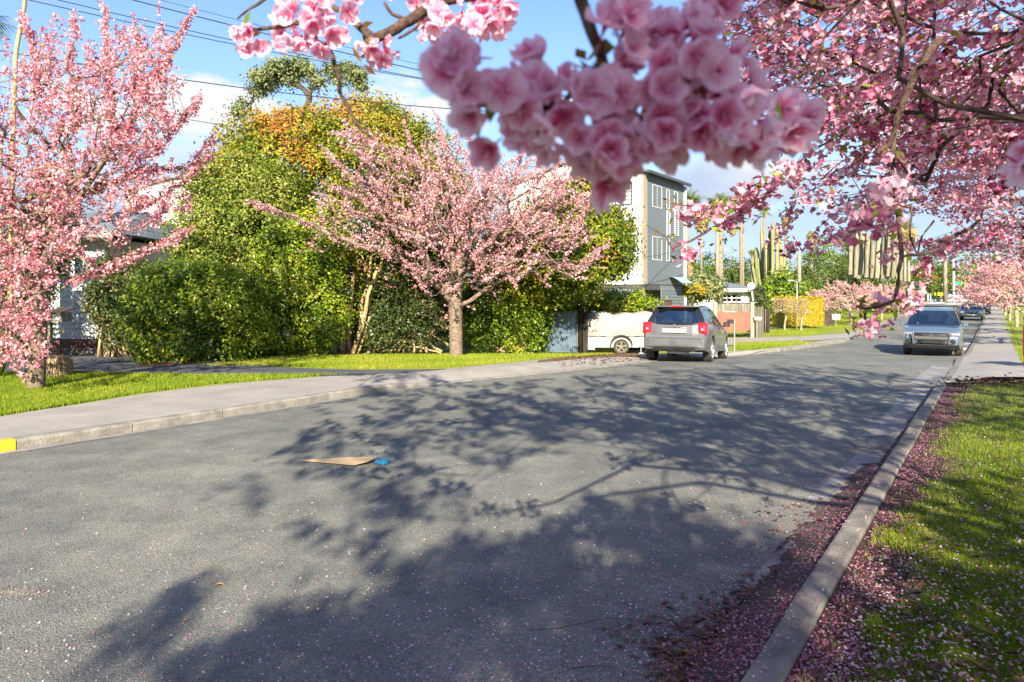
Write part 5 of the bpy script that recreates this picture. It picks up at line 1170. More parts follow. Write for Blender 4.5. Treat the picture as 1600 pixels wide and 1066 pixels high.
# --- weatherboard house behind the left cherry tree
with world_coords():
    YH = 20.5; gz = float(zg(YH))+.02; g = lambda px, Y=YH: P(px, 0, Y)[0]; zf = lambda py, Y=YH: P(0, py, Y)[2]
    lh = thing('weatherboard_house', 'pale weatherboard house on a brick footing behind the left cherry tree', 'house', (g(60), YH, gz))
    m = MB(); m.box(g(-140), g(166), YH, YH+7, gz, zf(372)); m.build('wall', M['blueboard'], lh)
    Wh = Wall((0, YH-.001, 0), (1, 0)); z0 = zf(529.5)
    boards(Wh, lh, g(-140), g(166), z0, zf(433), .158, M['blueboard'])
    # brick footing, each brick laid separately in stretcher bond
    me = None; zc = gz+.10; 
    c_ = 0; courses = int((z0-zc)/.086)
    mo = MB(); mo.box(g(-140), g(170), YH-.012, YH-.002, gz, z0-.01); mo.build('mortar', M['soil'], lh)
    for r_ in range(courses+1):
        for k in range(14):
            x = g(62)+k*.24+(r_ % 2)*.12; z = zc+r_*.086-.05
            if x+.23 > g(168) or z+.074 > z0: continue
            m = MB(); m.box(x, x+.23, YH-.035+rng.uniform(-.004, .004), YH-.013, z, z+.074); m.build('brick', M['brick'], lh)
    Wh.window(lh, g(118), g(156), zf(431), zf(402), (.35,), fr='white', t=.05); Wh.window(lh, g(30), g(108), zf(431), zf(395), (.3, .7), fr='white', t=.05)
    m = MB(); Wh.box(m, g(100), g(164), zf(434), zf(431.5), .0, .08); m.build('window_sill', M['white'], lh)
    m = MB(); Wh.box(m, g(160), g(166), z0, zf(372), .03, .06); m.build('corner_board', M['white'], lh)
    # roof: low hip over house and rear wing
    zr = zf(366); m = MB(); V = [(g(-150), YH-.6, zr), (g(196), YH-.6, zr), (g(196), YH+7.6, zr), (g(-150), YH+7.6, zr), (g(-60), YH+3.5, zr+1.1), (g(130), YH+3.5, zr+1.1)]
    m.add(V, [(0, 1, 5, 4), (1, 2, 5), (2, 3, 4, 5), (3, 0, 4), (3, 2, 1, 0)]); m.build('roof', M['roofgrey'], lh)
    m = MB(); m.box(g(-150), g(196), YH-.68, YH-.6, zr-.16, zr+.03); m.build('gutter', M['rooflight'], lh)
    # beige house with low roof to its right
    YB = 27.0; bh = thing('beige_house', 'beige house with weathered grey roof between cherry tree and tall hedge', 'house', (g(240, YB), YB, float(zg(YB))))
    f2 = lambda px: P(px, 0, YB)[0]; h2 = lambda py: P(0, py, YB)[2]
    m = MB(); m.box(f2(150), f2(420), YB, YB+6, zg(YB), h2(372)); m.build('wall', simple('beige_wall', (.46, .39, .30), .8, .08), bh)
    m = MB(); m.box(f2(150), f2(420), YB-.02, YB, h2(391), h2(374)); m.build('upper_panel', simple('taupe_panel', (.24, .22, .19), .7), bh)
    m = MB(); m.box(f2(150), f2(330), YB-.09, YB-.01, h2(392.5), h2(390)); m.build('trim', M['white'], bh)
    z1 = h2(366); m = MB(); V = [(f2(110), YB-1.0, z1), (f2(290), YB-1.0, z1-.25), (f2(430), YB+6, z1-.25), (f2(110), YB+6, z1), (f2(195), YB+3.5, z1+.62), (f2(262), YB+3.5, z1+.38)]
    m.add(V, [(0, 1, 5, 4), (1, 2, 5), (2, 3, 4, 5), (3, 0, 4), (0, 3, 2, 1)]); m.build('roof', M['rooflight'], bh)
    m = MB(); m.prism([(f2(110), YB-1.06, z1-.16), (f2(290), YB-1.06, z1-.41), (f2(290), YB-1.06, z1-.22), (f2(110), YB-1.06, z1+.03)], (0, .06, 0)); m.build('gutter', simple('pale_blue_gutter', (.42, .50, .52), .5), bh)
    Wb = Wall((0, YB-.001, 0), (1, 0)); Wb.window(bh, f2(245), f2(268), h2(412), h2(401), (.5,), fr='white', t=.05); Wb.window(bh, f2(222), f2(236), h2(398), h2(391), (), fr='frame', t=.04)
    # far white townhouse over it
    YW = 48.; f3 = lambda px: P(px, 0, YW)[0]; h3 = lambda py: P(0, py, YW)[2]
    wt = thing('far_townhouse', 'tall plain white townhouse rising over the beige house roof', 'house', (f3(250), YW, float(zg(YW))))
    m = MB(); m.prism([(f3(205), YW, float(zg(YW))), (f3(330), YW, float(zg(YW))), (f3(330), YW, h3(275)), (f3(268), YW, h3(281)), (f3(222), YW, h3(292)), (f3(205), YW, h3(298))], (0, 7, 0)); m.build('wall', M['whiteboard'], wt)
    m = MB(); m.prism([(f3(200), YW-.3, h3(298)), (f3(268), YW-.3, h3(279.5)), (f3(335), YW-.3, h3(273)), (f3(335), YW-.3, h3(270)), (f3(268), YW-.3, h3(276.5)), (f3(200), YW-.3, h3(295))], (0, 7.6, 0)); m.build('roof', M['roofgrey'], wt)
    Ww = Wall((0, YW-.001, 0), (1, 0)); Ww.window(wt, f3(213), f3(223), h3(327), h3(308), (), fr='frame'); Ww.window(wt, f3(252), f3(263), h3(333), h3(313), (), fr='frame')
    m = MB(); m.box(f3(196), f3(204.8), YW, YW+7, float(zg(YW)), h3(298)); m.build('side_panel', M['beige'], wt)
    # letterbox with number, on a post
    LY = 14.3; f4 = lambda px: P(px, 0, LY)[0]; h4 = lambda py: P(0, py, LY)[2]
    ml = thing('mailbox', 'timber mailbox with dark lid and white number plate behind the left cherry trunk', 'mailbox', (f4(74), LY, KH))
    m = MB(); m.box(f4(71), f4(78), LY, LY+.09, KH-.03, h4(488)); m.build('post', M['fencewood'], ml)
    bx = MB(); bx.bbox(f4(78), f4(101), LY-.10, LY+.25, h4(503), h4(489), .01); b_ = bx.build('box', M['fencewood'], ml)
    m = MB(); m.prism([(f4(77), LY-.14, h4(490)), (f4(101.5), LY-.14, h4(490)), (f4(103), LY+.28, h4(482)), (f4(79), LY+.28, h4(482))], (0, 0, .02)); m.build('lid', M['fencedark'], b_)
    m = MB(); m.box(f4(88), f4(99), LY-.112, LY-.101, h4(499.5), h4(491.5)); pl_ = m.build('number_plate', M['white'], b_)
    m = MB(); zz0, zz1 = h4(498.3), h4(492.8); xx = f4(91); ww = f4(92)-f4(91)
    m.box(xx, xx+ww, LY-.118, LY-.113, zz0, zz1); m.box(xx+ww*2.2, xx+ww*5.4, LY-.118, LY-.113, zz1-.014, zz1); m.prism([(xx+ww*4.4, LY-.118, zz1-.015), (xx+ww*5.4, LY-.118, zz1-.015), (xx+ww*3.9, LY-.118, zz0), (xx+ww*3, LY-.118, zz0)], (0, .005, 0)); m.build('digits', M['frame'], ml)
    # low kerb of garden bed along the driveway
    ge = thing('garden_edging', 'mossy concrete edging between brick footing and driveway', 'edging', (g(130), 19.9, gz)); m = MB()
    for k in range(5):
        m = MB(); a = P(100+k*24, 0, 20.0)[0]; b = P(100+(k+1)*24, 0, 20.0)[0]-.02; m.bbox(a, b, 19.9, 20.1, gz, P(0, 544+rng.normal(0, .5), 20)[2], .02); m.build('edging_block', M['kerbd'], ge)
# ------------------------------------------------------------------ hedges, bushes, background trees
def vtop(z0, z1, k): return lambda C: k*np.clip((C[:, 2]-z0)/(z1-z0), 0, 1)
FD = 1.0   # foliage density
def N(n): return int(n*FD)
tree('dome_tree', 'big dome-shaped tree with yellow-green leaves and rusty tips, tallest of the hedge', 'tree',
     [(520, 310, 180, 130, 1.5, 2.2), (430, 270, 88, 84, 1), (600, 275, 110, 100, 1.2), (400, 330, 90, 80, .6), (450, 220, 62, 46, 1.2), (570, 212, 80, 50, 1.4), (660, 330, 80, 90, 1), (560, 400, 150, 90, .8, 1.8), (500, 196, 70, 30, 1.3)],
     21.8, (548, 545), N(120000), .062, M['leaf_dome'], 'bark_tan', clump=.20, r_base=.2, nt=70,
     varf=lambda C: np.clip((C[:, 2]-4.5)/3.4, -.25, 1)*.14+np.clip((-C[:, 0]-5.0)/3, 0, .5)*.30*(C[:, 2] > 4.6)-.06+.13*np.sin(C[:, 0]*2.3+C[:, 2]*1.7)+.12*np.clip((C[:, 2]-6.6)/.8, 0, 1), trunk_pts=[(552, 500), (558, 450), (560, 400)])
mb = MB(); b_ = Gd(547, 548, KH); b_[1] = 20.6; b_[0] = P(547, 0, 20.6)[0]; b_[2] = float(zg(20.6))+KH-.03
ms = thing('multi_stem_tree', 'sunlit bundle of tan stems rising under the pink branches before the dome tree', 'tree', b_)
with world_coords():
    for (x0, x1, y1, r0, dy) in ((535, 530, 430, .085, 0), (545, 552, 425, .10, .1), (550, 590, 418, .085, -.05), (553, 580, 400, .07, .15), (530, 510, 445, .05, .2), (558, 600, 395, .06, .1)):
        mb = MB(); a = P(x0, 546, 20.6+dy); a[2] = float(zg(20.6))+KH-.05; e = P(x1, y1, 20.6+dy*2); m_ = (a+e)/2+np.array([rng.normal(0, .05), 0, .1])
        mb.tube([a, a*.66+e*.34+rng.normal(0, .03, 3), m_, a*.3+e*.7+rng.normal(0, .04, 3), e], r0, 8, r0*.5); mb.build('stem', M['bark_tan'], ms, smooth=True)
    T = np.array([P(rng.uniform(500, 640), rng.uniform(370, 440), 20.6+rng.uniform(-.3, .8)) for _ in range(26)]); A, par, _ = skeleton([P(570, 425, 20.7), P(572, 415, 20.7)], T, step=.3); skeleton_mesh('twigs', A, par, .01, .045, M['bark_tan'], ms, 5)
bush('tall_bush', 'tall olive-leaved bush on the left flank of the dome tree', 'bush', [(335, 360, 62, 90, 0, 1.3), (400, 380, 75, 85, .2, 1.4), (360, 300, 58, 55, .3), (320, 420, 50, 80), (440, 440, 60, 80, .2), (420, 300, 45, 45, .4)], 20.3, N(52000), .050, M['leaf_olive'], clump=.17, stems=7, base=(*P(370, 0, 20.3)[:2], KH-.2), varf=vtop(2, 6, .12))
bush('clipped_hedge', 'rounded dark green hedge bush beside the driveway mouth', 'hedge', [(262, 495, 50, 76, 0, 1.1), (305, 470, 72, 62, .3, 1.3), (350, 500, 70, 70, .3, 1.3), (295, 535, 66, 38, -.1, 1.0)], 17.3, N(62000), .046, M['leaf_green'], clump=.15, stems=6, base=(*P(300, 0, 17.3)[:2], KH-.1), varf=lambda C: .0+.12*np.sin(C[:, 0]*3+C[:, 2]*2.2))
bush('ivy_bush', 'bright green ivy-like bush between the dark hedge and the tan stems', 'bush', [(460, 430, 60, 60, .2), (440, 500, 55, 55), (500, 480, 45, 70), (480, 390, 70, 55, .6), (420, 540, 50, 20)], 19.6, N(36000), .050, M['leaf_green'], clump=.15, stems=5, base=(*P(470, 0, 19.6)[:2], KH-.2), varf=lambda C: .1+.1*np.sin(C[:, 0]*4))
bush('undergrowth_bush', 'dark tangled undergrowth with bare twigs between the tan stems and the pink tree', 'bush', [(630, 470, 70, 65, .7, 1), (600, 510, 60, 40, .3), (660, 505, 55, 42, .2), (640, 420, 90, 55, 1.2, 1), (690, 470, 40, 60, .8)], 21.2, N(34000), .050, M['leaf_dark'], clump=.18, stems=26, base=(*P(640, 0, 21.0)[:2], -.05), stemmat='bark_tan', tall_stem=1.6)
bush('undergrowth_bush', 'bright green shrub mass behind the pink tree trunk', 'bush', [(775, 470, 60, 62, .3, .9), (740, 500, 45, 42, .2), (800, 500, 50, 45, 0), (835, 500, 24, 45, -.2), (770, 420, 80, 50, .8, 1)], 22.2, N(38000), .050, M['leaf_green'], clump=.17, stems=10, base=(*P(780, 0, 22.2)[:2], -.15), stemmat='bark_tan', varf=lambda C: -.04+.16*np.sin(C[:, 0]*2.6+1))
tree('round_tree', 'round glossy-leaved tree right of the pink tree, in front of the white townhouse', 'tree', [(905, 390, 75, 60, 0, 1.8), (870, 430, 70, 45, -.2), (935, 370, 50, 48, .2), (840, 440, 60, 40, -.2), (900, 345, 60, 38, .2), (950, 395, 35, 38), (850, 380, 70, 60), (905, 300, 30, 26)], 21.9, (818, 535), N(52000), .062, M['leaf_dome'], 'bark_tan', clump=.19, r_base=.15, nt=40, trunk_pts=[(816, 490), (826, 455), (845, 430)], varf=lambda C: -.12+.12*np.sin(C[:, 0]*3.1)+.1*(C[:, 2]-3)/3)
tree('umbrella_tree', 'flat-topped tree with bare limbs standing up behind the dome tree', 'tree', [(412, 124, 17, 12, 0, .8), (436, 112, 20, 13, .3, .8), (462, 104, 18, 9, .4, .8), (484, 113, 13, 9, .2), (402, 140, 10, 7), (498, 128, 10, 8), (452, 126, 12, 7), (522, 110, 14, 10, .6), (543, 106, 13, 9, .8), (556, 118, 12, 9), (564, 134, 7, 8), (381, 160, 9, 7), (374, 173, 9, 9), (388, 176, 6, 5), (530, 126, 9, 6)], 31, (490, 500), N(12000), .075, M['leaf_grey'], 'bark_dark', clump=.17, r_base=.15, nt=90, trunk_pts=[(488, 330), (486, 230), (484, 196), (480, 172)], step=.4)
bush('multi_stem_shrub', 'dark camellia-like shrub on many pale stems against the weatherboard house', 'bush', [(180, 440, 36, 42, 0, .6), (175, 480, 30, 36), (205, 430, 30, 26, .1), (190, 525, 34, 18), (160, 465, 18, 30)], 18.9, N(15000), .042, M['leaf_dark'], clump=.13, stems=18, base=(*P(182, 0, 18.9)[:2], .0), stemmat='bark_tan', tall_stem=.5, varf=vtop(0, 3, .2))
bush('small_shrub', 'low bushes over the steel fence and trailer', 'bush', [(960, 470, 40, 14), (900, 478, 50, 10, 0), (1000, 474, 30, 9), (860, 480, 30, 9)], 24.2, N(12000), .055, M['leaf_green'], clump=.15, base=(*P(930, 0, 24.2)[:2], 0), varf=lambda C: .18+0*C[:, 0], floor=lambda p: 0*p[:, 0]+.9, stems=6)
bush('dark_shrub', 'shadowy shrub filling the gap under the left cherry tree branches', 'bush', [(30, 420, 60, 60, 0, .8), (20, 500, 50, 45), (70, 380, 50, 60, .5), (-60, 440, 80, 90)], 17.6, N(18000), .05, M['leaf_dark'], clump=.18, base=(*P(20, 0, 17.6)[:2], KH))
# yellow flowered shrub, far bushes and tree belts
bush('flowering_shrub', 'grey-green rounded shrub with two orange-yellow flower heads by the palm trunk', 'bush', [(1090, 450, 22, 13), (1106, 450, 16, 11), (1072, 453, 14, 11)], 40, N(9000), .11, M['leaf_grey'], clump=.25, base=(*P(1090, 0, 40)[:2], -.3), floor=lambda p: 0*p[:, 0]+1.0, stems=8, stemmat='bark_dark')
for px in (1069, 1093): bush('flower_head', 'orange-yellow flower mass on the grey-green shrub, %s the palm trunk' % ('left of' if px < 1080 else 'right of'), 'flowers', [(px, 453.5, 7, 6.5)], 39.2, N(1500), .09, M['leaf_yellow'], clump=.1, base=P(px, 460, 39.2), floor=lambda p: 0*p[:, 0]+.5)
bt = [(1068, 425, 26, 24, 110), (1100, 420, 30, 26, 105), (1135, 424, 30, 24, 112), (1170, 425, 28, 22, 108), (1088, 440, 22, 20, 95), (1215, 440, 20, 22, 100), (1240, 432, 30, 26, 92), (1270, 428, 30, 34, 85), (1300, 440, 36, 30, 80), (1255, 465, 30, 26, 70), (1290, 470, 28, 24, 66), (1335, 430, 34, 26, 84), (1375, 440, 34, 30, 88), (1300, 395, 34, 28, 125), (1345, 400, 36, 30, 130), (1420, 430, 26, 32, 120), (1455, 425, 26, 36, 134), (1498, 425, 30, 40, 138), (1535, 425, 30, 40, 136), (1580, 430, 36, 44, 132), (1440, 452, 22, 16, 122), (1515, 450, 24, 14, 128), (1395, 460, 30, 20, 76), (1640, 430, 40, 50, 130), (1150, 442, 24, 16, 98), (1475, 440, 20, 22, 142)]
kinds = ['leaf_bush', 'leaf_green', 'leaf_olive', 'leaf_bush']
lab_bt = ['leafy tree crown just right of the townhouse downpipe', 'low wooded crown between the slim and thick palms', "green crown behind the bungalow roof's left part", "green crown above the satellite dish's left side", 'bushy tree behind the grey-green flowering shrub', 'green crown at the left foot of the column cacti', 'crown rising between the column cacti and grey pole', 'dense green tree behind the grey timber pole', 'broad green tree left of the pale cactus cluster', "green tree right above the golden hedge's left end", "deep green tree just behind the golden hedge's right end", 'leafy tree between grey pole and pale cactus cluster', 'green tree below the pale cactus cluster', "feathery taller tree behind the column cacti's right side", 'tall loose tree just behind the pale cactus cluster', 'green tree under the broad yellow-green palm', 'tall green tree left of the tall timber pole', 'tall green tree behind the green street name blade', 'green tree right of the street name post above the junction', 'tall green tree behind the right-hand row of pink cherries', 'low bush tree behind the red car', 'low dark tree behind the crossing cars', 'bright low tree behind the middle far pink cherry', 'green tree past the right edge behind the pink row', 'low green crown behind the bungalow roof ridge', 'low green tree left of the yellow sign']
for i, (px, py, rx, ry, Y) in enumerate(bt):
    lo = [(px, py, rx, ry, 0), (px-rx*.5, py+ry*.45, rx*.7, ry*.7, .5), (px+rx*.5, py+ry*.35, rx*.7, ry*.8, -.5), (px, py+ry, rx*.95, ry*.7, 0)]
    tree('background_tree', lab_bt[i], 'tree', lo, Y, (px, 470), N(int(3200+40*rx)), .085*Y/50, M[kinds[i % 4]], 'bark_dark', clump=.42*Y/80, group='trees of the green belt beyond the street', r_base=.25, nt=14, step=1.2, varf=lambda C, i=i: (-.08+.05*(i % 3))+0*C[:, 0])
bush('leafy_bush', 'bright green bush at the foot of the cactus columns', 'bush', [(1212, 462, 20, 18), (1225, 450, 24, 22, .5), (1203, 470, 14, 14), (1240, 460, 18, 18, 1)], 52, N(9000), .13, M['leaf_green'], clump=.3, base=(*P(1212, 0, 52)[:2], -.3))
bush('cabbage_plant', 'spiky dark blue-green plant beside the satellite dish', 'bush', [(1183, 464, 9, 12)], 49, N(1500), .22, M['leaf_dark'], clump=.2, base=(*P(1183, 0, 49)[:2], -.3), aspect=.15)
# golden hedge: a clipped block
yh = thing('golden_hedge', 'clipped golden-yellow hedge block behind the bare shrub', 'hedge', (P(1255, 0, 43)[0], 43, float(zg(43))+KH))
with world_coords():
    n = N(16000); u = rng.random((n, 3)); x0, x1 = P(1218, 0, 43)[0], P(1279, 0, 43)[0]; z0, z1 = float(zg(43))+KH+.15, P(0, 464.5, 43)[2]; f = rng.integers(0, 3, n)
    u[f == 0, 1] = rng.random((f == 0).sum())*.04; u[f == 1, 2] = 1-rng.random((f == 1).sum())*.05; q = f == 2; u[q, 0] = np.where(rng.random(q.sum()) < .5, 0.01, .99)
    C = np.stack([x0+(x1-x0)*u[:, 0], 42.2+2.0*u[:, 1], z0+(z1-z0)*u[:, 2]], 1); rr = np.minimum(np.minimum(u[:, 0], 1-u[:, 0])*(x1-x0), .35)/.35; C[:, 2] -= (1-rr)**2*.25*u[:, 2]; C[:, 2] += .05*np.sin(C[:, 0]*6)
    Nn = unit(np.stack([(u[:, 0]-.5)*(f == 2)*4, (f == 0)*-1.-.2, (f == 1)*1.+.2], 1)+rng.normal(size=(n, 3))*.45); leaf_mesh('foliage', C, Nn, .075, M['leaf_yellow'], yh, .5+rng.normal(0, .2, n)).__setitem__('kind', 'stuff')
# bare shrub in front of it
bs = thing('bare_shrub', 'leafless branching shrub in front of the golden hedge and palings', 'bush', (*Gd(1250, 516, KH)[:2], float(Gd(1250, 516, KH)[2])))
with world_coords():
    Yb = bs.location[1]
    for bx, lo, hi in ((1252, 1238, 1272), (1226, 1208, 1246)):
        b0 = P(bx, 516, Yb); b0[2] = bs.location[2]-.03; T = np.array([P(rng.uniform(lo, hi), rng.uniform(468, 492), Yb+rng.uniform(-.8, .8)) for _ in range(46)])
        A, par, _ = skeleton([b0, b0+[0, 0, .35], b0+[.05, 0, .6]], T, step=.22, jit=.12); skeleton_mesh('branches', A, par, .010, .06, M['bark_pale'], bs, 5)
    C = np.array([P(rng.uniform(1206, 1262), rng.uniform(466, 488), Yb+rng.uniform(-.8, .8)) for _ in range(2600)]); leaf_mesh('sparse_leaves', C, rdir(len(C)), .035, M['straw'], bs, rng.random(len(C))).__setitem__('kind', 'stuff')

# --- palms
def palm(label, px, py, rr, Y, tr=.13, skirt=0, nf=24, green=0.5, group=None, base_py=None, lean=0):
    z0 = float(zg(Y)); c = P(px, py, Y); t = thing('palm_tree', label, 'palm', (c[0]+lean, Y, z0), group=group); k_ = rr*Y/F
    with world_coords():
        b0 = np.array([c[0]+lean, Y, z0]); m = MB(); m.tube([b0, b0*.5+c*.5+[lean*.1, 0, 0], c-[0, 0, .1]], tr*1.15, 9, tr); m.build('trunk', M['palmtrunk'], t, smooth=True)
        V = []; Fq = []; var = []
        def frond(d, el, L_, v, droop):
            a = c.copy(); side = unit(np.cross(d, [0, 0, 1.])); pts = []; nseg = 9
            for i in range(nseg+1): s = i/nseg; pts.append(c+d*L_*s*math.cos(el)*(1-.15*s)+np.array([0, 0, L_*(math.sin(el)*s-droop*s*s)]))
            for i in range(1, nseg+1):
                wl = L_*.44*math.sin(math.pi*min(1, .18+i/nseg*.85))
                for sgn in (1, -1):
                    for o_ in (0, .5):
                        p = pts[i-1]*(1-o_)+pts[i]*o_; tip = p+side*sgn*wl*.8+(pts[i]-pts[i-1])*1.1-np.array([0, 0, wl*.45]); w = (pts[i]-pts[i-1])*.22; b = len(V)
                        V.extend([p-w*.5, p+w, tip+w*.2, tip]); Fq.append((b, b+1, b+2, b+3)); var.append(np.clip(v+rng.normal(0, .12), 0, 1))
        for i in range(nf):
            a = rng.uniform(0, 2*math.pi); el = rng.uniform(-.5, 1.35); frond(np.array([math.cos(a), math.sin(a), 0]), el, k_*rng.uniform(.85, 1.15), green+(.3 if el < 0 else 0), .35 if el > 0 else .2)
        o = mk('fronds', V, np.array(Fq), M['leaf_palm'], t, var=var); o['kind'] = 'stuff'
        if skirt:
            n = 500; a = rng.uniform(0, 6.28, n); h = rng.random(n); rad = k_*.55*(1-h*.65); C = c+np.stack([np.cos(a)*rad, np.sin(a)*rad, -h*skirt], 1); Nn = np.stack([np.cos(a), np.sin(a), 0*a+.2], 1)
            leaf_mesh('dead_frond_skirt', C, unit(Nn+rng.normal(size=(n, 3))*.3), k_*.22, M['straw'], t, rng.random(n), .35)['kind'] = 'stuff'
palm('tall green palm close beside the townhouse downpipe', 1074, 318, 38, 62, .15, 0, 40, .35)
palm('palm with a shaggy brown skirt halfway up beside the townhouse', 1078, 392, 13, 44, .12, 2.0, 10, .8)
palm('slim palm between the townhouse and the thick-trunked palm', 1096, 334, 27, 84, .14, 2.0, 30, .4)
palm('thick-trunked palm rising over the bungalow roof', 1126, 318, 32, 41, .16, 1.1, 34, .4)
palm('palm carrying its head right beside the distant crossarm pole', 1158, 312, 30, 92, .20, 1.8, 34, .45)
palm('small tufted palm standing alone against the sky', 1194, 329, 15, 96, .18, 0, 26, .45)
palm('dark palm head behind the blossom fringe at the cactus tops', 1228, 340, 12, 98, .18, 1.5, 22, .45)
palm('golden-skirted palm right of the cactus columns', 1268, 366, 12, 90, .2, 2.5, 20, .7)
palm('broad yellow-green palm rising behind the hanging blossom sprig', 1408, 362, 36, 92, .5, 3.5, 44, .6)
palm('short bushy palm at the left foot of the cactus columns', 1176, 395, 11, 76, .18, 0, 24, .4)
pf_ = palm('palm with long drooping fronds cut by the left edge of the frame', -52, 40, 95, 17, .16, 0, 26, .25)

# --- column cacti
def column_cactus(label, stems, Y, mat, px0):
    t = thing('column_cactus', label, 'cactus', (P(px0, 0, Y)[0], Y, float(zg(Y))))
    with world_coords():
        for (xb, yb, xt, yt, w, dY) in stems:
            y = Y+dY; a, b = P(xb, yb, y), P(xt, yt, y); r = w/2*y/F; nseg = 10; ribs = 7; V = []; Fq = []; var = []; c0_ = rng.uniform(.25, .75)
            for i in range(nseg+1):
                s = i/nseg; p = a*(1-s)+b*s; p[0] = a[0]+(b[0]-a[0])*(s**.6); rr = r*(.85+.12*math.sin(s*9+xb))*(1 if i < nseg else .25)
                for j in range(ribs*2): th = math.pi*j/ribs; q = rr*(1 if j % 2 == 0 else .68); V.append(p+np.array([math.cos(th)*q, math.sin(th)*q, 0]))
            for i in range(nseg):
                for j in range(ribs*2): k = ribs*2; Fq.append((i*k+j, i*k+(j+1) % k, (i+1)*k+(j+1) % k, (i+1)*k+j)); var.append(np.clip(c0_+rng.normal(0, .12), 0, 1))
            mk('stem', V, np.array(Fq), mat, t, var=var)
    return t
st = []
for k in range(25):
    xt = rng.uniform(1172, 1238); u = (xt-1205)/34; yt = 352+abs(u)**1.6*60+rng.uniform(-8, 34); xb = 1205+u*17; st.append((xb, 470, xt, yt, rng.uniform(4.5, 7), rng.uniform(-2.5, 2.5)))
st += [(1196, 470, 1189.5, 352, 6, 0), (1205, 470, 1205, 350, 6, -1), (1213, 470, 1214, 345, 5.5, 0), (1188, 470, 1180, 386, 6.5, -2), (1192, 476, 1176, 415, 6, -2.5)]
column_cactus('tall many-stemmed column cactus right of the satellite dish', st, 58, M['cactus'], 1205)
column_cactus('pale thick column cactus cluster above the far pink tree', [(1328+8.4*k, 432+rng.uniform(-3, 3), 1330+8.6*k, 350+rng.uniform(-14, 16), 8.6, rng.uniform(-1.5, 1.5)) for k in range(9)]+[(1332+9*k, 436, 1334+9*k, 372+rng.uniform(-8, 20), 8, 2.5) for k in range(7)], 72, M['cactus_pale'], 1362)
column_cactus('pale column cactus group under the broad yellow palm', [(1396+6*k, 440, 1396+6*k, 385+rng.uniform(-6, 14), 5.5, rng.uniform(-1, 1)) for k in range(5)], 82, M['cactus_pale'], 1408)

# --- cherry trees along the street
def cherry_at(label, base, H, Rr, n, mat, group, seed, wide=1.0, fl=.030, per_m=34, lowz=.35, flat=.8, quad=True):
    base = np.array(base, float); sp = []; c = base+[0, 0, H*.40]
    for _ in range(n):
        d = rdir(1)[0]; d[2] = abs(d[2])*.9+.02; d = unit(d); rad = rng.uniform(.45, 1)**.5
        p = base+np.array([d[0]*Rr*wide, d[1]*Rr*wide, H*lowz+d[2]*H*(1-lowz)])*1.0*np.array([rad, rad, 1]) if False else base+np.array([d[0]*Rr*wide*rad, d[1]*Rr*wide*rad, H*lowz+(d[2]*H*(1-lowz))*rad])
        dd = unit(np.array([d[0], d[1], .45])+rng.normal(size=3)*.25); L_ = rng.uniform(.3, .75)*Rr*.35; sp.append((p-dd*L_, p+dd*L_*.6))
    trunk = [base, base+[0.02, 0, H*.12], base+[0, 0.03, H*.25]]
    return cherry('cherry_tree', label, base, trunk, None, sp, mat, group, fl, per_m, .10, .11, 'bark_pale', .03, quad, 6, 2.2, .35, .008)
fc, _, _ = cherry_at('pink cherry tree spreading low over the grass before the brown screen fence', (*P(1330, 0, 47)[:2], float(zg(47))+KH), 3.1, 2.6, 210, 'petal_pale', 'street cherry trees', 3, 1.15, .040, 60)
def cc(src, base, label, s, rz):
    c = copy_tree(src); c.location = [float(v) for v in base]; c.scale = (s,)*3; c.rotation_euler = (0, 0, rz); c['label'] = label; return c
cc(fc, (*P(1378, 0, 56)[:2], float(zg(56))+KH), 'pink cherry tree next up the left verge, behind the hanging sprig', .95, 2.1)
cc(fc, (*P(1404, 0, 70)[:2], float(zg(70))+KH), 'small pink cherry farther up the left verge before the marker post', .85, 4.0)
rt, _, _ = cherry_at('pink cherry with pale trunk on the right verge, nearest of the row beyond the footpath', (*P(1603, 0, 36)[:2], float(zg(36))+KH), 4.2, 3.0, 240, 'petal_pale', 'street cherry trees', 5, 1.0, .040, 60, .40)
for px, Y, s, rz, lab in ((1589, 44, 1.0, 1.3, 'second pink cherry of the right-hand row, pale trunk just behind the first'), (1578, 54, 1.05, 2.9, 'third pink cherry of the right-hand row along the footpath'), (1571, 66, 1.1, 4.4, 'fourth pink cherry of the right-hand row, mostly blossom'), (1566, 82, 1.1, .5, 'farthest pink cherry of the right-hand row near the crossroads'), (1622, 28, 1.0, 5.2, 'pink cherry just outside the right edge beside the footpath, its boughs reaching in')):
    cc(rt, (*P(px, 0, Y)[:2], float(zg(Y))+KH), lab, s, rz)

# middle cherry (trunk at 713): drawn from its silhouette
YM = 19.6; b0 = P(713, 0, YM); b0[2] = float(zg(YM))+KH-.04; p_ = lambda x, y, d=0: P(x, y, YM+d)
mask = [([(385, 315), (400, 312), (455, 335), (470, 330), (530, 335), (545, 300), (560, 290), (550, 260), (570, 250), (640, 240), (690, 210), (730, 215), (760, 240), (800, 250), (870, 265), (900, 290), (930, 310), (900, 330), (870, 360), (800, 400), (760, 430), (650, 430), (560, 380), (470, 390), (440, 350)], .28),
        ([(650, 270), (760, 245), (860, 262), (925, 310), (910, 370), (850, 400), (770, 415), (700, 400), (640, 340)], .95), ([(470, 330), (530, 285), (620, 270), (680, 380), (590, 380), (500, 370)], .5), ([(640, 395), (870, 390), (850, 440), (770, 445), (700, 455), (645, 440)], .6), ([(510, 205), (560, 205), (700, 260), (700, 290), (600, 260)], .6), ([(860, 385), (930, 375), (950, 400), (900, 440), (840, 430)], .5), ([(540, 270), (660, 300), (640, 330), (560, 300)], .6)]
org = P(713, 440, YM)
sp = sprays_in(mask, 980, (YM-2.2, YM+2.4), org, (.40, 1.0), .18, .42)
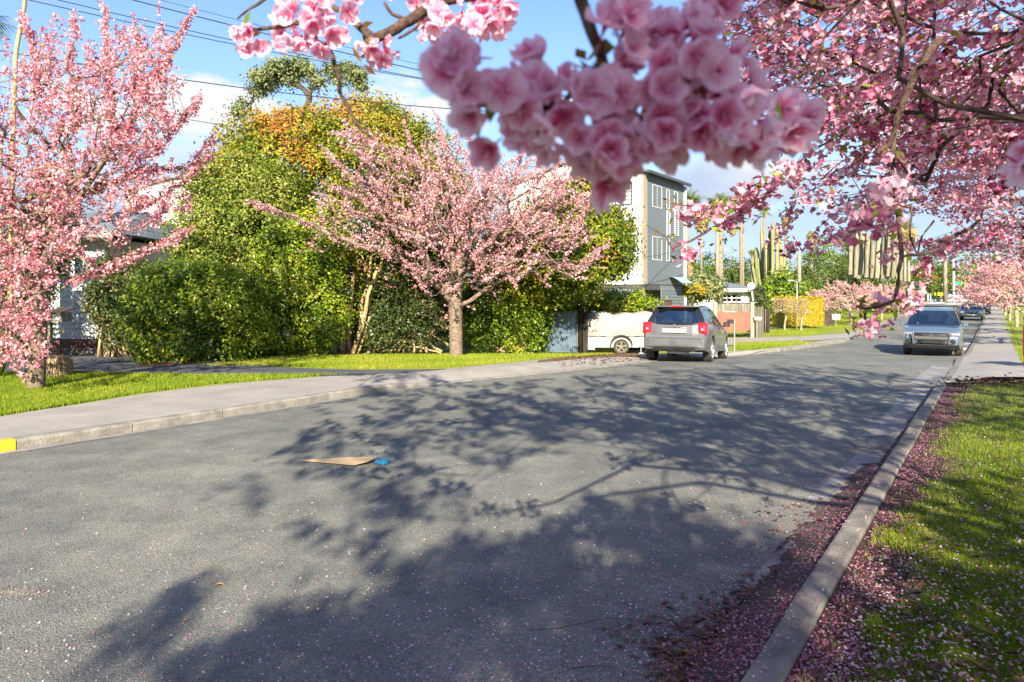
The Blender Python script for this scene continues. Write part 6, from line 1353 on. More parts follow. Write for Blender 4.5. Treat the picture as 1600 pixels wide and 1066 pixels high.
def ray_sprays(lines, Yj, per, L_=(.4, .8)):
    out = []
    for pts, y0_, y1_ in lines:
        pts = np.array(pts, float); ln = np.linalg.norm(np.diff(pts, axis=0), axis=1); cum = np.r_[0, np.cumsum(ln)]; k = int(cum[-1]/per)
        for i in range(k):
            s = (i+rng.random())/k*cum[-1]; x = np.interp(s, cum, pts[:, 0]); y = np.interp(s, cum, pts[:, 1]); x2 = np.interp(min(s+3, cum[-1]), cum, pts[:, 0]); y2 = np.interp(min(s+3, cum[-1]), cum, pts[:, 1])
            if s+3 > cum[-1]: x2, y2 = x+pts[-1][0]-pts[-2][0], y+pts[-1][1]-pts[-2][1]
            Y = y0_+(y1_-y0_)*s/cum[-1]+rng.normal(0, Yj); a = P(x, y, Y); b = P(x2, y2, Y+.02); d = unit(b-a)+rng.normal(size=3)*.28; d = unit(d); l = rng.uniform(*L_)*.5; out.append((a-d*l, a+d*l))
    return out
sp += ray_sprays([([(620, 400), (540, 375), (470, 345), (390, 316)], YM-.5, YM-2), ([(650, 350), (600, 330), (560, 310), (515, 290)], YM, YM-1.5), ([(690, 280), (620, 240), (560, 215), (514, 206)], YM, YM-1.5), ([(700, 260), (690, 210), (682, 182)], YM, YM+1), ([(650, 260), (640, 215), (632, 196)], YM, YM), ([(800, 260), (822, 232), (830, 222)], YM, YM), ([(590, 290), (575, 250), (560, 236)], YM, YM-.6), ([(860, 290), (900, 275), (925, 268)], YM, YM), ([(830, 400), (900, 420), (950, 380)], YM, YM-1), ([(740, 230), (730, 205)], YM, YM), ([(600, 300), (540, 275), (510, 235)], YM, YM-1.4)], .15, 5, (.3, .6))
sp += [(p_(x, y)+rng.normal(0, .1, 3), p_(x+rng.uniform(-8, 8), y+rng.uniform(-4, 10))+rng.normal(0, .1, 3)) for x, y in ((700, 500), (695, 505), (702, 482), (722, 485), (726, 475), (715, 478), (610, 430), (600, 440), (540, 410), (650, 430), (780, 455), (770, 470))]
stems = [(2, p_(735, 470), p_(765, 448), p_(800, 432, -.3), p_(850, 415, -.6)), (2, p_(690, 450), p_(660, 430, .2), p_(625, 408, .3), p_(570, 385, -.3)), (3, p_(722, 420), p_(735, 385), p_(760, 340)), (4, p_(700, 395), p_(680, 350), p_(670, 300))]
cherry('cherry_tree', 'spreading pink cherry tree in the middle with a thick grey trunk on the grass', b0, [b0, p_(712, 515), p_(712, 480), p_(713, 455), p_(715, 430)], stems, sp, 'petal_pale', 'street cherry trees', .029, 74, .075, .20, 'bark', .05, True, 8, 2.3, .3, .006)

# left cherry (trunk at 55)
YL = 11.6; b0 = Gd(56, 611, KH-.03); YL = b0[1]; p_ = lambda x, y, d=0: P(x, y, YL+d)
mask = [([(-150, 60), (-60, 80), (0, 60), (20, 90), (45, 120), (70, 40), (95, 15), (120, 130), (150, 60), (165, 15), (190, 100), (215, 20), (235, 60), (255, 30), (270, 110), (285, 130), (275, 160), (250, 200), (240, 260), (290, 280), (300, 330), (250, 350), (180, 385), (100, 420), (78, 460), (60, 580), (20, 580), (-20, 540), (-150, 520)], .50),
        ([(90, 120), (190, 50), (260, 90), (275, 170), (230, 250), (110, 280), (60, 180)], .9), ([(-100, 230), (100, 250), (160, 330), (100, 410), (60, 470), (0, 560), (-100, 480)], .95), ([(20, 470), (68, 470), (64, 580), (25, 585)], .8)]
sp = sprays_in(mask, 1250, (YL-1.7, YL+1.7), P(60, 400, YL), (.22, .62), .40, .62)
sp += ray_sprays([([(60, 330), (140, 300), (220, 270), (300, 260), (335, 215)], YL, YL+.8), ([(110, 440), (170, 420), (210, 400), (262, 378), (292, 360)], YL-.2, YL-.8), ([(200, 330), (250, 310), (300, 270), (330, 240)], YL, YL+.5), ([(200, 200), (240, 120), (275, 60), (308, 12)], YL, YL+.4), ([(120, 200), (110, 100), (118, 22)], YL, YL), ([(60, 150), (55, 80), (35, 20)], YL, YL), ([(180, 230), (170, 120), (163, 15)], YL, YL+.5), ([(230, 250), (290, 180), (310, 150)], YL, YL), ([(210, 160), (215, 70), (210, 30)], YL+.3, YL+.5)], .08, 4.5, (.2, .4))
stems = [(0, p_(40, 560), p_(20, 520, -.2), p_(0, 470, -.3)), (1, p_(65, 540), p_(72, 500), p_(70, 440)), (2, p_(50, 430), p_(90, 360), p_(130, 300), p_(170, 240)), (2, p_(30, 420), p_(10, 340), p_(0, 250)), (3, p_(80, 330), p_(130, 280), p_(200, 215, .3))]
cherry('cherry_tree', 'big pink cherry tree at the left with blossom down to its multi-stemmed foot', b0, [b0, p_(58, 570), p_(60, 500), p_(62, 430), p_(66, 370), p_(70, 310)], stems, sp, 'petal_warm', 'street cherry trees', .023, 82, .064, .13, 'bark', .06, False, 8, 2.1, .22, .0035)
# thin bare pole-like stem and flax at far left
bsY = 14.; bt_ = thing('tall_sapling', 'thin bare yellowish sapling stem rising left of the left cherry tree', 'tree', (*P(20, 0, bsY)[:2], KH))
with world_coords():
    m = MB(); m.tube([P(15, 560, bsY), P(18, 350, bsY), P(20, 200, bsY), P(25, 80, bsY), P(38, 10, bsY), P(45, -60, bsY)], .055, 8, .03); m.build('stem', M['bark_tan'], bt_, smooth=True)
def strap_plant(name, label, c, n, L_, w, mat, spread=.5, var0=.5):
    t = thing(name, label, 'plant', c); V = []; Fq = []; va = []
    for _ in range(n):
        a = rng.uniform(0, 6.28); d = np.array([math.cos(a), math.sin(a), 0]); l = L_*rng.uniform(.6, 1.1); sp_ = spread*rng.uniform(.3, 1); side = np.array([-d[1], d[0], 0])*w; b = len(V); v = np.clip(var0+rng.normal(0, .2), 0, 1)
        for i in range(5):
            s = i/4; p = d*(.05+l*sp_*s)+np.array([0, 0, l*(s-.45*sp_*s*s*1.6)]); ww = side*(1-s**2*.95); V.extend([p-ww, p+ww])
        for i in range(4): Fq.append((b+2*i, b+2*i+1, b+2*i+3, b+2*i+2)); va.append(v)
    o = mk('leaves', V, np.array(Fq), M[mat], t, var=va); o['kind'] = 'stuff'; return t
strap_plant('flax_plant', 'yellow-green strap-leaved plant at the left edge behind the lawn', Gd(-5, 590, KH), 60, 1.3, .03, 'leaf_palm', .5, .45)
stp = thing('grassy_stump', 'stump draped in dry trailing stems beside the left cherry trunk', 'stump', Gd(83, 588, KH))
m = MB(); m.lathe([(.30, 0), (.24, .12), (.22, .34), (.20, .38), (.001, .39)], (0, 0, 0), 'z', 14); m.build('stump', M['bark_tan'], stp)
V = []; Fq = []; va = []
for _ in range(420):
    a = rng.uniform(0, 6.28); r0 = rng.uniform(.02, .22); d = np.array([math.cos(a), math.sin(a), 0]); b = len(V); s_ = np.array([-d[1], d[0], 0])*.008; p0 = d*r0+[0, 0, .40]; p1 = d*(.27+rng.uniform(0, .05))+[0, 0, rng.uniform(.25, .4)]; p2 = d*(.31+rng.uniform(0, .08))+[0, 0, rng.uniform(.0, .2)]
    V.extend([p0-s_, p0+s_, p1-s_, p1+s_, p2-s_*.3, p2+s_*.3]); Fq += [(b, b+1, b+3, b+2), (b+2, b+3, b+5, b+4)]; va += [rng.random()]*2
mk('dry_stems', V, np.array(Fq), M['straw'], stp, var=va)['kind'] = 'stuff'
sg = thing('dry_weed_clump', 'straw-coloured arching weed stems at the foot of the tarred pole', 'plant', Gd(915, 545, KH)); m = MB()
for _ in range(34): a = rng.uniform(-1.1, 1.1); l = rng.uniform(.4, 1.3); x_ = rng.normal(0, .12); m.tube([(x_, 0, 0), (x_+a*l*.35, -.05, l*.6), (x_+a*l*.9, -.08, l*.85)], .008, 4, .003)
m.build('stems', M['straw'], sg)['kind'] = 'stuff'
# ------------------------------------------------------------------ near cherry trees over the right verge
cotE = 1/math.tan(R(SUN_EL)); shd = np.array([-math.sin(R(SUN_AZ)), -math.cos(R(SUN_AZ))])*cotE
def Gv(px, py, h=0.0):
    Y = (EYE-h)*F/(py-HY)
    for _ in range(14): Y = .5*Y+.5*(EYE-h-zg(Y))*F/(py-HY)
    return np.stack([(px-CX)/F*Y, Y, zg(Y)+h], -1)
def framed(p, m_=0.0):
    if p[1] < .05: return False
    a, b = proj(p); return -m_ < a < 1600+m_ and -m_ < b < 1066+m_
def shade_targets(poly, n, zr=(2.6, 6.8), marg=60):
    """points of crown whose shadow falls in a region of the road, kept out of the picture's frame"""
    out = []; poly = np.array(poly, float); x0, y0 = poly.min(0); x1, y1 = poly.max(0); tries = 0
    while len(out) < n and tries < 60000:
        tries += 1; x, y = rng.uniform(x0, x1), rng.uniform(y0, y1)
        g = Gv(np.array(x), np.array(y)); 
        if rng.random() > min(1, (g[1]/12)**2.0+.06): continue
        if not in_poly(np.array([x]), np.array([y]), poly)[0]: continue
        if in_poly(np.array([x]), np.array([y]), [(700, 765), (860, 712), (1000, 712), (1180, 755), (1345, 800), (1400, 850), (1300, 858), (1180, 812), (1000, 778), (850, 790), (720, 815)])[0]: continue
        z = rng.uniform(*zr); p = np.array([g[0]-shd[0]*z, g[1]-shd[1]*z, z])
        if framed(p, marg): continue
        out.append(p)
    return out
def spray(p, L_=(.35, .8), out=None, up=.15):
    d = rng.normal(size=3)*.8+([0, 0, 0] if out is None else unit(p-out)*1.2)+np.array([0, 0, up]); d = unit(d); l = rng.uniform(*L_)/2; return (p-d*l, p+d*l)
tA = np.array([3.9, -1.2, 0]); tA[2] = float(zg(0))+KH-.04; tB = np.array([8.2, 5.2, KH-.04]); tC = np.array([-1.6, -7.5, KH-.02])
def near_cherry(label, base, trunk, stems, vis, hid, r_base, loose=(), flower=.0175, seed=0, per_m=95):
    t = thing('cherry_tree', label, 'tree', base, group='street cherry trees'); allS = vis+hid
    with world_coords():
        Sx = np.array([s[0] for s in allS]); Ex = np.array([s[1] for s in allS]); A, par, ends = skeleton(trunk, Sx, step=.22, stems=stems, jit=.10); n0 = len(A); ext = []; ep = []
        for i in range(len(Sx)):
            prev = ends[i]; d = Ex[i]-Sx[i]; side = rng.normal(size=3)*.05*np.linalg.norm(d)
            for q in range(1, 5): ext.append(Sx[i]+d*q/4+side*math.sin(q/4*3.1)); ep.append(prev); prev = n0+len(ext)-1
        A = np.vstack([A, ext]); par = np.r_[par, ep].astype(int); skeleton_mesh('trunk', A, par, .0022, r_base, M['bark_dark'], t, 7, 2.05, cap=(trunk[-1], .060, .95, .0085, len(trunk)-1))
        allS = allS+list(loose); Sx = np.array([s[0] for s in allS]); Ex = np.array([s[1] for s in allS]); nv, nh = len(vis), len(vis)+len(hid)
        for nm, lo, hi, det in (('blossom', 0, nv, True), ('upper_blossom', nv, nh, False), ('sprig_blossom', nh, len(allS), True)):
            if hi <= lo: continue
            sx, ex = Sx[lo:hi], Ex[lo:hi]; ln = np.linalg.norm(ex-sx, axis=1); cnt = np.maximum(4, (ln*(per_m if det else 60)*(.7+.6*rng.random(len(ln)))).astype(int)); ii = np.repeat(np.arange(len(ln)), cnt); m_ = len(ii)
            nb_ = np.maximum(1, ln/.095); tt = np.clip((np.floor(rng.random(m_)*nb_[ii])+.5)/nb_[ii], 0, 1); off = rdir(m_)*(.042 if det else .11)*(.55+.6*rng.random((m_, 1)))
            if det: off[:, 2] -= .018
            C = sx[ii]+(ex-sx)[ii]*tt[:, None]+off; v = .52+rng.normal(0, .15, len(ln))[ii]+rng.normal(0, .14, m_)
            if det: o = flower_mesh(nm, C, unit(off+rng.normal(size=C.shape)*.02), flower, M['petal_bough'], t, v)
            else: o = leaf_mesh(nm, C, unit(off), .042, M['petal_near'], t, v, .9)
            o['kind'] = 'stuff'
            if det:
                nl = int(m_*.19); q = rng.choice(m_, nl); o = leaf_mesh('young_leaves', C[q]+rdir(nl)*.035, rdir(nl), .022, M['young'], t, .2+.8*rng.random(nl), .42); o['kind'] = 'stuff'
    return t
# visible canopy silhouette (upper right)
canA = [([(1110, -40), (1640, -40), (1640, 120), (1600, 190), (1480, 230), (1420, 260), (1390, 370), (1300, 365), (1290, 300), (1260, 260), (1200, 210), (1180, 140), (1140, 60)], .95),
        ([(1255, 60), (1640, 60), (1640, 260), (1540, 300), (1440, 240), (1360, 300), (1250, 250)], .8)]
visA = sprays_in(canA, 215, (2.5, 4.8), np.array([3.9, 1.0, 3.2]), (.22, .55), -.05)
loA = ray_sprays([([(1250, 300), (1225, 345), (1210, 375)], 4.2, 4.2), ([(1250, 250), (1205, 285), (1165, 300)], 2.9, 2.9), ([(1390, 300), (1340, 350), (1280, 380), (1215, 385)], 4.0, 4.4), ([(1400, 270), (1370, 330), (1350, 350)], 2.0, 2.0), ([(1175, 305), (1140, 345)], 3.0, 3.0), ([(1130, 330), (1100, 325), (1062, 330)], 3.1, 3.2), ([(1085, 385), (1055, 397)], 3.2, 3.2), ([(1180, 320), (1150, 300)], 3.0, 3.0)], .04, 13, (.10, .22))
loA += ray_sprays([([(1412, 380), (1380, 395), (1390, 410)], 3.2, 3.2), ([(1400, 462), (1375, 458)], 2.1, 2.1), ([(1375, 500), (1350, 505), (1345, 480)], 2.4, 2.4), ([(1430, 450), (1410, 470)], 2.3, 2.3), ([(1455, 400), (1480, 380), (1430, 430)], 3.0, 3.0)], .04, 13, (.08, .14))
visB = sprays_in([([(1400, 130), (1640, 80), (1640, 410), (1600, 395), (1560, 405), (1540, 385), (1500, 400), (1460, 395), (1470, 350), (1440, 300), (1410, 260)], .9), ([(1420, 330), (1500, 370), (1560, 400), (1600, 380), (1640, 300), (1500, 250)], .8), ([(1150, -30), (1500, -30), (1460, 160), (1300, 260), (1220, 260)], .35)], 250, (5.2, 8.5), tB+[0, 0, 2.5], (.4, .9), -.05)
# shade on the road
S = []
S += shade_targets([(720, 600), (980, 583), (1260, 572), (1485, 590), (1440, 640), (1340, 740), (1200, 760), (1060, 725), (930, 690), (800, 685), (700, 660)], 520)
S += shade_targets([(540, 615), (740, 600), (900, 690), (1000, 730), (880, 760), (720, 790), (620, 800), (500, 750), (400, 712)], 95)
S += shade_targets([(430, 850), (530, 862), (640, 840), (760, 780), (640, 790), (520, 820)], 5)
S += shade_targets([(380, 775), (425, 775), (410, 762), (355, 760)], 2)
S += shade_targets([(470, 605), (620, 585), (760, 590), (680, 612), (560, 622)], 18)
S4 = []
for poly, n in (([(620, 905), (780, 835), (960, 775), (1130, 815), (1265, 860), (1180, 1066), (230, 1066), (330, 1010), (520, 960)], 230), ([(180, 1000), (230, 940), (330, 915), (300, 980), (220, 1050)], 6)):
    S4 += shade_targets(poly, n, (3.0, 7.0))
def vshade(poly, n, zr=(2.6, 6.5)): return shade_targets(poly, n, zr)
S4 = [p for p in S4 if not (-.15 < p[0] < .45 and abs(p[1]-(.55-cotE*(p[2]-1.85))) < .5 and rng.random() < .35)]
Rg = vshade([(1480, 610), (1640, 590), (1640, 720), (1560, 700), (1440, 660)], 46)+vshade([(1430, 760), (1640, 740), (1640, 900), (1400, 1066), (1180, 1066), (1300, 900)], 60)+vshade([(1300, 1066), (1640, 900), (1640, 1066)], 20)
Rg = [p for p in Rg]
allp = S+Rg
A_h = [p for p in allp if np.linalg.norm(p[:2]-tA[:2]) <= np.linalg.norm(p[:2]-tB[:2])*1.0]; B_h = [p for p in allp if np.linalg.norm(p[:2]-tA[:2]) > np.linalg.norm(p[:2]-tB[:2])*1.0]
near_cherry('large cherry tree overhead at the right, boughs of blossom filling the upper right corner', tA, [tA, tA+[.02, .1, .9], tA+[0, .25, 1.7], tA+[-.1, .4, 2.3]],
    [(3, (3.2, .4, 2.9), (2.9, 1.4, 3.2), (2.6, 2.4, 3.3)), (3, (2.6, -.2, 3.3), (1.2, 0.0, 3.9), (-.6, .4, 4.3), (-2.4, .9, 4.6))], visA, [spray(p, out=tA+[0, 0, 2.5]) for p in A_h], .17, loA)
near_cherry('second overhead cherry tree at the right, its darker purple boughs behind the nearest ones', tB, [tB, tB+[0, .1, 1.0], tB+[-.1, .2, 1.9], tB+[-.2, .3, 2.6]], None, visB, [spray(p, out=tB+[0, 0, 2.5]) for p in B_h], .18)
near_cherry('cherry tree standing behind the camera, seen only by the shadow it lays over the road', tC, [tC, tC+[0, .1, 1.0], tC+[.1, .1, 2.0], tC+[.2, .2, 2.8]], None, [], [spray(p, out=tC+[0, 0, 2.5]) for p in S4], .18)
tree_near = [o for o in COL.objects if o.name.startswith('cherry_tree') and 'large cherry tree overhead' in o.get('label', '')][0]

# hanging twigs drawn with their real bends
def twig(pts, r0, r1, par=tree_near, name='twig', mat='bark_near'):
    with world_coords():
        pw = [P(*p) for p in pts]; q = []
        for a, b in zip(pw[:-1], pw[1:]):
            for s in (0, .33, .66): q.append(a*(1-s)+b*s+rng.normal(size=3)*np.linalg.norm(b-a)*.012)
        q.append(pw[-1]); m = MB(); m.tube(q, r0, 7, r1); return m.build(name, M[mat], par, smooth=True)
twig([(1260, 250, 3.0), (1240, 262, 3.0), (1212, 290, 3.05), (1192, 310, 3.05), (1160, 332, 3.1), (1140, 345, 3.1), (1110, 358, 3.15), (1080, 376, 3.2), (1050, 388, 3.2), (1038, 366, 3.2)], .012, .004)
twig([(1160, 332, 3.1), (1130, 322, 3.1), (1090, 324, 3.15), (1052, 318, 3.2)], .006, .003)
twig([(1212, 290, 3.05), (1190, 285, 3.0), (1165, 296, 3.0)], .005, .003)
twig([(1400, 180, 2.2), (1395, 260, 2.1), (1402, 330, 2.1), (1410, 390, 2.05), (1404, 440, 2.0), (1398, 470, 2.0), (1370, 480, 2.0), (1352, 483, 2.0), (1352, 500, 2.0)], .008, .004)
twig([(1352, 483, 2.0), (1338, 478, 2.0)], .004, .002)
twig([(1410, 402, 2.05), (1440, 398, 2.2), (1475, 380, 2.6), (1530, 345, 3.2)], .004, .008)
twig([(1425, 320, 2.6), (1422, 370, 2.6), (1430, 390, 2.6), (1440, 410, 2.6)], .004, .003)
twig([(1460, 345, 2.6), (1440, 370, 2.6), (1434, 400, 2.6)], .004, .003)
twig([(1470, 60, 2.0), (1430, 110, 2.0), (1405, 180, 2.05), (1390, 225, 2.1), (1370, 240, 2.1)], .012, .007)
# foreground boughs
twig([(880, -120, .62), (905, -10, .57), (922, 40, .56), (942, 95, .56), (952, 130, .57), (1010, 200, .58), (1060, 215, .60)], .0065, .003)
twig([(942, 95, .56), (880, 160, .56), (835, 168, .56), (780, 175, .55)], .003, .002); twig([(1010, 200, .58), (985, 215, .57), (930, 235, .56)], .0028, .002)
twig([(900, -60, 1.25), (800, -16, 1.25), (722, -6, 1.25), (680, 4, 1.25), (640, 32, 1.26), (610, 50, 1.26), (582, 62, 1.27), (573, 70, 1.27)], .012, .009)
twig([(584, 60, 1.27), (562, 42, 1.27), (545, 22, 1.27), (520, 12, 1.27)], .009, .005)
twig([(508, 66, 1.27), (520, 88, 1.27), (524, 105, 1.28), (530, 125, 1.28), (531, 145, 1.3), (545, 170, 1.3), (556, 193, 1.3), (578, 214, 1.3)], .0048, .003)
twig([(422, -8, 1.4), (405, 5, 1.4), (388, 15, 1.4), (371, 29, 1.4)], .004, .002)
twig([(640, 32, 1.26), (612, 22, 1.26), (600, 4, 1.26)], .004, .003); twig([(664, 20, 1.26), (650, 44, 1.26), (622, 60, 1.26)], .004, .0025); twig([(480, 30, 1.27), (440, 42, 1.27), (385, 46, 1.28)], .005, .003)
with world_coords():
    m = MB(); m.tube([P(880, -120, .62), np.array([.4, .3, 2.9]), np.array([1.4, .0, 3.3]), np.array([2.9, -.4, 2.9]), tA+[-.05, .3, 2.2]], .010, 8, .05); m.build('limb', M['bark_near'], tree_near, smooth=True)
    m = MB(); m.tube([P(900, -60, 1.25), np.array([.9, 1.0, 3.1]), np.array([2.0, .2, 3.3]), tA+[-.05, .3, 2.2]], .014, 8, .05); m.build('limb', M['bark_near'], tree_near, smooth=True)

# detailed blossoms
def flower_template(cup, seed, r=.020, petals=5):
    g_ = np.random.default_rng(seed); tone = g_.uniform(-.16, .12); V = []; Fq = []; va = []; n1, n2 = 7, 8
    for k in range(petals):
        a = 2*math.pi*(k+g_.normal(0, .05))/petals; e = np.array([math.cos(a), math.sin(a), 0]); f = np.array([-math.sin(a), math.cos(a), 0]); c_ = cup*(1+g_.normal(0, .25)); tw = g_.normal(0, .25); l = r*(1+g_.normal(0, .06)); b = len(V)
        for i in range(n1+1):
            s = i/n1; w = r*.62*(math.sin(math.pi*min(1, s*.80+.06))**.75)
            for j in range(n2+1):
                t = 2*j/n2-1; notch = .12*r*(1-abs(t))*(s > .9); th = c_*(.35+.9*s); rad = l*(s*(1-.10*t*t*s))-notch
                lift = math.sin(th)*rad*.9+.10*r*math.sin(t*3+seed+k)*s+.055*r*math.sin(t*7.5+k*2.1+seed)*s*s+.04*r*math.sin(s*9+k+t*4)*s+.35*r*(t*t)*s*(.5+c_*.4)+tw*t*w*.5; V.append(e*rad*math.cos(th*.8)+f*w*t+np.array([0, 0, lift]))
        for i in range(n1):
            for j in range(n2): q = b+i*(n2+1)+j; Fq.append((q, q+1, q+n2+2, q+n2+1)); s = (i+.5)/n1; t = abs(2*(j+.5)/n2-1); va.append(np.clip(tone+.10+.60*s**.8+.08*(1-t)+g_.normal(0, .02)-.10*(s > .85)*(1-t)-.07*(j % 2)*(s < .7), 0, 1))
    for k in range(14):
        a = g_.uniform(0, 6.28); d = np.array([math.cos(a)*.4, math.sin(a)*.4, 1]); d /= np.linalg.norm(d); s_ = np.array([-math.sin(a), math.cos(a), 0])*r*.022; b = len(V); V.extend([-s_, s_, d*r*.5+s_*1.8, d*r*.5-s_*1.8]); Fq.append((b, b+1, b+2, b+3)); va.append(.05 if k % 2 else .98)
    # calyx and pedicel
    for k in range(6):
        a = 2*math.pi*k/6; a2 = 2*math.pi*(k+1)/6; b = len(V); r1, r2 = r*.16, r*.06
        V.extend([np.array([math.cos(a)*r1, math.sin(a)*r1, .0]), np.array([math.cos(a2)*r1, math.sin(a2)*r1, .0]), np.array([math.cos(a2)*r2, math.sin(a2)*r2, -r*.45]), np.array([math.cos(a)*r2, math.sin(a)*r2, -r*.45]), np.array([math.cos(a2)*r2*.7, math.sin(a2)*r2*.7, -r*1.2]), np.array([math.cos(a)*r2*.7, math.sin(a)*r2*.7, -r*1.2])]); Fq += [(b, b+1, b+2, b+3), (b+3, b+2, b+4, b+5)]; va += [0.0, .02]
    return mk('blossom', V, np.array(Fq), M['petal_near'], None, var=va, smooth=True, obj=False)
FT = [flower_template(c, s) for c, s in ((.12, 1), (.30, 2), (.5, 3), (.38, 4), (.85, 5), (.2, 6), (.65, 7), (.42, 8), (1.0, 11))]; BUD = flower_template(1.55, 9, .013)
root = np.array(tree_near.location)
def put(me, p, nrm, s=1.0, name='blossom'):
    o = link(name, me, tree_near); o.location = [float(v) for v in (p-root)]; q = Vector([float(v) for v in nrm]).to_track_quat('Z', 'Y'); o.rotation_mode = 'QUATERNION'
    from mathutils import Quaternion
    o.rotation_quaternion = q @ Quaternion((0, 0, 1), rng.uniform(0, 6.28)); o.scale = (s,)*3; return o
def cluster(poly, n, Yr, centre, mind, s=1.0, bud=.1, face=(.12, -.45, -.12)):
    got = []; poly = np.array(poly, float); x0, y0 = poly.min(0); x1, y1 = poly.max(0); t = 0
    while len(got) < n and t < 6000:
        t += 1; x, y = rng.uniform(x0, x1), rng.uniform(y0, y1)
        if not in_poly(np.array([x]), np.array([y]), poly)[0]: continue
        p = P(x, y, rng.uniform(*Yr))
        if any(np.linalg.norm(p-q) < mind for q in got): continue
        got.append(p); c = P(*centre(x, y)); nrm = unit(unit(p-c)*.9+np.array(face)+rng.normal(size=3)*.45)
        put(BUD if rng.random() < bud else FT[rng.integers(len(FT))], p, nrm, s*rng.uniform(.88, 1.12))
cluster([(690, 85), (720, 65), (760, 90), (800, 110), (820, 130), (850, 215), (960, 250), (1090, 235), (1180, 200), (1225, 175), (1170, 110), (1150, 60), (1130, -20), (930, -20), (890, 40), (960, 110), (870, 100), (830, 60), (800, 70), (830, 170), (740, 230), (700, 180)], 52, (.50, .60), lambda x, y: (x*.6+380, 140, .58), .016, .86)
cluster([(700, 90), (760, 100), (790, 200), (745, 255), (820, 225), (900, 248), (990, 228), (1120, 250), (1190, 235), (1215, 215), (1130, 140), (1100, 30), (950, 20), (960, 120), (860, 130), (740, 110)], 100, (.50, .63), lambda x, y: (x*.7+280, 150, .59), .0145, .86)
cluster([(880, 225), (960, 225), (978, 265), (955, 290), (905, 275)], 8, (.52, .60), lambda x, y: (930, 230, .57), .014)
cluster([(1170, 150), (1262, 180), (1250, 232), (1190, 250), (1140, 200)], 15, (.68, .85), lambda x, y: (1200, 190, .74), .017)
cluster([(690, 95), (722, 70), (735, 130), (725, 190), (700, 170)], 6, (.50, .54), lambda x, y: (740, 140, .55), .014)
cluster([(432, -10), (560, -10), (540, 60), (500, 85), (440, 60)], 34, (1.18, 1.38), lambda x, y: (495, 15, 1.28), .021, 1.0, .15)
cluster([(368, 48), (410, 38), (412, 75), (380, 90)], 9, (1.22, 1.34), lambda x, y: (392, 50, 1.28), .018, .9, .3)
cluster([(425, 50), (475, 55), (462, 86), (430, 78)], 8, (1.22, 1.34), lambda x, y: (450, 55, 1.28), .018, .9, .2)
cluster([(640, -10), (820, -10), (800, 60), (740, 52), (660, 62), (640, 30)], 44, (1.15, 1.4), lambda x, y: (x, -5, 1.28), .022, 1.0, .12)
cluster([(568, 64), (620, 58), (622, 92), (596, 98), (570, 84)], 11, (1.22, 1.34), lambda x, y: (595, 66, 1.28), .018, .9, .4)
cluster([(1570, 190), (1640, 180), (1640, 270), (1590, 280)], 4, (.62, .75), lambda x, y: (1610, 200, .7), .018)
# leaf tufts on the hanging sprig and near clusters
with world_coords():
    C = []; 
    for x, y, Y, n in ((1350, 480, 2.0, 14), (1052, 318, 3.2, 14), (1038, 368, 3.2, 12), (1130, 372, 3.1, 10), (940, 95, .57, 9), (835, 168, .57, 9), (760, 165, .54, 6), (1010, 205, .57, 6), (1090, 120, .55, 6), (1180, 210, .7, 8), (575, 66, 1.27, 6), (400, 46, 1.28, 6), (1405, 465, 2.0, 10)):
        C += [P(x, y, Y)+rng.normal(size=3)*np.array([.02, .02, .02])*(1 if Y > 1 else .5) for _ in range(n)]
    C = np.array(C); leaf_mesh('leaf_buds', C, rdir(len(C)), .016, M['young'], tree_near, rng.random(len(C))*.8, .35)['kind'] = 'stuff'

# ------------------------------------------------------------------ grass, petals, leaf litter
def blades(name, label, px, py, hgt, wid, h0, varf, loc, mat='grass', bend=.5):
    G = Gv(px, py, h0); n = len(G); a = rng.uniform(0, 6.28, n); s = np.stack([np.cos(a), np.sin(a), 0*a], 1)*(wid*(.6+.8*rng.random(n)))[:, None]
    b = rng.uniform(0, 6.28, n); ln = np.stack([np.cos(b), np.sin(b), 0*b], 1)*(hgt*bend*rng.random(n))[:, None]; hh = hgt*(.5+.9*rng.random(n)); up = np.stack([0*a, 0*a, hh], 1)
    V = np.stack([G-s, G+s, G+s*.7+ln*.35+up*.6, G-s*.7+ln*.35+up*.6, G+ln+up, G+ln+up], 1); q = V[:, :5].reshape(-1, 3); k = np.arange(n)[:, None]*5
    Fq = np.concatenate([k+np.array([[0, 1, 2, 3]]), k+np.array([[3, 2, 4, 4]])], 1).reshape(-1, 4); Fl = [tuple(f) for f in ()]
    # two meshes worth of faces in one: quads plus thin tip quads
    V6 = V.reshape(-1, 3); V6 = V6.copy(); k6 = np.arange(n)[:, None]*6; V6[5::6] += (s*.12); F6 = np.concatenate([k6+np.array([[0, 1, 2, 3]]), k6+np.array([[3, 2, 5, 4]])], 1).reshape(-1, 4)
    t = thing(name, label, 'grass', loc); t['kind'] = 'stuff'
    var = np.repeat(varf(G), 2)
    with world_coords(): o = mk('blades', V6, F6, M[mat], t, var=np.clip(var, 0, 1)); o['kind'] = 'stuff'
    return t
def samp(polys, n):
    X = []; Y = []
    for poly, k in polys:
        poly = np.array(poly, float); x0, y0 = poly.min(0); x1, y1 = poly.max(0); a = rng.uniform(x0, x1, int(n*k*2.5)); b = rng.uniform(y0, y1, int(n*k*2.5)); m_ = in_poly(a, b, poly); a, b = a[m_], b[m_]; X.append(a[:int(n*k)]); Y.append(b[:int(n*k)])
    return np.concatenate(X), np.concatenate(Y)
wob = lambda G, f=1.0: .5*np.sin(G[:, 0]*2.1*f+G[:, 1]*.9*f)+.5*np.sin(G[:, 1]*2.7*f-G[:, 0]*1.3*f+1)
x, y = samp([([(-30, 585), (120, 583), (330, 587), (505, 586), (545, 585), (400, 596), (330, 601), (200, 618), (0, 652), (-30, 657)], 1)], 46000)
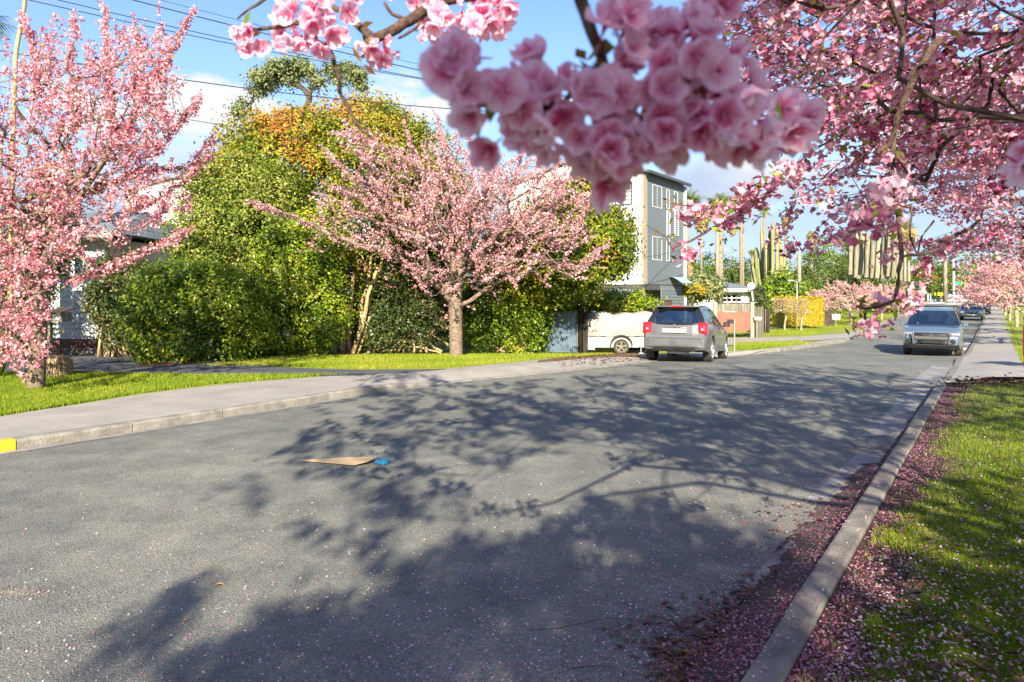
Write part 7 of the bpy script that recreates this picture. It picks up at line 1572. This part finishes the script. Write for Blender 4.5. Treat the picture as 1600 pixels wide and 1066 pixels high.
blades('lawn_grass', 'bright sunlit lawn strip between the left footpath and the driveway', x, y, .055, .0055, KH-.012, lambda G: .52+.10*wob(G)+rng.normal(0, .16, len(G)), (-6, 11, KH))
x, y = samp([([(300, 573), (420, 560), (545, 549), (700, 549), (840, 542), (985, 541), (1000, 547), (960, 553), (800, 566), (690, 575), (560, 577), (430, 573)], 1)], 46000)
keep = rng.random(len(x)) < np.clip((y-np.interp(x, [300, 420, 545, 700, 840, 985], [570, 556, 546, 547, 541, 539]))/10+.10, .1, 1)
x, y = x[keep], y[keep]; blades('lawn_grass', 'sunlit grass verge before the hedge and pink tree', x, y, .05, .007, KH-.012, lambda G: .62+.14*wob(G)+rng.normal(0, .16, len(G)), (0, 18, 0))
x, y = samp([([(1148, 536), (1250, 533), (1262, 537), (1180, 547), (1148, 549)], .5), ([(1148, 525), (1260, 524), (1390, 497), (1405, 490), (1395, 486), (1300, 500), (1240, 512), (1180, 522), (1148, 524)], 1)], 16000)
blades('lawn_grass', 'bright grass around the far driveway beyond the hatchback', x, y, .06, .011, KH-.012, lambda G: .55+.12*wob(G, .4)+rng.normal(0, .15, len(G)), (12, 30, 0))
x, y = samp([([(1558, 490), (1575, 490), (1600, 555), (1600, 572), (1592, 560)], 1)], 3000); blades('lawn_grass', 'strip of grass right of the distant footpath', x, y, .06, .010, KH-.02, lambda G: .5+rng.normal(0, .15, len(G)), (22, 30, 0))
kd = lambda G: (G[:, 0]-RKx(G[:, 1]))*.816       # distance right of the kerb line
x, y = samp([([(1480, 606), (1640, 590), (1640, 1110), (1200, 1110), (1310, 960), (1400, 760), (1440, 660)], 1)], 170000)
G = Gv(x, y, KH); d = kd(G); edge = .36+.12*np.sin(G[:, 1]*2.3)+.08*np.sin(G[:, 1]*5.1+1)+.05*np.sin(G[:, 1]*11)
keep = (rng.random(len(x)) < np.clip((d-edge)/.25+.12*wob(G, 2)+.05, .015, 1)) & (d > .2) & (G[:, 1] < 12.9) & (rng.random(len(x)) < .80+.3*wob(G, 3.1))
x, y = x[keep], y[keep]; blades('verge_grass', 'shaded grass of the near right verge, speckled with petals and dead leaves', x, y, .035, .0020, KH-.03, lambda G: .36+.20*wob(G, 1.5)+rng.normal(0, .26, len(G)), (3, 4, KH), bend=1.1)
# petals
def scatter(name, label, C, size, mat, var, asp=.75, tilt=.25, loc=(2, 5, .1), curl=False):
    t = thing(name, label, name.replace('_', ' '), loc); t['kind'] = 'stuff'; n = len(C)
    if np.ndim(var) == 0: var = .36+rng.normal(0, .24, n)
    Nn = unit(np.array([0, 0, 1.])+rng.normal(size=(n, 3))*tilt); C = C.copy(); C[:, 2] += size*tilt*.6*rng.random(n)
    with world_coords(): o = leaf_mesh('pieces', C, Nn, size, M[mat], t, var, asp); o['kind'] = 'stuff'
    return t
def kerb_pts(n, y0=2.0, y1=17.0, dfun=None):
    Y = y0*np.exp(rng.random(n)*math.log(y1/y0)); d = dfun(n); X = RKx(Y)+d/.816; keep = (rng.random(n) < .62+.22*np.sin(Y*2.9+d*3+np.sin(Y*1.3)*2)+.2*np.sin(Y*6.1+d*5+1)); return X[keep], Y[keep], d[keep]
hgt = lambda d: np.where(d < 0, np.interp(d, [-.34, -.24, -.12, -.04, 0], [.006, .016, .045, .078, .09]), np.where(d < .15, KH+.003, np.where(d < .48, KH-.028, KH-.010)))
X, Y, d = kerb_pts(17000, 2.0, 15, lambda n: -rng.exponential(.34, n)); C = np.stack([X, Y, zg(Y)+hgt(d)], 1)
scatter('fallen_petals', 'drift of fallen pink petals in the gutter along the right kerb', C[rng.random(len(C)) < np.interp(C[:, 1], [2, 5, 7, 14], [1, .95, .35, .12])], .0072, 'petal', 0)
X, Y, d = kerb_pts(20000, 2.0, 14, lambda n: .16+np.abs(rng.normal(0, .22, n))); m_ = Y < 12.6; C = np.stack([X, Y, zg(Y)+hgt(d)], 1)[m_]
scatter('fallen_petals', 'pink petals covering the bare soil between right kerb and grass', C, .0075, 'petal', .40+rng.normal(0, .28, len(C)))
n = 26000; x = rng.uniform(-40, 1640, n); y = 500+620*rng.random(n)**.8; G = Gv(x, y, .004); dR = -kd(G); ok = (dR > 0) & (G[:, 1] < 17); G = G[ok]; dR = dR[ok]; pr = .05+.60*np.exp(-dR/1.6); lk = np.interp(G[:, 1], LK[::1][:, 1], LK[:, 0]) if False else None
G = G[rng.random(len(G)) < pr]; G = G[G[:, 0] > np.interp(G[:, 1], LKr[:, 1], LKr[:, 0])+.1]
scatter('fallen_petals', 'single pale petals scattered thinly over the whole asphalt', G, .0075, 'petal', .80+rng.normal(0, .22, len(G)))
n = 3000; x, y = samp([([(1400, 640), (1640, 600), (1640, 1100), (1230, 1100)], 1)], n); G = Gv(x, y, KH+.012); G = G[kd(G) > .3]; scatter('fallen_petals', 'petals lying on the blades of the right verge', G, .0085, 'petal', .8+rng.normal(0, .2, len(G)))
X, Y, d = kerb_pts(420, 2.2, 12, lambda n: rng.uniform(.01, .14, n)); C = np.stack([X, Y, zg(Y)+KH+.004], 1); scatter('fallen_petals', 'few petals stuck on top of the right kerb', C, .008, 'petal', .7+rng.normal(0, .2, len(C)))
def leaves3(name, label, C, size, var, loc):
    """curled dead leaves: two halves folded on the midrib"""
    t = thing(name, label, 'dead leaves', loc); t['kind'] = 'stuff'; n = len(C); a = rng.uniform(0, 6.28, n); e = np.stack([np.cos(a), np.sin(a), rng.normal(0, .2, n)], 1); f = np.stack([-np.sin(a), np.cos(a), 0*a], 1); s = (size*(.6+.8*rng.random(n)))[:, None]; z = np.array([0, 0, 1.]); c_ = rng.uniform(.1, .6, (n, 1)); C = C+z*size*.15
    A_ = C-e*s; B_ = C+e*s+z*s*c_*.6; L1 = C+f*s*.42+z*s*c_; L2 = C-f*s*.42+z*s*c_*rng.uniform(.3, 1, (n, 1)); V = np.stack([A_, C, B_, L1, L2], 1).reshape(-1, 3); k = np.arange(n)[:, None]*5
    Fq = np.concatenate([k+np.array([[0, 1, 2, 3]]), k+np.array([[0, 4, 2, 1]])], 1).reshape(-1, 4)
    with world_coords(): o = mk('pieces', V, Fq, M['deadleaf'], t, var=np.clip(np.repeat(var, 2), 0, 1)); o['kind'] = 'stuff'
    return t
x, y = samp([([(1020, 1000), (1100, 950), (1190, 900), (1235, 880), (1160, 1030), (1120, 1100), (1000, 1100)], 1.0), ([(940, 985), (1180, 880), (1240, 820), (1300, 760), (1150, 1000), (1000, 1060)], .5)], 620)
G = Gv(x, y, .004); G = G[kd(G) < -.03]; leaves3('leaf_litter', 'brown mat of dead leaves in the gutter by the near right kerb', G, .022, rng.random(len(G))*.75, (.8, 3, 0))
x, y = samp([([(1500, 640), (1640, 620), (1640, 1100), (1230, 1100), (1400, 800)], 1)], 620); G = Gv(x, y, KH+.01); G = G[kd(G) > .35]; leaves3('leaf_litter', 'dark dead leaves strewn over the right verge', G, .024, rng.random(len(G))*.5, (4, 5, KH))
x, y = samp([([(220, 566), (400, 553), (545, 543), (700, 543), (840, 537), (900, 537), (900, 541), (700, 549), (520, 558), (400, 561), (230, 574)], 1), ([(860, 558), (1000, 550), (1010, 566), (880, 572)], .12)], 2600); G = Gv(x, y, KH+.01); leaves3('leaf_litter', 'dry tan leaf litter along the foot of the hedges', G, .040, .35+.65*rng.random(len(G)), (-3, 19, KH))
x, y = samp([([(1150, 760), (1240, 790), (1330, 740), (1300, 820), (1230, 870)], 1)], 130); G = Gv(x, y, .004); G = G[kd(G) < -.03]; leaves3('leaf_litter', 'patch of dead leaves where sunlight crosses the right gutter', G, .018, rng.random(len(G))*.8, (2.5, 5.2, 0))
dp = MB(); c_ = Gd(1560, 602, KH); 
G = c_+np.stack([rng.normal(0, .45, 500), rng.normal(0, .18, 500), .02+np.abs(rng.normal(0, .05, 500))], 1); leaves3('leaf_litter', 'dark heap of leaves at the edge of the concrete apron', G, .035, rng.random(500)*.25, c_)
for (px_, py_, rx_, ry_, n_, lab_) in ((30, 925, 55, 9, 900, 'patch of pale sand grit at the left edge of the road'), (430, 803, 45, 6, 400, 'faint patch of pale grit in the middle of the road'), (200, 748, 40, 5, 220, 'faint grit patch on the sunlit left lane'), (1215, 880, 26, 20, 900, 'grey gritty patch by the petals in the right gutter')):
    G = Gv(px_+rng.normal(0, rx_*.5, n_), py_+rng.normal(0, ry_*.5, n_), .003); scatter('road_grit', lab_, G, .0050, 'grit', rng.random(n_), loc=G[0])
# single leaves and twigs on the road
def one_leaf(label, px, py, size, col, az):
    c = Gd(px, py, .004); t = thing('dead_leaf', label, 'leaf', c, R(az)); V = []; Fq = []
    for i in range(6):
        s = i/5; w = size*.32*math.sin(math.pi*min(1, s*.9+.08)); z = size*.35*math.sin(s*3.1)+.003
        for q in (-1, 0, 1): V.append((size*(2*s-1), q*w, z+abs(q)*w*.7))
    for i in range(5):
        for j in range(2): Fq.append((i*3+j, i*3+j+1, (i+1)*3+j+1, (i+1)*3+j))
    mk('blade', V, Fq, simple('leaf_'+col[0], col[1], .7, vary=.25, scale=60), t); m = MB(); m.tube([(size, 0, .004), (size*1.4, .004, .01)], .0012, 4); m.build('stalk', M['straw'], t)
one_leaf('curled tan leaf lying alone on the sunlit asphalt', 343, 919, .035, ('tan', (.40, .20, .07)), 10)
one_leaf('small orange leaf on the asphalt below the curled tan one', 290, 974, .018, ('amber', (.48, .26, .06)), 40)
one_leaf('smooth orange-brown leaf on the petal-strewn gutter edge', 1070, 1027, .030, ('orange', (.42, .15, .03)), -15)
one_leaf('reddish curled leaf between the two twigs on the road', 993, 991, .026, ('rust', (.30, .11, .05)), 25)
def ground_twig(label, pts, r):
    w = [Gd(x, y, .012) for x, y in pts]; t = thing('fallen_twig', label, 'twig', w[0]); m = MB(); m.tube([p-w[0]+np.array([0, 0, rng.uniform(0, .012)]) for p in w], r, 6, r*.4); m.build('twig', M['bark_near'], t)
ground_twig('long thin bent twig on the road in front of the leaf litter', [(828, 988), (870, 986), (925, 976), (950, 972), (985, 970), (1010, 978)], .0026)
ground_twig('forked twig lying in the brown leaf litter', [(1020, 965), (1060, 978), (1100, 992), (1135, 996)], .004)
ground_twig('short twig at the bottom edge of the road', [(892, 1050), (920, 1046), (965, 1044)], .004)
ground_twig('pale curved stick on the right verge grass', [(1525, 912), (1540, 928), (1572, 930), (1590, 925)], .004)
# flattened carton with blue tape end
cd = thing('flattened_carton', 'flattened tan cardboard wedge with a blue end lying on the road', 'cardboard', Gd(555, 726, .0)); c_ = np.array(cd.location)
pts = [Gd(x, y, 0) for x, y in ((470, 722), (545, 720.5), (592, 720.5), (575, 727), (553, 731), (520, 727))]
with world_coords():
    m = MB(); V = [p+np.array([0, 0, h]) for p, h in zip(pts, (.012, .03, .035, .03, .02, .014))]; m.prism(V, (0, 0, .006)); m.build('cardboard', M['card'], cd)
    pts = [Gd(x, y, 0)+[0, 0, .01] for x, y in ((588, 722.2), (606, 722.2), (608, 726), (600, 729), (586, 726))]; m = MB(); m.prism([p for p in pts], (0, 0, .03)); m.build('blue_end', M['bluecard'], cd)
